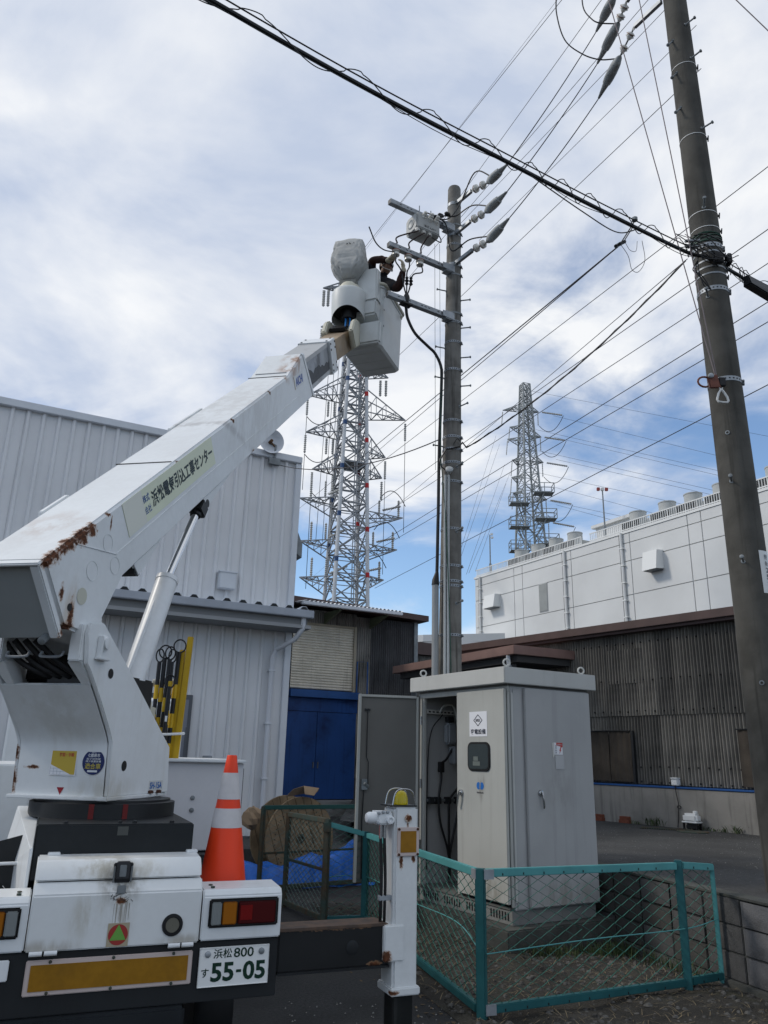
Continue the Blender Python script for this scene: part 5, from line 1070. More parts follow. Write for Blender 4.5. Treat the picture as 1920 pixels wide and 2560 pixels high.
# ------------------------------------------------------------------ chain-link fence
teal = mat('teal_fence_paint', (0.020, 0.105, 0.115), 0.4, var=0.2, vscale=6, dirt_amt=0.2, dirt=(0.05, 0.06, 0.05))
teal_l = mat('faded_teal_rail', (0.075, 0.27, 0.275), 0.45, var=0.15, vscale=5)
rusty = mat('rusty_green_steel', (0.045, 0.075, 0.065), 0.8, col2=(0.09, 0.055, 0.03), vscale=7, fine=0.4)
wirem = mat('green_coated_wire', (0.022, 0.11, 0.085), 0.5)
wirer = mat('grey_green_wire', (0.10, 0.15, 0.13), 0.6)
def post(parent, p_, z1, m, w_=.055, z0=0.0):
    mb = MB(); mb.bar((p_[0], p_[1], z0), (p_[0], p_[1], z1), w_, up=(.4, 1, 0)); return mb.build('post', m, parent, world=True, bevel=.006)
def rail(parent, a, b, m, w_=.045, h=.05, clips=True):
    a, b = V(a), V(b); mb = MB(); mb.bar(a, b, w_, h); ro = mb.build('rail', m, parent, world=True, bevel=.005)
    if clips:
        mb = MB(); d = (b-a); L_ = d.length; d.normalize(); sd_ = d.cross(UP).normalized(); k = .12
        while k < L_-.05:
            c = a+d*k; F = frame(c+sd_*(w_/2), d, UP, sd_); mb.fbox(F, (-.003, -.016, 0), (.003, -.002, .004)); k += .17
        mb.build('clip_slots', blackp, ro, world=True, smooth=0, kind='stuff')
    return ro
def mesh_fill(parent, a, b, za, zb, ta, tb, m, cell=.072, r_=.0034):
    """woven diamond mesh between two posts; bottom heights za/zb, top heights ta/tb"""
    a, b = V(a), V(b); L_ = (b-a).length; d = (b-a).normalized(); nn = V((-d.y, d.x, 0)); mb = MB(); n = int(L_/cell)
    for i in range(n):
        x0 = (i+.5)*L_/n; z0 = za+(zb-za)*x0/L_; z1 = ta+(tb-ta)*x0/L_; rows = int((z1-z0)/(cell*.5)); pts = []
        for k in range(rows+1):
            sgn = 1 if (k+i) % 2 else -1; pts.append(a+d*(x0+sgn*L_/n*.5)+V((0, 0, z0+(z1-z0)*k/rows))+nn*(.003*sgn))
        mb.tube(pts, r_, 4, False)
    return mb.build('wire_mesh', m, parent, world=True, kind='stuff', smooth=0)
A_, B_, C_ = V((.705, 5.65, 0)), V((2.312, 6.396, 0)), V((2.655, 6.62, 0))
fr_ = thing('chain_link_fence', 'teal chain-link fence run in front of the cabinet, ending at the block wall', 'fence', A_)
post(fr_, A_, .905, teal, .062, -.1); post(fr_, B_, .905, teal, .06); mb = MB()
post(fr_, C_, .852, teal_l, .035, .03)
rail(fr_, A_+V((.04, .02, .875)), B_+V((-.03, -.015, .865)), teal_l); rail(fr_, B_+V((.03, .03, .865)), C_+V((0, 0, .835)), teal_l)
rail(fr_, A_+V((.04, .02, .075)), B_+V((-.03, -.015, .085)), teal); rail(fr_, B_+V((.03, .03, .085)), C_+V((0, 0, .080)), teal)
mesh_fill(fr_, A_+V((.03, .015, 0)), B_, .09, .10, .855, .845, wirem); mesh_fill(fr_, B_, C_,   .10, .10, .845, .81, wirem)
mb = MB(); mb.tube(spline([A_+V((.03, -.03, .40)), A_.lerp(B_, .5)+V((0, -.02, .425)), B_+V((0, -.03, .44)), C_+V((0, -.02, .47))]), .004, 6); mb.build('tension_wire', teal_l, fr_, world=True)
for a, b in (((.02, -.03, .87), (.09, .0, .87)), ((-.05, .05, .87), (-.03, -.02, .87)), ((.02, -.03, .08), (.09, .0, .08))): mb = MB(); mb.bar(A_+V(a), A_+V(b), .012, .06); mb.build('rail_bracket', galv, fr_, world=True)
PL, GP = V((-.10, 8.6, 0)), V((-.50, 8.5, 0))
PL2 = V((-.10, 8.60, 0))
fl_ = thing('chain_link_fence', 'teal chain-link fence run going back from the corner post behind the outrigger', 'fence', PL2)
post(fl_, PL2, .865, teal, .06)
rail(fl_, A_+V((-.02, .04, .875)), PL2+V((.02, -.03, .83)), teal_l); rail(fl_, A_+V((-.02, .04, .075)), PL2+V((.02, -.03, .06)), teal)
rail(fl_, PL2+V((-.02, .0, .84)), GP+V((.03, 0, .93)), teal_l); rail(fl_, PL2+V((-.02, 0, .06)), GP+V((.03, 0, .06)), teal)
mesh_fill(fl_, A_, PL2, .09, .08, .85, .81, wirem); mesh_fill(fl_, PL2, GP, .08, .08, .81, .90, wirem)
mb = MB(); mb.tube(spline([A_+V((0, 0, .40)), A_.lerp(PL2, .15)+V((0, 0, .50)), A_.lerp(PL2, .5)+V((0, 0, .46)), PL2+V((0, 0, .44)), GP+V((0, 0, .44))]), .004, 6); mb.build('tension_wire', teal_l, fl_, world=True)
GL = V((-1.0, 9.43, 0))
gt = thing('gate', 'rusty open chain-link gate leaf beside the wooden cable reel', 'gate', GP)
post(gt, GP, .985, rusty, .06); post(gt, GL, .975, rusty, .05)
rail(gt, GP+V((0, 0, .965)), GL+V((0, 0, .955)), rusty, clips=False); rail(gt, GP+V((0, 0, .06)), GL+V((0, 0, .05)), rusty, clips=False); rail(gt, GP+V((0, 0, .5)), GL+V((0, 0, .49)), rusty, .02, .03, clips=False)
mesh_fill(gt, GP, GL, .08, .07, .94, .93, wirer, .062)
mb = MB(); mb.bb((GP.x-.04, GP.y-.05, .86), (GP.x+.04, GP.y-.03, .95)); mb.build('latch', rusty, gt, world=True, bevel=.005)
BL, BR = V((-1.40, 10.2, 0)), V((.4, 11.4, 0))
fk = thing('chain_link_fence', 'dark chain-link fence run at the back, in front of the cable reel', 'fence', BL)
post(fk, BL, .99, rusty, .05); post(fk, BR, .99, rusty, .05); rail(fk, BL+V((0, 0, .975)), BR+V((0, 0, .965)), mat('dark_teal_rail', (0.02, 0.085, 0.08), 0.5), clips=False); rail(fk, BL+V((0, 0, .06)), BR+V((0, 0, .06)), rusty, clips=False); rail(fk, BL+V((0, 0, .45)), BR+V((0, 0, .45)), rusty, .02, .025, clips=False)
mesh_fill(fk, BL, BR, .08, .08, .95, .94, wirer, .075)
rail(fk, BL+V((0, 0, .05)), V((-1.0, 9.43, .05)), rusty, clips=False)
# ------------------------------------------------------------------ aerial bucket truck
O0 = V((-1.118, 3.857, 0)); tx = V((.9272, .3746, 0)); ty = V((-.3746, .9272, 0)); FTr = frame(O0, tx, ty, UP)
truck = thing('bucket_truck', 'white aerial bucket truck seen from behind with its long boom raised', 'truck', O0, math.atan2(tx.y, tx.x))
TI = ROOTM[truck.name].inverted()
def tl(p_): return tuple(TI @ V(p_))
aB = V((-1.586, 3.51, 2.443)); az_, el_ = R(11.0), R(39.159)
bd = V((math.sin(az_)*math.cos(el_), math.cos(az_)*math.cos(el_), math.sin(el_))); brr = V((math.cos(az_), -math.sin(az_), 0)); bnt = brr.cross(bd); FB = frame(aB, brr, bd, bnt)
hh = V((math.sin(az_), math.cos(az_), 0)); FU = frame(V((-1.541, 4.822, 0)), brr, hh, UP)
B = lambda x, s, t: FB @ V((x, s, t))
tw = mat('truck_white_paint', (0.70, 0.725, 0.735), 0.32, var=0.05, vscale=1.3, fine=0.06, fscale=25, streak=.22, dirt_amt=0.16, dirt=(0.42, 0.40, 0.36), dscale=2.2)
rpts = []
for k in range(11): rpts.append((tl(B(-.012, .0+.045*k, -.02)), (.036+.012*(k % 3)), (1, 1, 1)))
rpts += [(tl(B(0, .34, -.035)), .065, (1, 1, 1)), (tl(B(0, .43, -.03)), .065, (1, 1, 1)), (tl(B(0, .06, -.20)), .045, (.6, .6, 1.6)), (tl(B(0, .085, -.33)), .06, (.5, .5, 1.9)), (tl(B(0, .02, -.40)), .07, (1, 1, 1)), (tl(B(0, .62, -.01)), .03, (1, 1, 1)), (tl(B(0, .62, -.07)), .03, (.4, .4, 2)),
         (tl(B(0, 1.55, -.015)), .03, (1, 1, 1)), (tl(B(0, 2.62, -.02)), .03, (1, 1, 1)), (tl(B(0, 3.6, -.02)), .03, (1, 1, 1)), (tl(B(0, 2.95, -.37)), .045, (1, 1, 1))]
boom_m = mat('boom_white_paint', (0.70, 0.725, 0.735), 0.38, var=0.05, vscale=1.3, fine=0.07, fscale=30, dirt_amt=0.16, dirt=(0.44, 0.43, 0.41), dscale=2.6, rust=rpts, stains=[(tl(B(-.2, 3.2, 0)), 1.2, (1, 1, 1), (.50, .50, .49), .55), (tl(B(0, .1, -.3)), .25, (.5, .5, 1.2), (.45, .36, .26), .5), (tl(B(-.03, 4.45, .03)), .20, (1, 1, 1), (.30, .16, .09), .9), (tl(B(-.03, 4.68, .08)), .20, (1, 1, 1), (.30, .16, .09), .9), (tl(B(-.02, 4.15, .0)), .14, (1, 1, .6), (.34, .20, .12), .8), (tl(B(-.25, .45, 0)), .28, (1, 1, 1), (.36, .24, .17), .35), (tl(B(0, 2.5, -.02)), 1.6, (1, 1, .04), (.42, .42, .42), .8)])
tpts = [(tl(FU @ V((-.30, -.55, 1.45))), .07, (.6, .6, 1.5)), (tl(FU @ V((-.30, -.56, 1.58))), .05, (.6, .6, 1.5)), (tl(FU @ V((.25, -.92, 1.99))), .04, (1, 1, 1)), (tl(FU @ V((-.19, -.55, 1.51))), .045, (1.9, 1, .35)), (tl(FU @ V((-.31, -.5, 1.36))), .05, (1, 1, 1))]
tur_m = mat('turret_white_paint', (0.70, 0.725, 0.735), 0.34, var=0.05, vscale=1.3, fine=0.05, fscale=25, dirt_amt=0.2, streak=.25, dirt=(0.44, 0.42, 0.37), dscale=2.4, rust=tpts, stains=[(tl(FU @ V((0, -.66, 1.78))), .3, (1, 1, 1), (.5, .5, .47), .5), (tl(FU @ V((.25, -.5, 1.40))), .3, (1, 1, .4), (.46, .44, .38), .6)])
def tb(name, a, b, m, parent=truck, bevel=.004): mb = MB(); mb.bb(a, b); return mb.build(name, m, parent, bevel=bevel)
def tprof(name, prof, u0, u1, m, parent=truck, bevel=.006): mb = MB(); mb.prism([(u0, v, z) for v, z in prof], (u1-u0, 0, 0)); return mb.build(name, m, parent, bevel=bevel)
# tail body
stain = mat('tail_white_paint', (0.68, 0.70, 0.70), 0.34, var=0.05, vscale=1.3, fine=0.05, fscale=25, coat=0.2, dirt_amt=0.10, dirt=(0.42, 0.39, 0.33),
            rust=[((-.03, -.005, .955), .030, (1, 1, .7))],
            stains=[((-.15, .0, 1.09), .20, (1, 3, .45), (.36, .33, .25), .75), ((-.03, .0, 1.03), .14, (1, 3, 1), (.16, .145, .11), .85), ((-.03, 0, .88), .16, (.55, 3, 1), (.34, .31, .25), .8), ((-.16, 0, .90), .14, (1, 3, 1), (.44, .42, .36), .7), ((.08, 0, 1.07), .12, (1.2, 3, .6), (.42, .40, .33), .6), ((-.32, 0, .78), .12, (1.6, 3, .4), (.30, .27, .22), .7), ((.27, 0, .78), .10, (1.6, 3, .4), (.30, .27, .22), .7)])
rp = tprof('rear_panel', [(0, .768), (0, .988), (.035, 1.036), (.5, 1.036), (.5, .768)], -.40, .335, stain)
lid = tprof('locker_lid', [(.028, 1.042), (.05, 1.088), (.085, 1.122), (.215, 1.132), (.215, 1.042)], -.40, .33, stain)
mb = MB(); mb.prism([(-.075, .0285+.0, 1.112), (.012, .0285, 1.112), (.004, .05, 1.02), (-.066, .05, 1.02)], (0, -.02, 0)); mb.bb((-.062, .002, 1.045), (-.002, .03, 1.118)); la = mb.build('latch', mat('dark_latch', (0.045, 0.046, 0.05), 0.4, 0.3), lid, bevel=.004)
mb = MB(); mb.bb((-.048, -.004, 1.055), (-.018, .002, 1.105)); mb.tube([(-.07, .01, 1.03), (-.07, .002, 1.10)], .005, 6); mb.tube([(.006, .01, 1.03), (.006, .002, 1.10)], .005, 6); mb.build('latch_lever', galv_d, la, bevel=.003)
tb('latch_keeper', (-.05, -.006, .985), (-.012, .004, 1.02), galv_d, rp, .003)
grime = mat('black_scrape', (0.05, 0.045, 0.04), 0.8)
mb = MB()
for k in range(16):
    x0, z0 = -.03+rnd.gauss(0, .018), .970+rnd.gauss(0, .010); a = rnd.random()*6.28; l_ = rnd.uniform(.006, .018); w_ = .0022
    d = V((math.cos(a), 0, math.sin(a)*.6)); s_ = V((-math.sin(a), 0, math.cos(a)*.6)); o_ = V((x0, -.0012, z0)); mb.add([o_-d*l_-s_*w_, o_+d*l_-s_*w_*.4, o_+d*l_+s_*w_*.4, o_-d*l_+s_*w_], [(0, 1, 2, 3)])
mb.build('scratches', grime, rp, smooth=0, kind='stuff')
drip = mat('grey_drip_stain', (0.30, 0.285, 0.25), 0.7)
mb = MB()
for k in range(7):
    x0 = -.052+.011*k+rnd.uniform(-.003, .003); w_ = rnd.uniform(.0012, .004); z0 = .955-rnd.uniform(0, .01); z1 = z0-rnd.uniform(.05, .10)
    mb.add([(x0-w_, -.0009, z0), (x0+w_, -.0009, z0), (x0+w_*.3, -.0009, z1), (x0-w_*.3, -.0009, z1)], [(0, 1, 2, 3)])
mb.build('drip_stain', drip, rp, smooth=0, kind='stuff')
for u in (-.355, -.295, .225, .285):
    mb = MB(); mb.tube([(u-.026, -.008, .764), (u+.026, -.008, .764)], .010, 10); mb.build('hinge', white, rp)
for u in (-.36, .275): tb('lid_hinge', (u, .19, 1.128), (u+.055, .235, 1.142), white, lid, .003)
mb = MB(); F = frame(V((.211, -.001, .847)), V((1, 0, 0)), UP, V((0, -1, 0))); mb.lathe([(.032, 0), (.034, .006), (.046, .005), (.047, 0)], F, 28); rg = mb.build('rubber_ring', black, rp)
mb = MB(); mb.lathe([(.001, .002), (.031, .002)], F, 24, cap=False); mb.build('recess_plate', mat('khaki_plate', (0.13, 0.125, 0.10), 0.7), rg)
FTd = frame(V((-.024, -.001, .820)), V((1, 0, 0)), UP, V((0, -1, 0)))
mb = MB(); mb.fbox(FTd, (-.046, -.047, 0), (.046, .047, .0012)); tri = mb.build('triangle_sticker', mat('sticker_beige', (0.36, 0.31, 0.22), 0.6), rp, smooth=0)
mb = MB(); mb.add([FTd @ V((.042*math.cos(R(12)*k), .042*math.sin(R(12)*k), .0020)) for k in range(30)], [tuple(range(30))]); mb.build('red_disc', mat('sticker_red', (0.30, 0.035, 0.03), 0.6), tri, smooth=0)
mb = MB(); mb.add([FTd @ V((x, y, .0028)) for x, y in ((-.035, -.022), (.035, -.022), (0, .041))], [(0, 1, 2)]); mb.build('green_triangle', mat('sticker_green', (0.13, 0.33, 0.06), 0.6), tri, smooth=0)
# tail-lamp boxes
amber = mat('amber_lens', (0.30, 0.10, 0.006), 0.15, coat=.5); redl = mat('red_lens', (0.06, 0.004, 0.005), 0.12, coat=.5); redl2 = mat('bright_red_lens', (0.16, 0.006, 0.006), 0.12, coat=.5); clr = mat('clear_lens', (0.26, 0.28, 0.28), 0.15, coat=.5)
for sgn, u0, u1 in ((1, .342, .722), (-1, -.79, -.405)):
    tbx = tprof('lamp_housing', [(0, .772), (0, .958), (.02, .985), (.205, .995), (.205, .772)], u0, u1, tw)
    bz0, bz1 = (u0+.03, u1-.018) if sgn > 0 else (u0+.018, u1-.03)
    lm = tb('lamp_bezel', (bz0, -.012, .826), (bz1, 0, .948), black, truck, .012)
    W_ = bz1-bz0-.02
    segs = [(0, .15, clr), (.16, .385, amber), (.40, .985, redl)]
    if sgn < 0: segs = [(1-b, 1-a, m_) for a, b, m_ in segs]
    for a, b, m_ in segs: tb('lens', (bz0+.01+W_*a, -.022, .838), (bz0+.01+W_*b, -.012, .936), m_, lm, .006)
    a, b = (.43, .62) if sgn > 0 else (.38, .57); tb('reflector_lens', (bz0+.01+W_*a, -.025, .855), (bz0+.01+W_*b, -.022, .92), redl2, lm, .002)
    mb = MB()
    for k in range(7): x = bz0+.012+W_*(.15*k/7 if sgn > 0 else .85+.15*k/7); mb.bb((x, -.0245, .842), (x+.002, -.022, .932))
    mb.build('lens_ribs', clr, lm, smooth=0, kind='stuff')
    for u in (u0+.05, u0+.06): 
        for v in (.05, .11): mb = MB(); mb.lathe([(.010, 0), (.010, .008), (.004, .009)], M.Translation(V((u if sgn > 0 else u1-.05, v, .987))), 6); mb.build('bolt', rusty, tbx) if u == u0+.05 else None
# rear cross member, reflector, number plate
tb('cross_member', (-.80, .02, .52), (.72, .14, .766), blackp)
tb('rear_bumper', (-.62, -.01, .22), (.30, .10, .518), mat('bumper_black', (0.016, 0.019, 0.022), 0.4, var=.3), truck, .012)
pink = mat('pinkish_reflector_border', (0.50, 0.42, 0.39), 0.5); yel = mat('amber_reflector', (0.30, 0.145, 0.012), 0.3, var=.15, vscale=6, fine=.2, dirt_amt=.2, dirt=(.12, .07, .03))
rf = tb('rear_reflector', (-.386, .008, .600), (.317, .0195, .736), pink); tb('reflector_field', (-.366, .005, .618), (.297, .0075, .718), yel, rf, 0)
for u, z in ((-.29, .728), (-.03, .729), (.23, .729), (-.29, .609), (-.03, .609), (.23, .609)): mb = MB(); mb.lathe([(.007, 0), (.007, .004), (.003, .006)], frame(V((u, .008, z)), V((1, 0, 0)), UP, V((0, -1, 0))), 8); mb.build('rivet', rusty, rf)
npb = tb('number_plate', (.346, .004, .580), (.676, .008, .744), mat('plate_face', (0.72, 0.73, 0.72), 0.35), truck, .003)
green = mat('plate_green', (0.006, 0.03, 0.018), 0.4); XU = (1, 0, 0)
mb = MB(); mb.tube([(.349, .003, .583), (.673, .003, .583), (.673, .003, .741), (.349, .003, .741), (.349, .003, .583)], .0022, 5); mb.build('plate_rim', npb.data.materials[0], npb)
text('plate_text', '浜松', green, npb, (.455, .004, .716), XU, UP, .086, .040, world=False, bold=.012)
text('plate_text', '800', green, npb, (.553, .004, .716), XU, UP, .094, .040, world=False, bold=.014)
text('plate_text', 'す', green, npb, (.378, .004, .640), XU, UP, .034, .036, world=False, bold=.012)
text('plate_text', '55', green, npb, (.458, .004, .640), XU, UP, .106, .078, world=False, bold=.03)
text('plate_text', '-', green, npb, (.534, .004, .640), XU, UP, .024, .012, world=False, bold=.0)
text('plate_text', '05', green, npb, (.607, .004, .640), XU, UP, .106, .078, world=False, bold=.03)
for u, m_ in ((.385, galv), (.637, galv_d)): mb = MB(); mb.lathe([(.014, 0), (.014, .004), (.009, .007), (.003, .008)], frame(V((u, .004, .716)), V((1, 0, 0)), UP, V((0, -1, 0))), 16); mb.build('plate_bolt', m_, npb)
tb('small_plate', (-.66, .0, .665), (-.452, .012, .745), white, truck)
mb = MB(); mb.lathe([(.20, -.10), (.33, -.10), (.35, -.07), (.35, .07), (.33, .10), (.20, .10)], frame(V((.52, .75, .36)), V((0, 1, 0)), UP, V((1, 0, 0))), 32); wh_ = mb.build('rear_wheel', black, truck)
mb = MB(); mb.lathe([(.02, .06), (.12, .07), (.2, .10)], frame(V((.52, .75, .36)), V((0, 1, 0)), UP, V((1, 0, 0))), 24); mb.build('rim', galv_d, wh_)
mb = MB(); mb.lathe([(.20, -.10), (.33, -.10), (.35, -.07), (.35, .07), (.33, .10), (.20, .10)], frame(V((-.58, .75, .36)), V((0, 1, 0)), UP, V((1, 0, 0))), 32); mb.build('rear_wheel', black, truck)
tb('chassis_frame', (-.40, .14, .50), (.34, 4.6, .70), blackp)
tb('mudguard_brace', (.33, .20, .50), (.70, .60, .60), blackp)
# outrigger beam and jack
beam_m = mat('outrigger_black', (0.014, 0.015, 0.016), 0.45, var=.3, rust=[((1.0, .09, .795), .10, (4, 1.4, .25)), ((.8, .09, .795), .08, (2, 1.4, .25)), ((1.22, .02, .62), .05, (1, 1, .4))])
bmm = tb('outrigger_beam', (.722, .02, .612), (1.30, .17, .795), beam_m, truck, .006)
tb('beam_lip', (.722, .015, .786), (1.28, .175, .800), mat('rusty_beam_top', (0.07, 0.05, 0.04), 0.7, col2=(0.12, 0.075, 0.05), vscale=14), bmm, .002)
tb('beam_foot_flange', (.722, .012, .600), (1.30, .175, .611), blackp, bmm, .002)
mb = MB(); mb.lathe([(.030, 0), (.032, .002), (.028, .003)], frame(V((1.10, .019, .70)), V((1, 0, 0)), UP, V((0, -1, 0))), 20); mb.build('blanking_disc', blackp, bmm)
jk_m = mat('jack_white_paint', (0.66, 0.68, 0.68), 0.36, var=0.06, fine=.08, dirt_amt=.15, dirt=(.4, .37, .32), rust=[((1.275, -.005, .645), .055, (.7, 1, .8)), ((1.385, -.005, 1.275), .03, (.4, 1, 2)), ((1.35, -.005, 1.09), .035, (.5, 1, 1.5)), ((1.42, -.005, 1.10), .03, (.5, 1, 1)), ((1.31, -.01, .49), .05, (1, 1, .3))])
jk = tb('jack_post', (1.312, 0, .50), (1.447, .16, 1.352), jk_m, truck, .012)
tb('jack_sleeve', (1.262, -.008, .628), (1.372, .175, .792), jk_m, jk, .006); tb('jack_collar', (1.300, -.012, .475), (1.460, .172, .512), jk_m, jk, .006)
tb('jack_leg', (1.328, .018, .02), (1.432, .142, .475), mat('jack_leg_black', (0.02, 0.022, 0.022), 0.35, 0.3, var=.3, streak=.3, dirt=(.08, .08, .08)), jk, .004)
tb('jack_foot', (1.26, -.06, .0), (1.50, .22, .022), blackp, jk, .006)
jr = tb('jack_reflector', (1.322, -.012, 1.112), (1.447, -.001, 1.252), pink, jk, .003); tb('reflector_field', (1.340, -.0135, 1.130), (1.430, -.0122, 1.234), yel, jr, 0)
for u, z in ((1.331, 1.121), (1.438, 1.121), (1.331, 1.243), (1.438, 1.243)): mb = MB(); mb.lathe([(.007, 0), (.007, .004), (.003, .006)], frame(V((u, -.012, z)), V((1, 0, 0)), UP, V((0, -1, 0))), 8); mb.build('rivet', mat('brown_rivet', (.07, .03, .02), .8), jr)
mb = MB(); mb.lathe([(.020, 0), (.020, .006), (.014, .008), (.002, .006)], frame(V((1.386, .0, 1.294)), V((1, 0, 0)), UP, V((0, -1, 0))), 18); mb.build('port_cap', mat('rust_ringed_cap', (.55, .54, .5), .5, rust=[((1.386, 0, 1.294), .035, (1, 1, 1))]), jk)
vb_ = tb('valve_block', (1.222, .02, 1.262), (1.308, .13, 1.328), white, jk, .008)
for q in ((1.225, .02, 1.32), (1.25, .02, 1.325), (1.225, .02, 1.27), (1.275, .02, 1.325)): mb = MB(); mb.lathe([(.008, -.004), (.008, .010), (.004, .012)], frame(V(q), V((1, 0, 0)), UP, V((0, -1, 0))), 8); mb.build('bolt', galv, vb_)
mb = MB(); mb.lathe([(.021, 0), (.021, .02), (.012, .022), (.010, .014), (.002, .014)], frame(V((1.288, .02, 1.288)), V((1, 0, 0)), UP, V((0, -1, 0))), 16); mb.build('valve_port', white, vb_)
mb = MB(); mb.lathe([(.030, 0), (.030, .035), (.022, .05), (.006, .055)], frame(V((1.222, .06, 1.295)), V((0, 1, 0)), UP, V((-1, 0, 0))), 14); mb.build('valve_cap', white, vb_)
hose = thing  # (hoses are parts of the jack)
for k in range(2):
    mb = MB(); u = 1.252+.022*k; mb.tube(spline([(u, .05, 1.262), (u, .05, 1.20), (u+.005, .04, 1.0), (u+.004, .04, .86), (u+.012, .06, .80)]), .0085, 8); h_ = mb.build('hose', black, jk)
    mb = MB(); mb.tube([(u, .05, 1.262), (u, .05, 1.195)], .010, 8); mb.build('hose_fitting', steel, h_)
tb('hose_clip', (1.243, .028, .90), (1.315, .055, .925), galv, jk, .003)
tb('lamp_plate', (1.285, .0, 1.353), (1.44, .15, 1.360), blackp, jk, .002)
bl = M.Translation(V((1.372, .07, 1.361)))
mb = MB(); mb.lathe([(.040, 0), (.040, .012), (.038, .035), (.030, .058), (.018, .068), (.003, .070)], bl, 20); am = mb.build('beacon_dome', mat('yellow_beacon', (0.62, 0.50, 0.01), 0.12, trans=.35), jk)
mb = MB(); mb.lathe([(.008, 0), (.008, .03), (.012, .034), (.010, .05), (.002, .054)], bl, 12); mb.build('beacon_bulb', mat('bulb_gold', (.5, .35, .05), .2, .6), am)
for v in (.02, .12):
    mb = MB(); mb.tube(spline([(1.305, v, 1.36), (1.318, v, 1.415), (1.345, v, 1.437), (1.398, v, 1.437), (1.425, v, 1.415), (1.438, v, 1.36)]), .0045, 7); mb.build('beacon_guard', steel, jk)
# pedestal, side plates, left-hand brackets
tb('pedestal_box', (-.425, .22, 1.02), (.305, 1.65, 1.262), mat('pedestal_black', (0.016, 0.019, 0.021), 0.5, var=.25, fine=.2), truck, .006)
tb('pedestal_label', (-.06, .218, 1.21), (-.01, .2195, 1.25), mat('old_label', (.07, .075, .07), .6), truck, 0)
mb = MB(); mb.hexa([(-.44, .205, .93), (-.427, .205, .93), (-.427, .95, .93), (-.60, .95, .93), (-.44, .205, 1.16), (-.427, .205, 1.16), (-.427, .95, 1.30), (-.54, .95, 1.30)]); mb.build('pedestal_side_plate', tw, truck, bevel=.003)
for u, v in ((-.3, .26), (-.05, .26), (.02, .26), (.2, .26)): mb = MB(); mb.lathe([(.012, 0), (.012, .01), (.005, .012)], M.Translation(V((u, v, 1.262))), 6); mb.build('bolt', blackp, truck)
mb = MB(); mb.prism([(-.45, .5, 1.20), (-.75, .5, 1.12), (-1.1, .5, 1.02), (-1.1, .5, .98), (-.62, .5, 1.06), (-.50, .5, .92), (-.45, .5, .92)], (0, .02, 0)); mb.build('left_bracket', blackp, truck)
mb = MB(); mb.tube([(-.45, .45, 1.07), (-1.1, .45, 1.06)], .008, 8); mb.build('left_bar', white, truck)
tb('left_deck', (-1.1, .7, .80), (-.46, 3.0, .96), blackp, truck)
# tool box and bed behind the cone
tbx = tb('tool_box', (.20, 1.80, .96), (.89, 3.2, 1.535), mat('tool_box_white', (0.60, 0.60, 0.62), 0.45, var=.04, fine=.04), truck, .006)
mb = MB(); mb.prism([(.15, 1.76, 1.537), (.90, 1.76, 1.537), (.90, 3.2, 1.537), (.15, 3.2, 1.537)], (0, 0, .022)); mb.build('box_lid', tw, tbx, bevel=.005)
for z in (1.22, 1.30): mb = MB(); mb.lathe([(.017, 0), (.015, .008), (.004, .010)], frame(V((.545, 1.80, z)), V((1, 0, 0)), UP, V((0, -1, 0))), 10); mb.build('bolt', galv_d, tbx)
tb('side_door_gap', (.892, 1.84, .98), (.902, 2.0, 1.50), black, tbx, .002); tb('side_door', (.902, 2.0, .98), (.915, 3.15, 1.50), tw, tbx, .004)
tb('bed_frame', (-.75, 1.66, .70), (.85, 4.6, .95), blackp)
tb('bed_deck', (-.95, 1.66, .952), (.195, 4.3, .975), galv_d)
# cab far in front
cabw = MB(); cabw.prism([(-.85, 4.7, .75), (-.85, 6.3, .75), (-.85, 6.3, 1.5), (-.85, 5.95, 2.15), (-.85, 4.75, 2.15), (-.85, 4.7, 2.1)], (1.7, 0, 0)); cbo = cabw.build('cab', tw, truck, bevel=.03)
tb('rear_window', (-.5, 4.688, 1.5), (.5, 4.70, 1.95), glass, cbo, .003)
tb('left_locker', (-1.0, 1.9, .98), (-.5, 3.4, 1.50), tw, truck, .01)
# slewing ring and turret
rc = V((-1.53, 4.61, 0)); mb = MB(); mb.lathe([(.385, 1.262), (.385, 1.335), (.36, 1.340), (.36, 1.350)], M.Translation(rc), 48); sr = mb.build('slewing_ring', blackp, truck, world=True)
for a in (-80, -55, -110, -30):
    d = V((math.cos(R(a)), math.sin(R(a)), 0)); F = frame(rc+d*.3855+V((0, 0, 1.30)), V((-d.y, d.x, 0)), UP, d)
    if a in (-80, -55): mb = MB(); mb.fbox(F, (-.013, -.036, 0), (.013, .036, .002)); mb.build('red_mark', mat('dull_red_tape', (.13, .012, .012), .6), sr, world=True)
Uc = lambda x, h, z: FU @ V((x, h, z))
mb = MB(); mb.prism([Uc(x, h, 1.352) for x, h in ((-.315, -.565), (.268, -.565), (.275, -.2), (.24, .18), (.1, .24), (-.15, .24), (-.29, .18), (-.32, -.2))], (0, 0, .02)); tb_ = mb.build('turret_base', tur_m, truck, world=True, bevel=.004)
for h in (-.08, .02): mb = MB(); mb.lathe([(.018, 0), (.018, .014), (.008, .018)], M.Translation(Uc(.262, h, 1.372)), 6); mb.build('bolt', mat('brown_rivet', (.07, .03, .02), .8), tb_, world=True)
cheek = [(-.92, 2.154), (-.90, 2.215), (-.784, 2.231), (-.346, 1.947), (.122, 1.63), (.155, 1.372), (-.538, 1.372), (-.560, 1.642), (-.60, 1.70), (-.732, 1.851), (-.853, 1.978), (-.894, 2.011)]
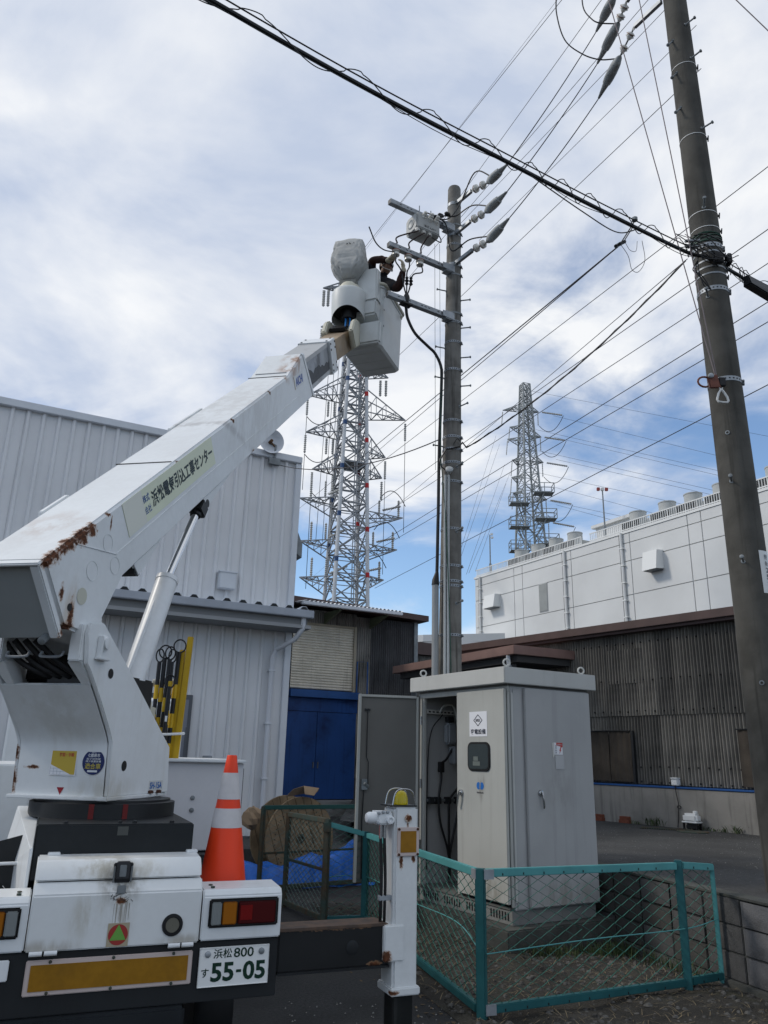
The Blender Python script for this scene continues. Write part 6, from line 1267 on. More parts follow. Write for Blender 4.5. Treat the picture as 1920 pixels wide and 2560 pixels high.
for x0 in (.232, -.302):
    mb = MB(); mb.prism([Uc(x0, h, z) for h, z in cheek], brr*.024); ck = mb.build('turret_cheek', tur_m, truck, world=True, bevel=.004)
    if x0 > 0:
        for h, z, r_ in ((-.664, 1.986, .026), (-.408, 1.524, .027)):
            mb = MB(); mb.lathe([(r_*1.0, .0), (r_*.97, .001)], frame(Uc(.2572, h, z), hh, UP, brr), 24, cap=True); mb.build('lightening_hole', black, ck, world=True)
        mb = MB(); mb.lathe([(.042, 0), (.042, .012), (.030, .016), (.030, .03), (.008, .032)], frame(Uc(.256, -.775, 2.128), hh, UP, brr), 20); mb.build('pivot_pin', tur_m, ck, world=True)
        mb = MB(); F = frame(Uc(.256, -.80, 2.10), hh, UP, brr); mb.fbox(F, (-.03, -.05, 0), (-.018, .06, .03)); mb.fbox(F, (-.04, -.06, 0), (.06, -.045, .035)); mb.build('keeper_plate', tur_m, ck, world=True, bevel=.003)
        mb = MB(); F = frame(Uc(.256, -.012, 1.415), hh, UP, brr); mb.fbox(F, (-.085, -.026, 0), (.085, .026, .001)); sp = mb.build('model_plate', mat('plate_greyish', (.55, .56, .55), .5), ck, world=True, smooth=0)
        text('model_text', 'SH-15A', mat('logo_blue', (0.02, 0.13, 0.42), 0.5), sp, F @ V((0, 0, .0012)), hh, UP, .15, .036, bold=.02)
# curved rear plate
curve = [(-.542, 1.372), (-.552, 1.50), (-.556, 1.60), (-.566, 1.645), (-.60, 1.695), (-.665, 1.768), (-.732, 1.845), (-.80, 1.915)]
cv = spline([V((0, h, z)) for h, z in curve], 4); mb = MB()
rows = [[Uc(x, p_.y, p_.z) for p_ in cv] for x in (-.278, .231)]; mb.sheet(rows)
mbk = MB(); mbk.sheet([[Uc(x, p_.y+.02, p_.z+.01) for p_ in cv] for x in (-.278, .231)]); mb.add(mbk.v, [tuple(reversed(f)) for f in mbk.f]); n_ = len(cv)
mb.add([rows[0][-1], rows[1][-1], Uc(.231, cv[-1].y+.02, cv[-1].z+.01), Uc(-.278, cv[-1].y+.02, cv[-1].z+.01)], [(0, 1, 2, 3)])
rpl = mb.build('turret_rear_plate', tur_m, truck, world=True, smooth=60)
for x0, x1 in ((.150, .231), (-.278, -.20)):
    mb = MB(); mb.hexa([Uc(x, h, z) for x, h, z in ((x0+.03, -.80, 1.916), (x1, -.80, 1.916), (x1, -.72, 1.916), (x0+.03, -.72, 1.916), (x0, -.912, 2.02), (x1, -.912, 2.02), (x1, -.80, 2.05), (x0, -.80, 2.05))]); mb.build('turret_lug', tur_m, rpl, world=True, bevel=.004)
for xa, xb in ((.165, .231), (-.278, -.21)): mb = MB(); mb.fbox(FU, (xa, -.935, 2.02), (xb, -.80, 2.205)); mb.build('pivot_boss', tur_m, truck, world=True, bevel=.006)
Fp = frame(Uc(-.012, -.5545, 1.535), brr, UP, -hh)
mb = MB(); mb.fbox(Fp, (-.076, -.064, 0), (.076, .064, .001)); ys = mb.build('caution_sticker', mat('sign_white', (0.70, 0.71, 0.74), 0.4), rpl, world=True, smooth=0)
mb = MB(); mb.fbox(Fp, (-.071, -.059, .0012), (.071, .059, .0018)); mb.build('sticker_field', mat('sticker_yellow', (.50, .36, .05), .5), ys, world=True, smooth=0)
mb = MB(); mb.add([Fp @ V((x, y, .0024)) for x, y in ((-.071, -.01), (-.071, -.059), (.05, -.059))], [(0, 1, 2)]); mb.build('grid_corner', mat('sign_white', (0.70, 0.71, 0.74), 0.4), ys, world=True, smooth=0)
mb = MB()
for k in range(4): mb.add([Fp @ V(q) for q in ((-.071+.02*k, -.059, .003), (-.0695+.02*k, -.059, .003), (-.0695+.02*k, -.018-.008*k, .003), (-.071+.02*k, -.018-.008*k, .003))], [(0, 1, 2, 3)])
for k in range(2): mb.add([Fp @ V(q) for q in ((-.071, -.045+.015*k, .003), (.01-.03*k, -.045+.015*k, .003), (.01-.03*k, -.0438+.015*k, .003), (-.071, -.0438+.015*k, .003))], [(0, 1, 2, 3)])
mb.build('grid_lines', mat('print_blue_grey', (.25, .3, .36), .5), ys, world=True, smooth=0)
text('sticker_text', '確認・手順', redp, ys, Fp @ V((.015, .04, .0016)), brr, UP, .085, .02, bold=.015)
Fp2 = frame(Uc(.160, -.5545, 1.541), brr, UP, -hh)
mb = MB(); mb.add([Fp2 @ V((.063*math.cos(R(10)*k), .063*math.sin(R(10)*k), .0010)) for k in range(36)], [tuple(range(36))]); bs_ = mb.build('round_sticker', mat('sticker_navy', (.012, .022, .10), .4), rpl, world=True, smooth=0)
wt = mat('print_white', (.6, .62, .64), .5); gd = mat('print_gold', (.40, .33, .07), .5)
text('sticker_text', 'H17', wt, bs_, Fp2 @ V((0, .050, .001)), brr, UP, .026, .009, bold=.02)
text('sticker_text', '七都県市', wt, bs_, Fp2 @ V((0, .034, .001)), brr, UP, .070, .019, bold=.02)
text('sticker_text', '粒子状物質', wt, bs_, Fp2 @ V((0, .016, .001)), brr, UP, .080, .010, bold=.01)
text('sticker_text', '減少装置装着', wt, bs_, Fp2 @ V((0, .004, .001)), brr, UP, .088, .010, bold=.01)
text('sticker_text', '適合車', gd, bs_, Fp2 @ V((0, -.020, .001)), brr, UP, .090, .030, bold=.02)
mb = MB(); mb.fbox(Fp2, (-.028, -.050, .0012), (.028, -.040, .0018)); mb.build('sticker_box', wt, bs_, world=True, smooth=0)
mb = MB(); mb.add([Uc(x, -.5465, z) for x, z in ((-.036, 1.412), (.006, 1.412), (-.014, 1.375))], [(0, 1, 2)]); mb.build('red_triangle', mat('mark_red', (.25, .012, .02), .5), rpl, world=True, smooth=0)
# turret throat machinery, and a black panel standing in for the shade behind
mb = MB(); mb.fbox(FU, (-.27, -.60, 1.75), (.22, -.10, 2.0)); mb.fbox(FU, (-.05, -.76, 1.90), (.19, -.62, 2.02)); mb.fbox(FU, (-.275, -.62, 1.95), (.228, -.60, 2.16)); mb.build('turret_inside', mat('machinery_and_shade_black', (.010, .010, .011), .4), truck, world=True, bevel=.01)
for k in range(4):
    mb = MB(); mb.tube(spline([Uc(-.23+.06*k, -.90, 2.13), Uc(-.16+.07*k, -.84, 2.03), Uc(-.05+.06*k, -.78, 1.97), Uc(.04+.04*k, -.62, 1.93)]), .016, 8); mb.build('hydraulic_hose', black, truck, world=True)
for x in (-.13, .06): mb = MB(); mb.tube(spline([Uc(x-.06, -.90, 2.07), Uc(x-.05, -.92, 2.045), Uc(x+.05, -.92, 2.045), Uc(x+.06, -.90, 2.07)]), .007, 6); mb.build('hose_guard', galv, truck, world=True)
# boom, first section
x0, x1 = -.41, 0.0
side = [(0, 0), (4.23, 0), (4.40, .03), (4.82, .115), (5.02, -.385), (.62, -.388), (.33, -.50), (.36, -.66), (.22, -.66), (.12, -.46), (.005, -.36)]
mb = MB(); mb.prism([B(x0, s, t) for s, t in side], brr*.41); bm_ = mb.build('boom', boom_m, truck, world=True, bevel=.016, seg=3)
mb = MB(); mb.prism([B(x0+.05, -.008, -.015), B(-.06, -.008, -.012), B(-.062, -.008, -.41), B(x0+.05, -.008, -.41)], -bd*.004); ep = mb.build('boom_end_plate', mat('end_plate_grey', (.30, .32, .32), .45, var=.08), bm_, world=True, bevel=.002)
mb = MB(); mb.fbox(FB, (-.058, -.04, -.40), (-.004, -.004, -.01)); mb.fbox(FB, (x0, -.04, -.40), (x0+.048, -.004, -.01)); mb.fbox(FB, (x0, -.045, -.012), (-.002, .0, .006)); mb.build('end_flange', boom_m, bm_, world=True, bevel=.006)
mb = MB(); mb.lathe([(.02, 0), (.02, .05), (.012, .055)], frame(B(-.09, -.012, -.40), brr, bnt, -bd), 10); mb.build('grease_plug', galv_d, ep, world=True)
for s, t, r_, raised in ((.545, -.153, .048, 0), (.557, -.293, .048, 0), (.344, -.222, .052, 0), (.204, -.297, .045, 1)):
    F = frame(B(.0005, s, t), bd, bnt, brr)
    if raised: mb = MB(); mb.add([F @ V((r_*math.cos(R(12)*k), r_*.95*math.sin(R(12)*k), .002)) for k in range(30)], [tuple(range(30))]); mb.build('round_patch', mat('cream_disc', (.50, .50, .42), .5), bm_, world=True, smooth=0)
    else: mb = MB(); mb.lathe([(r_, 0), (r_+.001, .0015), (r_-.002, .0015), (r_-.003, .0)], F, 30, cap=False); mb.build('round_weld_mark', boom_m, bm_, world=True)
mb = MB(); mb.lathe([(.020, .0), (.0195, .001)], frame(B(.0012, .088, -.297), bd, bnt, brr), 20); mb.build('bolt_hole', black, bm_, world=True)
mb = MB(); mb.tube([B(.001, .27, -.035), B(.001, .60, -.245)], .004, 5); mb.tube([B(.001, .60, -.24), B(.001, 4.5, -.255)], .003, 5); mb.build('weld_seam', boom_m, bm_, world=True)
mb = MB(); mb.tube([B(x0, 1.50, .002), B(-.02, 1.50, .002)], .004, 5); mb.tube([B(x0, 4.22, .003), B(-.02, 4.22, .003)], .004, 5); mb.build('cover_seam', blackp, bm_, world=True)
for s0, s1 in ((.62, .95), (2.35, 3.05)): mb = MB(); mb.prism([B(x0-.03, s0, -.04), B(x0-.03, s0+.03, .004), B(x0-.03, s1-.03, .004), B(x0-.03, s1, -.04)], brr*.029); mb.build('side_rail', boom_m, bm_, world=True, bevel=.004)
for s0, s1 in ((.79, 1.16), (1.87, 2.42)):
    for xx in (-.035, x0+.012):
        mb = MB(); mb.prism([B(xx, s0, -.465), B(xx, s0-.02, -.386), B(xx, s1, -.386), B(xx, s0+.06, -.462)], brr*.022); mb.build('cylinder_bracket', boom_m, bm_, world=True, bevel=.002)
mb = MB(); mb.tube([B(x0+.02, .80, -.44), B(-.02, .80, -.44)], .035, 10); mb.tube([B(x0+.02, 1.90, -.44), B(-.01, 1.90, -.44)], .03, 10); mb.build('cylinder_pin', blackp, bm_, world=True)
# banner
Fb = frame(B(.0006, 1.45, -.1135), bd, bnt, brr)
mb = MB(); mb.fbox(Fb, (-.685, -.102, 0), (.685, .100, .002)); bn = mb.build('banner', mat('banner_pale_yellow', (.66, .70, .54), .45, var=.05), bm_, world=True, smooth=0)
mb = MB(); mb.fbox(Fb, (-.683, -.100, .0022), (-.45, .098, .0026)); mb.build('banner_panel', mat('banner_pink', (.66, .67, .60), .5), bn, world=True, smooth=0)
ink = mat('banner_ink', (.012, .03, .035), .5); ink2 = mat('banner_blue_ink', (.04, .10, .30), .5)
text('banner_text', '浜松電気引込工事センター', ink, bn, Fb @ V((.155, .0, .002)), bd, bnt, 1.00, .105, bold=.028)
text('banner_text', '株式', ink2, bn, Fb @ V((-.41, .035, .002)), bd, bnt, .085, .048, bold=.012)
text('banner_text', '会社', ink2, bn, Fb @ V((-.41, -.035, .002)), bd, bnt, .085, .048, bold=.012)
Fa = frame(B(.0006, 4.55, -.11), bd, bnt, brr)
mb = MB(); mb.fbox(Fa, (-.17, -.065, 0), (.17, .065, .0015)); ai = mb.build('maker_plate', mat('maker_plate_white', (.62, .64, .64), .4), bm_, world=True, smooth=0)
text('maker_text', 'AICHI', mat('maker_blue', (.02, .08, .35), .4), ai, Fa @ V((.01, 0, .0016)), bd, bnt, .26, .085, bold=.03)
mb = MB(); mb.fbox(Fa, (-.17, -.065, .0017), (-.155, .065, .0022)); mb.build('maker_stripe', mat('maker_tan', (.45, .38, .25), .5), ai, world=True, smooth=0)
mb = MB(); mb.hexa([B(.006, 4.80, .10), B(.006, 5.0, -.38), B(.006, 5.06, -.38), B(.006, 4.86, .10), B(-.02, 4.80, .118), B(-.02, 5.0, -.395), B(-.02, 5.06, -.395), B(-.02, 4.86, .118)]); mb.build('nose_flange', boom_m, bm_, world=True, bevel=.004)
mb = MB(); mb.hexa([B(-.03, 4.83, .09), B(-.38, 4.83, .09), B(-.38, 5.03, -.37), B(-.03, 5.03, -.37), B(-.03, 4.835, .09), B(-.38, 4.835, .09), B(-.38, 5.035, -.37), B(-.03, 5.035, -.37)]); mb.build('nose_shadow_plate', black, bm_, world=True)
# telescoping sections
sec2 = mat('bare_boom_metal', (.30, .32, .34), .4, .3, var=.3, vscale=5, dirt_amt=.75, dirt=(.03, .032, .036), dscale=3.5)
mb = MB(); mb.fbox(FB, (-.375, 4.3, -.335), (-.035, 6.30, .02)); s2_ = mb.build('boom_second_section', sec2, truck, world=True, bevel=.012)
mb = MB(); rows = []
for i in range(21): rows.append([B(-.0338, 5.02+1.0*i/20, -.285), B(-.0338, 5.02+1.0*i/20, -.10-.10*abs(NZ.noise(V((i*.7, 2, 5))))-.004*i+.03*(i < 3))])
mb.sheet(rows); mb.build('grease_smear', mat('dark_grease', (.035, .038, .042), .5, var=.4, vscale=12), s2_, world=True, smooth=0)
mb = MB(); mb.fbox(FB, (-.034, 4.9, -.334), (-.030, 6.1, -.29)); mb.fbox(FB, (-.034, 4.9, -.02), (-.030, 6.1, .02)); mb.fbox(FB, (-.378, 4.9, .0205), (-.032, 6.1, .024)); mb.build('section_edge', mat('section_greyish', (.38, .39, .39), .4, .2, dirt_amt=.4, dirt=(.15, .12, .1), dscale=4), s2_, world=True)
mb = MB(); mb.fbox(FB, (-.40, 6.06, -.362), (-.005, 6.34, .038)); cl_ = mb.build('collar', tw, s2_, world=True, bevel=.006)
mb = MB()
for s in (6.10, 6.30):
    for t in (-.32, -.25, -.07, .0): mb.lathe([(.013, 0), (.013, .006), (.006, .008)], frame(B(-.005, s, t), bd, bnt, brr), 8)
    for x in (-.36, -.05): mb.lathe([(.013, 0), (.013, .006), (.006, .008)], frame(B(x, s, .038), brr, bd, bnt), 8)
mb.build('collar_bolts', blackp, cl_, world=True, kind='stuff')
frp_m = mat('tan_fibreglass', (.36, .27, .175), .5, var=.25, vscale=3, col2=(.22, .165, .115), dirt_amt=.3, dirt=(.42, .40, .36), dscale=5)
mb = MB(); mb.hexa([B(*q) for q in ((-.34, 6.2, -.285), (-.07, 6.2, -.285), (.0, 7.36, -.27), (-.27, 7.36, -.27), (-.34, 6.2, -.02), (-.07, 6.2, -.02), (.0, 7.36, -.01), (-.27, 7.36, -.01))]); frp = mb.build('boom_insulated_section', frp_m, truck, world=True, bevel=.008)
cream = mat('cream_paint', (.60, .58, .48), .45, var=.08)
for xa, xb in ((.03, .09), (-.34, -.28)):
    mb = MB(); mb.prism([B(xa, s, t) for s, t in ((7.08, -.22), (7.0, .03), (7.22, .125), (7.40, .115), (7.64, .0), (7.42, -.25))], brr*(xb-xa)); mb.build('head_fork', cream, truck, world=True, bevel=.016)
mb = MB(); mb.fbox(FB, (-.279, 7.2, -.26), (.029, 7.45, -.012)); mb.build('fork_block', cream, truck, world=True, bevel=.01)
mb = MB(); mb.fbox(FB, (-.26, 7.12, .0), (-.04, 7.34, .05)); mb.build('head_block', black, truck, world=True, bevel=.01)
blue_h = mat('blue_hose', (.02, .14, .38), .4)
for k in range(3): mb = MB(); mb.tube(spline([B(-.06+.03*k, 7.25, .04), B(-.08+.03*k, 7.42, .11), B(-.13+.03*k, 7.60, .12), B(-.18+.03*k, 7.8, .10)]), .012, 6); mb.build('blue_hose', blue_h if k != 1 else black, truck, world=True)
# lift cylinders
chrome = mat('chrome_rod', (.62, .64, .66), .12, 1.0)
for xl, lab in ((.15, 'r'), (-.20, 'l')):
    p0, p1, p2 = Uc(xl, -.30, 1.83), Uc(xl, .063, 2.664), Uc(xl, .395, 3.228)
    if lab == 'l': p0, p1, p2 = Uc(xl, -.42, 1.83), Uc(xl, -.23, 2.33), Uc(xl, -.06, 2.64)
    d = (p1-p0).normalized()
    mb = MB(); r_ = .068 if lab == 'r' else .055; mb.tube([p0, p1-d*.03, p1-d*.029, p1, p1+d*.012], [r_, r_, r_*1.06, r_*1.06, r_*.8], 24); cy = mb.build('lift_cylinder', white, truck, world=True)
    mb = MB(); mb.tube([p1, p2], .027, 20); mb.build('cylinder_rod', chrome, cy, world=True)
    mb = MB(); d2 = (p2-p1).normalized(); x_ = d2.orthogonal().normalized(); mb.lathe([(.035, -.06), (.042, -.04), (.042, .02), (.03, .05), (.03, .08)], frame(p2, x_, d2.cross(x_), d2), 14); mb.fbox(frame(p2, brr, d2, brr.cross(d2)), (-.05, -.03, -.05), (.05, .07, .05)); mb.build('rod_eye', blackp, cy, world=True, bevel=.008)
    if lab == 'r':
        mb = MB(); mb.tube([p0+hh*-.075+UP*.05, p1+hh*-.072+UP*-.04, p1+hh*-.05-d*.05], .012, 8); mb.build('cylinder_pipe', white, cy, world=True)
# bucket with its rotating head
bzb, bzt = 6.90, 7.83; b0 = V((-.088, 9.185, 0)); bx = V((-.939, .345, 0)).normalized(); by = V((.345, .939, 0)).normalized(); FK = frame(b0, bx, by, UP); BW, BLn = .62, .86
buck_m = mat('bucket_white', (.58, .60, .59), .45, var=.06, vscale=3, dirt_amt=.2, dirt=(.33, .33, .31), dscale=4)
mb = MB(); rings = []
def brect(ins, z, rad): 
    pts = rrect(BW-2*ins, BLn-2*ins, rad, 5); return [FK @ V((BW/2+x, BLn/2+y, z)) for x, y in pts]
lv = [brect(.05, bzb, .05), brect(.02, bzb+.03, .07), brect(.012, bzb+.3, .07), brect(0, bzt-.04, .07), brect(-.012, bzt-.03, .075), brect(-.012, bzt, .075), brect(.03, bzt, .06), brect(.035, bzb+.08, .06)]
n_ = len(lv[0])
for k, ring in enumerate(lv):
    mb.v += ring
    if k: mb.f += [((k-1)*n_+j, (k-1)*n_+(j+1) % n_, k*n_+(j+1) % n_, k*n_+j) for j in range(n_)]
mb.f += [tuple(range(n_))[::-1], tuple(range(7*n_, 8*n_))]
bk = mb.build('bucket', buck_m, truck, world=True)
mb = MB(); mb.tube(brect(-.02, bzt+.02, .08)+[brect(-.02, bzt+.02, .08)[0]], .022, 8, False); mb.build('bucket_rim', cream, bk, world=True)
mb = MB(); q = FK @ V((-.03, .70, bzt-.10)); mb.tube([q+UP*.03*math.sin(a)+by*.03*math.cos(a) for a in [R(30)*k for k in range(13)]], .009, 7, False); mb.build('bucket_hook', cream, bk, world=True)
for y in (.18, .42, .64):
    mb = MB(); mb.fbox(FK, (.06, y-.012, bzb-.006), (BW-.06, y+.012, bzb+.01)); mb.build('floor_rib', buck_m, bk, world=True, bevel=.003)
mb = MB(); mb.hexa([FK @ V(c) for c in ((.05, -.13, bzb+.42), (.47, -.13, bzb+.42), (.47, .02, bzb+.34), (.05, .02, bzb+.34), (.03, -.15, bzb+.62), (.50, -.15, bzb+.62), (.50, .02, bzb+.62), (.03, .02, bzb+.62))]); mb.hexa([FK @ V(c) for c in ((.03, -.15, bzb+.621), (.50, -.15, bzb+.621), (.50, .02, bzb+.621), (.03, .02, bzb+.621), (.05, -.12, bzt+.22), (.48, -.12, bzt+.22), (.48, .03, bzt+.25), (.05, .03, bzt+.25))]); cbx = mb.build('control_cover', buck_m, bk, world=True, bevel=.02)
mb = MB(); mb.hexa([FK @ V(c) for c in ((.01, -.07, bzb+.02), (.60, -.07, bzb+.02), (.60, .0, bzb), (.01, .0, bzb), (.0, -.10, bzb+.32), (.61, -.10, bzb+.32), (.61, .0, bzb+.34), (.0, .0, bzb+.34))]); mb.build('lower_cover', buck_m, bk, world=True, bevel=.02)
for x, z in ((-.012, bzb+.75), (-.012, bzb+.55), (-.010, bzb+.30)): mb = MB(); mb.lathe([(.016, 0), (.014, .004)], frame(FK @ V((x, .03, z)), by, UP, -bx), 12); mb.build('fixing_plug', galv_d, bk, world=True)
# drum head and covered jib
hc = V((-.553, 9.19, 0))
mb = MB(); n_ = 40; fr0 = math.atan2(-hh.y, -hh.x)
prf = [(.225, None), (.238, 7.46), (.240, 7.62), (.236, 7.65), (.222, 7.672), (.19, 7.685), (.11, 7.69)]
for k, (r_, z) in enumerate(prf):
    for j in range(n_):
        a = 2*math.pi*j/n_; z_ = z if z is not None else 7.25+.11*max(0, math.cos(a-fr0-.15))**1.5
        mb.v.append(hc+V((r_*math.cos(a), r_*math.sin(a), z_)))
    if k: mb.f += [((k-1)*n_+j, (k-1)*n_+(j+1) % n_, k*n_+(j+1) % n_, k*n_+j) for j in range(n_)]
mb.f.append(tuple(range(6*n_, 7*n_)))
hd = mb.build('rotator_drum', buck_m, truck, world=True, smooth=45)
mb = MB(); mb.lathe([(.222, 7.375), (.20, 7.38), (.12, 7.39), (.02, 7.39)], M.Translation(hc), 28); mb.lathe([(.10, 7.26), (.12, 7.38)], M.Translation(hc), 20); mb.build('drum_inside', black, hd, world=True)
mb = MB(); mb.hexa([V(c) for c in ((hc.x-.1, hc.y-.02, 7.42), (hc.x+.32, hc.y+.06, 7.30), (hc.x+.30, hc.y+.30, 7.30), (hc.x-.1, hc.y+.2, 7.42), (hc.x-.1, hc.y-.02, 7.74), (hc.x+.34, hc.y+.06, 7.72), (hc.x+.30, hc.y+.30, 7.72), (hc.x-.1, hc.y+.2, 7.74))]); mb.build('head_arm', buck_m, hd, world=True, bevel=.03)
mb = MB(); F = frame(hc+V((-.005, 0, 7.80)), brr, hh, UP); mb.fbox(F, (-.12, -.10, -.03), (.12, .10, .05)); mb.build('jib_foot', mat('dusty_grey', (.22, .22, .20), .7), hd, world=True, bevel=.01)
mb = MB(); mb.lathe([(.15, 7.685), (.15, 7.75), (.12, 7.80)], M.Translation(hc), 24); mb.build('jib_socket', cream, hd, world=True)
# the jib is wrapped in a grey-white bag
mb = MB(); n_ = 84; kz = [7.85, 7.87, 7.91, 7.96, 8.02, 8.09, 8.17, 8.26, 8.35, 8.43, 8.48, 8.495]; wx_ = [.07, .115, .155, .195, .23, .248, .246, .235, .222, .21, .203, .196]; wy_ = [.07, .115, .155, .185, .20, .20, .19, .175, .155, .135, .115, .10]
rg2 = random.Random(3); zs_ = [7.85+(8.495-7.85)*i/44 for i in range(45)]
def lerp_t(z, tab):
    for i in range(len(kz)-1):
        if z <= kz[i+1]+1e-6: f_ = (z-kz[i])/(kz[i+1]-kz[i]); return tab[i]+(tab[i+1]-tab[i])*f_
    return tab[-1]
for k, z in enumerate(zs_):
    f = k/(len(zs_)-1)
    for j in range(n_):
        a = 2*math.pi*j/n_; ca, sa = math.cos(a), math.sin(a); e_ = 1-.64*min(1, f*2.2)
        x_ = lerp_t(z, wx_)*math.copysign(abs(ca)**e_, ca); y_ = lerp_t(z, wy_)*math.copysign(abs(sa)**e_, sa)
        q = V((ca*1.1, sa*1.1, z*2.2+.6*ca)); r1_ = abs(NZ.noise(q*2.3+V((3, 1, 7)))); r2_ = abs(NZ.noise(q*4.9+V((9, 4, 2))))
        wr = 1.02-(.085-.05*f)*max(0, .26-r1_)/.26-(.04-.02*f)*max(0, .18-r2_)/.18
        mb.v.append(V((hc.x-.012, hc.y, z+(.010*math.sin(x_*22+1) if k >= 43 else 0)))+brr*x_*wr+hh*y_*wr)
    if k: mb.f += [((k-1)*n_+j, (k-1)*n_+(j+1) % n_, k*n_+(j+1) % n_, k*n_+j) for j in range(n_)]
mb.f += [tuple(range(n_))[::-1], tuple(range((len(zs_)-1)*n_, len(zs_)*n_))]
bag = mb.build('jib_cover_bag', mat('dirty_white_canvas', (.44, .445, .43), .8, var=.15, vscale=5, dirt_amt=.35, dirt=(.30, .30, .28), dscale=6, bump=.5, bscale=14), truck, world=True, smooth=50)
mb = MB()
for k in range(5): mb.add([V((hc.x-.05+.03*k+rg2.uniform(-.01, .01), hc.y-.165, 8.40-.03*rg2.random()))+V(q) for q in ((0, 0, 0), (.012, 0, -.004), (.010, 0, -.03), (.0, 0, -.022))], [(0, 1, 2, 3)])
mb.build('bag_smudges', blackp, bag, world=True, smooth=0, kind='stuff')
# ------------------------------------------------------------------ traffic cone on the truck's tail
tb('tail_step', (.342, .215, .86), (.722, .80, .895), galv_d, truck, .004)
cp = FTr @ V((.507, .40, .896)); cone = thing('traffic_cone', 'orange traffic cone with two white bands standing on the truck tail', 'traffic cone', cp, math.atan2(tx.y, tx.x))
orange = mat('cone_orange', (.80, .055, .014), .4, var=.12, vscale=4, streak=.08, dirt=(.2, .03, .02)); cw = mat('cone_white_band', (.55, .53, .53), .5, fine=.12, fscale=20, dirt_amt=.15, dirt=(.35, .33, .32), dscale=7)
cr_ = lambda z: .0265+(1.593-(z+.896))*.149
mb = MB(); mb.bb((-.15, -.15, 0), (.15, .15, .025)); mb.build('base', mat('cone_base_black', (.03, .03, .03), .6), cone, bevel=.012)
prev = .025
mb = MB(); mb.lathe([(cr_(.02), .02), (cr_(.332), .332), (cr_(.60), .60), (.0265, .692), (.024, .697), (.018, .697), (.018, .60)], None, 40); mb.build('body', orange, cone)
for z0, z1 in ((.332, .427), (.472, .606)):
    mb = MB(); mb.lathe([(cr_(z0)+.0015, z0), (cr_(z1)+.0015, z1)], None, 40, cap=False); mb.build('white_band', cw, cone)
# ------------------------------------------------------------------ insulated sticks racked on the truck
ylw = mat('stick_yellow', (.56, .36, .02), .45, var=.1); blk = mat('stick_black', (.018, .019, .022), .4)
sticks = [((.425, 2.0, 1.50), (.452, 2.0, 2.44), .020, 'y', 'tallest all-yellow stick, rightmost in the truck rack'), ((.395, 2.02, 1.50), (.405, 2.02, 2.34), .019, 'y', 'shorter all-yellow stick beside the tallest in the truck rack'),
          ((.365, 2.0, 1.50), (.378, 2.0, 2.32), .017, 's', 'black and yellow banded stick next to the yellow ones in the rack'), ((.335, 1.97, 1.50), (.330, 1.97, 2.24), .014, 's', 'third black and yellow banded stick from the right in the rack'),
          ((.305, 1.98, 1.50), (.312, 1.98, 2.26), .016, 's', 'black and yellow banded stick in the middle of the rack'), ((.275, 2.0, 1.50), (.278, 2.0, 2.27), .016, 's', 'second black and yellow banded stick from the left in the rack'), ((.243, 2.0, 1.50), (.242, 2.0, 2.24), .015, 's', 'leftmost black and yellow banded stick in the rack'),
          ((.322, 1.94, 1.50), (.324, 1.94, 2.06), .015, 'b', 'short all-black stick with an oval loop at the front of the rack')]
for i, (a, b, r_, k, lab) in enumerate(sticks):
    a, b = FTr @ V(a), FTr @ V(b); t = thing('insulated_stick', lab, 'pole', a, 0, 'insulated sticks on the truck')
    d = (b-a).normalized()
    if k == 'y':
        mb = MB(); mb.bar(a, b, r_*2.1, r_*1.5, up=(0, -1, 0)); mb.build('shaft', ylw, t, world=True, bevel=.004)
    else:
        mb = MB(); mb.tube([a, b], r_, 12); s_ = mb.build('shaft', blk, t, world=True)
        if k == 's':
            L_ = (b-a).length; off_ = [.0, .08, .12, .02, .16, .10, .05, 0][i]
            for q in range(3):
                z0 = L_-.22-off_-.21*q
                if z0 < .02: continue
                mb = MB(); mb.tube([a+d*z0, a+d*(z0+.10)], r_+.0012, 12, False); mb.build('yellow_band', ylw, s_, world=True)
        else:
            mb = MB(); F = frame(a+d*.33, tx, d, -ty); mb.fbox(F, (-.008, -.02, .014), (.008, .02, .017)); mb.build('label', white, s_, world=True)
        mb = MB(); sx = tx; c = b+d*(.045 if k == 's' else .035); n_ = 20; wv = .028+.008*(i % 3)
        mb.tube([c+sx*wv*math.cos(2*math.pi*j/n_)+d*.048*math.sin(2*math.pi*j/n_) for j in range(n_+1)], .006, 6, False); mb.build('loop', blk, t, world=True)
mb = MB(); mb.tube(spline([FTr @ V(q) for q in [(.20, 1.93, 1.72), (.30, 1.92, 1.72), (.44, 1.93, 1.73), (.462, 1.97, 1.735), (.45, 2.05, 1.73), (.20, 2.06, 1.72)]]), .009, 8); top('stick_rack', mb, white, 'white bent-rod holder around the insulated sticks', 'rack')
mb = MB(); mb.tube([FTr @ V((.22, 2.1, 2.09)), FTr @ V((.37, 2.1, 2.10))], .028, 12); top('insulator_sleeve', mb, mat('cream_sleeve', (.45, .44, .38), .5), 'cream ribbed sleeve lying behind the banded sticks', 'sleeve')
mb = MB(); mb.prism([FTr @ V(q) for q in [(.12, 1.85, 1.62), (.235, 1.85, 1.60), (.24, 1.85, 1.93), (.17, 1.85, 1.95), (.12, 1.85, 1.9)]], ty*.10); top('white_pouch', mb, cream, 'pale canvas pouch hanging between the turret and the sticks', 'bag', bevel=.03)

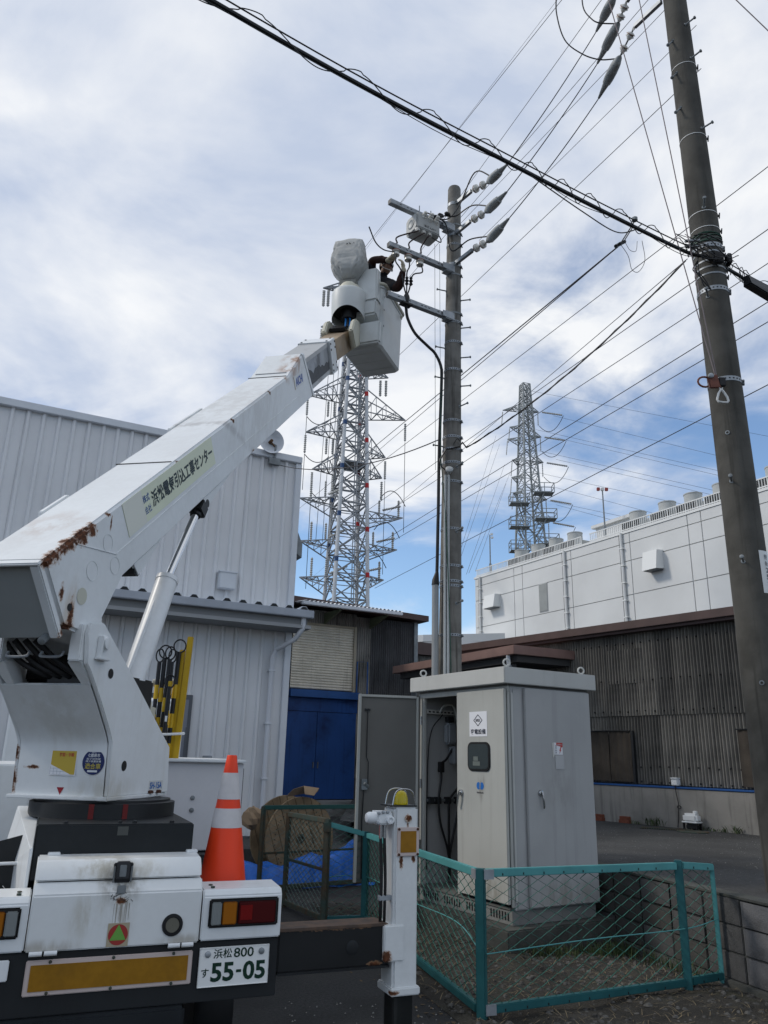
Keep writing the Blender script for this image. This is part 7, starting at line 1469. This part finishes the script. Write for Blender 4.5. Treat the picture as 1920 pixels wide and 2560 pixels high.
# ------------------------------------------------------------------ wooden cable reel, tarp, paper
wood = [mat('reel_wood_%d' % i, c, .85, var=.35, vscale=6, streak=.25, dirt=(.06, .045, .03)) for i, c in enumerate([(.30, .22, .135), (.25, .185, .115), (.35, .26, .16)])]
RC = V((-1.02, 11.25, .53)); ra = V((.60, -.80, 0)).normalized(); rx = V((.80, .60, 0)).normalized()
reel = thing('cable_reel', 'big wooden cable reel behind the back fence, wrapped in blue tarp', 'cable reel', RC-V((0, 0, .53)))
for sd_, th in ((0, 1), (-.42, 1)):
    fl = None
    for k in range(9):
        x0, x1 = -.53+k*1.06/9+.003, -.53+(k+1)*1.06/9-.003
        poly = []
        for x in [x0+(x1-x0)*j/4 for j in range(5)]: poly.append((x, math.sqrt(max(.53**2-x*x, 0.0004))))
        for x in [x1-(x1-x0)*j/4 for j in range(5)]: poly.append((x, -math.sqrt(max(.53**2-x*x, 0.0004))))
        ca, sa = math.cos(.35), math.sin(.35)
        mb = MB(); mb.prism([RC+ra*(sd_+rnd.uniform(-.003, .003))+rx*(x*ca-y*sa)+UP*(x*sa+y*ca) for x, y in poly], -ra*.035); mb.build('plank', rnd.choice(wood), reel, world=True, bevel=.003)
mb = MB(); mb.lathe([(.26, -.42), (.26, -.035)], frame(RC, rx, UP, ra), 28); mb.build('drum', wood[1], reel, world=True)
mb = MB(); mb.lathe([(.05, 0), (.06, .012), (.03, .014), (.028, .002)], frame(RC, rx, UP, ra), 16); mb.build('axle_plate', rusty, reel, world=True)
mb = MB()
for k in range(40): a = 2*math.pi*k/40; c = RC+rx*.40*math.cos(a)+UP*.40*math.sin(a); mb.lathe([(.008, 0), (.008, .003)], frame(c, rx, UP, ra), 6)
for k in range(22): a = 2*math.pi*k/22; c = RC+rx*.2*math.cos(a)+UP*.2*math.sin(a); mb.lathe([(.008, 0), (.008, .003)], frame(c, rx, UP, ra), 6)
mb.build('nails', blackp, reel, world=True, kind='stuff')
tarpm = mat('blue_tarpaulin', (.018, .15, .60), .35, var=.3, vscale=5, fine=.1)
mb = MB(); rows = []; rg3 = random.Random(5)
for i in range(26):
    row = []
    for j in range(60):
        x = -1.75+1.75*j/59; t = i/25
        hgt = .30+.05*math.sin(x*6+1)+(.28*max(0, min(1, (x+.75)/.5)))-.10*max(0, 1-abs(x+1.15)/.25)
        y = 10.62+.42*t+(x+1.0)*.45+.03*math.sin(x*17+t*5)+.02*math.sin(x*31)
        z = .012+hgt*math.sin(min(t*1.5, 1)*math.pi/2)**1.3+.02*math.sin(x*23+t*9)*t+.012*math.sin(x*41+t*17)*t
        row.append(V((x, y, z)))
    rows.append(row)
mb.sheet(rows); tp = top('tarpaulin', mb, tarpm, 'crumpled bright blue tarpaulin around the foot of the cable reel', 'tarpaulin', base=(-.9, 10.8, 0), smooth=70)
kraft = mat('brown_cardboard', (.33, .235, .15), .85, var=.15, vscale=6)
mb = MB(); c = RC+V((.0, -.05, .53))
for q in ([(-.26, 0, .0), (-.05, .05, .03), (.02, -.06, .14), (-.14, -.10, .10)], [(-.05, .05, .03), (.24, .05, .06), (.27, -.05, .11), (.02, -.06, .14)], [(.02, -.06, .14), (.27, -.05, .11), (.20, -.13, .02), (.05, -.14, .04)]):
    mb.prism([c+rx*p_[0]+V((0, p_[1], p_[2])) for p_ in q], (0, .0, .006))
top('cardboard', mb, kraft, 'torn piece of brown cardboard lying on top of the cable reel', 'cardboard', smooth=0)
def crumple(c, r_, sq, seed, n=14, m=9):
    g = random.Random(seed); mb = MB()
    for k in range(m+1):
        th = math.pi*k/m
        for j in range(n):
            a = 2*math.pi*j/n; q = 1+.75*(g.random()-.5)
            mb.v.append(V(c)+V((r_*sq[0]*math.sin(th)*math.cos(a)*q, r_*sq[1]*math.sin(th)*math.sin(a)*q, r_*sq[2]*math.cos(th)*(1+.15*(g.random()-.5)))))
    for k in range(m):
        for j in range(n): mb.f.append((k*n+j, k*n+(j+1) % n, (k+1)*n+(j+1) % n, (k+1)*n+j))
    return mb
mb = crumple((-1.65, 11.0, .79), .15, (.8, .7, 1.0), 4, 9, 6); top('paper_bag', mb, kraft, 'crumpled brown paper bag stuck on the reel, left of the back fence post', 'paper bag', base=(-1.65, 11.0, .64), smooth=0)

# ------------------------------------------------------------------ small things along the slate building
jb = V((5.09, 13.30, LOT)); jug = thing('water_tank', 'small white plastic pump tank on a black stand by the slate building', 'tank', jb, math.atan2(ds.y, ds.x))
mb = MB(); mb.bb((-.13, -.08, .11), (.13, .08, .25)); mb.build('tank', mat('white_plastic', (.70, .71, .70), .4), jug, bevel=.035, seg=4)
mb = MB(); mb.bb((-.14, -.09, .105), (.14, .09, .13)); mb.build('tank_rim', mat('white_plastic', (.70, .71, .70), .4), jug, bevel=.01)
mb = MB(); mb.lathe([(.036, .24), (.036, .285), (.02, .29)], M.Translation(V((.07, 0, 0))), 12); mb.build('cap', mat('white_plastic', (.70, .71, .70), .4), jug)
for x in (-.11, .11):
    for y in (-.06, .06): mb = MB(); mb.bb((x-.013, y-.013, 0), (x+.013, y+.013, .105)); mb.build('leg', black, jug)
mb = MB(); mb.bb((-.09, -.05, .0), (.10, .05, .09)); mb.build('pump', blackp, jug, bevel=.02)
ob_ = FD @ V((1.72, .135, 1.30)); bx_ = thing('outlet_box', 'small white outdoor socket box on the blue sill of the slate building', 'socket', ob_)
mb = MB(); mb.fbox(FD, (1.66, .05, 1.265), (1.78, .15, 1.37)); mb.build('box', white, bx_, world=True, bevel=.012)
mb = MB(); mb.fbox(FD, (1.655, .05, 1.372), (1.785, .165, 1.39)); mb.build('lid', white, bx_, world=True, bevel=.006)
mb = MB(); mb.tube(spline([FD @ V(q) for q in [(1.72, .13, 1.27), (1.73, .13, 1.15), (1.75, .12, .98), (1.74, .12, .9), (1.73, .12, .75), (1.72, .15, .62)]]), .007, 6)
c = FD @ V((1.76, .125, .93)); mb.tube([c+ds*.035*math.cos(a)+UP*.025*math.sin(a) for a in [R(40)*k for k in range(19)]], .006, 6)
top('power_cord', mb, cable_m, 'black cord with a small coil hanging from the socket box down the base wall', 'cord')
brk = mat('red_brick', (.19, .065, .04), .9, var=.3, vscale=20)
for i, q in enumerate(((4.02, 14.88), (4.36, 14.44))):
    mb = MB(); mb.fbox(frame(V((*q, LOT)), ds, dn, UP), (-.11, -.05, .0), (.11, .05, .055)); mb.fbox(frame(V((*q, LOT)), ds, dn, UP), (-.09, -.05, .056), (.10, .05, .11)); top('stacked_bricks', mb, brk, ['two red bricks stacked by the base wall, nearest the cabinet', 'two red bricks stacked by the base wall, farther right'][i], 'bricks', 'brick stacks', base=(*q, LOT), bevel=.004)
FDr = frame(V((4.66, 13.27, LOT)), V((.913, -.408, 0)), V((-.408, -.913, 0)), UP)
gr = thing('drain_grate', 'rusty slotted drain grate in the upper lot beside the base wall', 'drain', FDr.translation)
mb = MB(); mb.fbox(FDr, (-.40, -.14, .002), (.40, .14, .006)); mb.build('pit', black, gr, world=True)
for i in range(22): mb = MB(); mb.fbox(FDr, (-.395+i*.036, -.13, .0065), (-.372+i*.036, .13, .016)); mb.build('bar', rusty, gr, world=True)
mb = MB(); mb.lathe([(.24, .002), (.24, .012), (.22, .014), (.215, .010), (.02, .012)], M.Translation(V((4.92, 12.86, LOT))), 30); top('manhole_cover', mb, rusty, 'round rusty manhole cover in the upper lot below the white tank', 'manhole cover', base=(4.92, 12.86, LOT))
mb = MB()
for (x, y, nb, hh_) in ((4.70, 13.98, 60, .18), (5.60, 12.80, 50, .14), (4.5, 14.22, 30, .08), (5.25, 13.25, 40, .08), (5.42, 13.0, 30, .07)):
    for i in range(nb):
        a = rnd.random()*6.28; o_ = V((x+rnd.gauss(0, .07), y+rnd.gauss(0, .07), LOT)); h_ = hh_*rnd.uniform(.4, 1.1); le = V((math.cos(a), math.sin(a), 0)); s_ = V((-le.y, le.x, 0))*.008
        mb.add([o_-s_*.3, o_+s_*.3, o_+le*h_*.35+UP*h_*.6+s_, o_+le*h_*.35+UP*h_*.6-s_, o_+le*h_*.7+UP*h_*.85], [(0, 1, 2, 3), (3, 2, 4)])
o = mb.build('wall_weeds', grass, None, smooth=0); tag(o, 'patchy weeds along the foot of the stained base wall', 'weeds', kind='stuff')

# ------------------------------------------------------------------ the worker in the bucket
def skin(name, chains, rad, root, mats, parent=None, sub=2, faces=None):
    """chains of joint names -> one continuous skinned mesh (world space); rad per joint"""
    names = []; edges = []
    for ch in chains:
        for q in ch:
            if q not in names: names.append(q)
        edges += [(names.index(a), names.index(b)) for a, b in zip(ch, ch[1:])]
    me = bpy.data.meshes.new(name); me.from_pydata([tuple(JT[q]) for q in names], edges, []); ob = bpy.data.objects.new(name, me); COL.objects.link(ob)
    sk = ob.modifiers.new('skin', 'SKIN'); sk.use_smooth_shade = True; sk.branch_smoothing = .6
    lay = me.skin_vertices[0].data
    for i, q in enumerate(names): r_ = rad[q]; lay[i].radius = (r_, r_) if isinstance(r_, float) else r_; lay[i].use_root = (q == root)
    ss = ob.modifiers.new('sub', 'SUBSURF'); ss.levels = sub; ss.render_levels = sub
    bpy.context.view_layer.update()
    m2 = bpy.data.meshes.new_from_object(ob.evaluated_get(bpy.context.evaluated_depsgraph_get()))
    bpy.data.objects.remove(ob); bpy.data.meshes.remove(me)
    if parent: 
        inv = ROOTM[parent.name].inverted()
        for v_ in m2.vertices: v_.co = inv @ v_.co
    m2.materials.clear()
    for mm in mats: m2.materials.append(mm)
    M0 = ROOTM[parent.name] if parent else M.Identity(4)
    if faces:
        for p_ in m2.polygons: p_.material_index = faces(M0 @ p_.center)
    m2.polygons.foreach_set('use_smooth', [True]*len(m2.polygons)); m2.name = name
    o2 = bpy.data.objects.new(name, m2); COL.objects.link(o2); 
    if parent: o2.parent = parent; ROOTM[o2.name] = ROOTM[parent.name]
    return o2
JT = dict(pel=V((-.24, 9.74, 7.58)), waist=V((-.22, 9.70, 7.76)), chest=V((-.18, 9.60, 7.98)), nb=V((-.135, 9.52, 8.12)), neck=V((-.10, 9.485, 8.185)), hd0=V((-.065, 9.455, 8.235)), hd1=V((-.045, 9.44, 8.29)), hd2=V((-.045, 9.445, 8.335)),
          shL=V((-.30, 9.50, 8.13)), elL=V((-.255, 9.33, 8.335)), wrL=V((-.035, 9.14, 8.215)), shR=V((-.01, 9.44, 8.04)), elR=V((.125, 9.22, 7.80)), wrR=V((.185, 9.06, 8.0)),
          hiL=V((-.33, 9.74, 7.52)), knL=V((-.36, 9.56, 7.24)), anL=V((-.37, 9.72, 6.99)), toL=V((-.33, 9.60, 6.975)), hiR=V((-.15, 9.76, 7.52)), knR=V((-.10, 9.58, 7.25)), anR=V((-.12, 9.74, 6.99)), toR=V((-.07, 9.62, 6.975)))
rad = dict(pel=.15, waist=.135, chest=(.17, .12), nb=.075, neck=.055, hd0=.068, hd1=.086, hd2=.072, shL=.095, elL=.070, wrL=.046, shR=.095, elR=.070, wrR=.046, hiL=.095, knL=.065, anL=.05, toL=.04, hiR=.095, knR=.065, anR=.05, toR=.04)
skin_m = mat('skin', (.22, .13, .09), .55, var=.1, vscale=30); jacket = mat('dark_work_jacket', (.022, .023, .028), .85, var=.4, vscale=12); sleeve = mat('red_brown_sleeve', (.040, .017, .013), .8, var=.35, vscale=14); trs = mat('dark_trousers', (.02, .022, .03), .85)
def reg(c):
    if c.z > 8.19 and (c-JT['hd1']).length < .125 and c.x > -.14: return 1
    for a, b in ((JT['elL'], JT['wrL']), (JT['elR'], JT['wrR'])):
        d = b-a; t = (c-a).dot(d)/d.length_squared
        if t > -.35 and (c-(a+d*t)).length < .085: return 2
    return 3 if c.z < 7.6 else 0
body = skin('person', [('pel', 'waist', 'chest', 'nb', 'neck', 'hd0', 'hd1', 'hd2'), ('nb', 'shL', 'elL', 'wrL'), ('nb', 'shR', 'elR', 'wrR'), ('pel', 'hiL', 'knL', 'anL', 'toL'), ('pel', 'hiR', 'knR', 'anR', 'toR')], rad, 'pel', [jacket, skin_m, sleeve, trs], None, 2, reg)
for v_ in body.data.vertices:
    c = v_.co
    if (c-JT['hd1']).length > .13:
        k_ = NZ.noise(c*16)*.010+abs(NZ.noise(c*9+V((3, 3, 3))))*.014-.004; v_.co = c+v_.normal*k_
pb = V((-.24, 9.70, 6.98)); body.data.transform(M.Translation(-pb)); body.location = pb; ROOTM[body.name] = M.Translation(pb)
tag(body, 'worker in dark jacket, red-brown sleeves and pale gloves, reaching up from the bucket', 'person')
gz = (V((.55, -.75, .25))).normalized(); gx = gz.cross(UP).normalized(); gy = gx.cross(gz); FH = frame(JT['hd1'], gx, gy, gz)
mb = MB(); mb.lathe([(.100, -.005), (.101, .02), (.092, .06), (.065, .088), (.02, .10)], frame(JT['hd1']+gy*.02-gz*.01, gx, gz, gy), 24); hat = mb.build('cap', mat('black_cap', (.012, .012, .014), .6), body, world=True)
mb = MB(); mb.prism([FH @ V(q) for q in [(-.07, .045, .06), (-.05, .04, .135), (.05, .04, .135), (.07, .045, .06)]], gy*.008); mb.build('cap_peak', hat.data.materials[0], hat, world=True, bevel=.002)
mb = MB(); mb.tube([FH @ V(q) for q in [(-.092, .0, .0), (-.07, .005, .075), (-.03, .005, .098), (.03, .005, .098), (.07, .005, .075), (.092, .0, .0)]], .004, 6)
for s_ in (-1, 1): mb.prism([FH @ V((s_*.018, .018, .092)), FH @ V((s_*.062, .018, .082)), FH @ V((s_*.058, -.018, .082)), FH @ V((s_*.022, -.020, .092))], gz*.004)
mb.build('glasses', mat('pale_glasses', (.32, .34, .35), .2), body, world=True)
mb = MB(); mb.prism([FH @ V(q) for q in [(-.013, -.012, .083), (.013, -.012, .083), (.004, .02, .082), (-.004, .02, .082)]], gz*.026); mb.build('nose', skin_m, body, world=True, bevel=.005)
mb = MB(); mb.fbox(FH, (-.025, -.052, .078), (.025, -.045, .088)); mb.build('mouth', mat('lips', (.16, .06, .05), .5), body, world=True, bevel=.002)
for s_ in (-1, 1): mb = MB(); mb.lathe([(.012, -.01), (.02, 0), (.018, .01), (.006, .012)], frame(FH @ V((s_*.088, -.005, .0)), gz, gy, gx*s_), 10); mb.build('ear', skin_m, body, world=True)
mb = MB(); mb.tube(spline([FH @ V(q) for q in [(-.09, -.01, .0), (-.075, -.06, .02), (-.03, -.095, .05), (.03, -.095, .05), (.075, -.06, .02), (.09, -.01, .0)]]), .005, 6); mb.build('chin_strap', white, body, world=True)
mb = MB(); mb.lathe([(.07, -.02), (.075, .01), (.062, .03)], frame(JT['neck']-V((.01, -.01, .02)), V((1, 0, 0)), V((0, .8, .6)), V((.4, -.5, .77)).normalized()), 18, cap=False); mb.build('collar', jacket, body, world=True)
glove_m = mat('pale_leather_glove', (.46, .41, .31), .7, var=.15, vscale=20)
def glove(wr, fwd, palm_n, curl):
    """palm plus five bent fingers, thumb leaving the side of the palm"""
    global JT
    f = V(fwd).normalized(); n = V(palm_n); n = (n-f*n.dot(f)).normalized(); sd_ = f.cross(n); wr = V(wr)
    J = {'cuff': wr-f*.07, 'w': wr, 'p': wr+f*.05}; chains = [('cuff', 'w', 'p')]; rd_ = {'cuff': .052, 'w': .040, 'p': (.040, .026)}
    for k, (o_, l_) in enumerate(((-.030, .062), (-.010, .072), (.011, .068), (.030, .054))):
        a = wr+f*.085+sd_*o_; b = a+f*l_*.45*math.cos(curl)+n*l_*.45*math.sin(curl); c = b+f*l_*.4*math.cos(curl*2.1)+n*l_*.4*math.sin(curl*2.1); d = c+f*l_*.3*math.cos(curl*3)+n*l_*.3*math.sin(curl*3)
        for q, p_ in zip('abcd', (a, b, c, d)): J['%s%d' % (q, k)] = p_
        chains.append(('p', 'a%d' % k, 'b%d' % k, 'c%d' % k, 'd%d' % k)); rd_.update({'a%d' % k: .0125, 'b%d' % k: .0115, 'c%d' % k: .0105, 'd%d' % k: .009})
    t0 = wr+f*.03-sd_*.035+n*.01; t1 = t0+f*.028-sd_*.018+n*.018; t2 = t1+f*.030+n*.020
    J.update(t0=t0, t1=t1, t2=t2); chains.append(('w', 't0', 't1', 't2')); rd_.update(t0=.016, t1=.0135, t2=.011)
    JT = J; return skin('glove', chains, rd_, 'w', [glove_m], body, 2)
JB = JT
glove((-.02, 9.125, 8.205), (.10, -.09, .02), (.25, .3, .6), .5)
glove((.187, 9.055, 8.01), (-.03, -.06, .16), (-.6, .2, .2), .45)
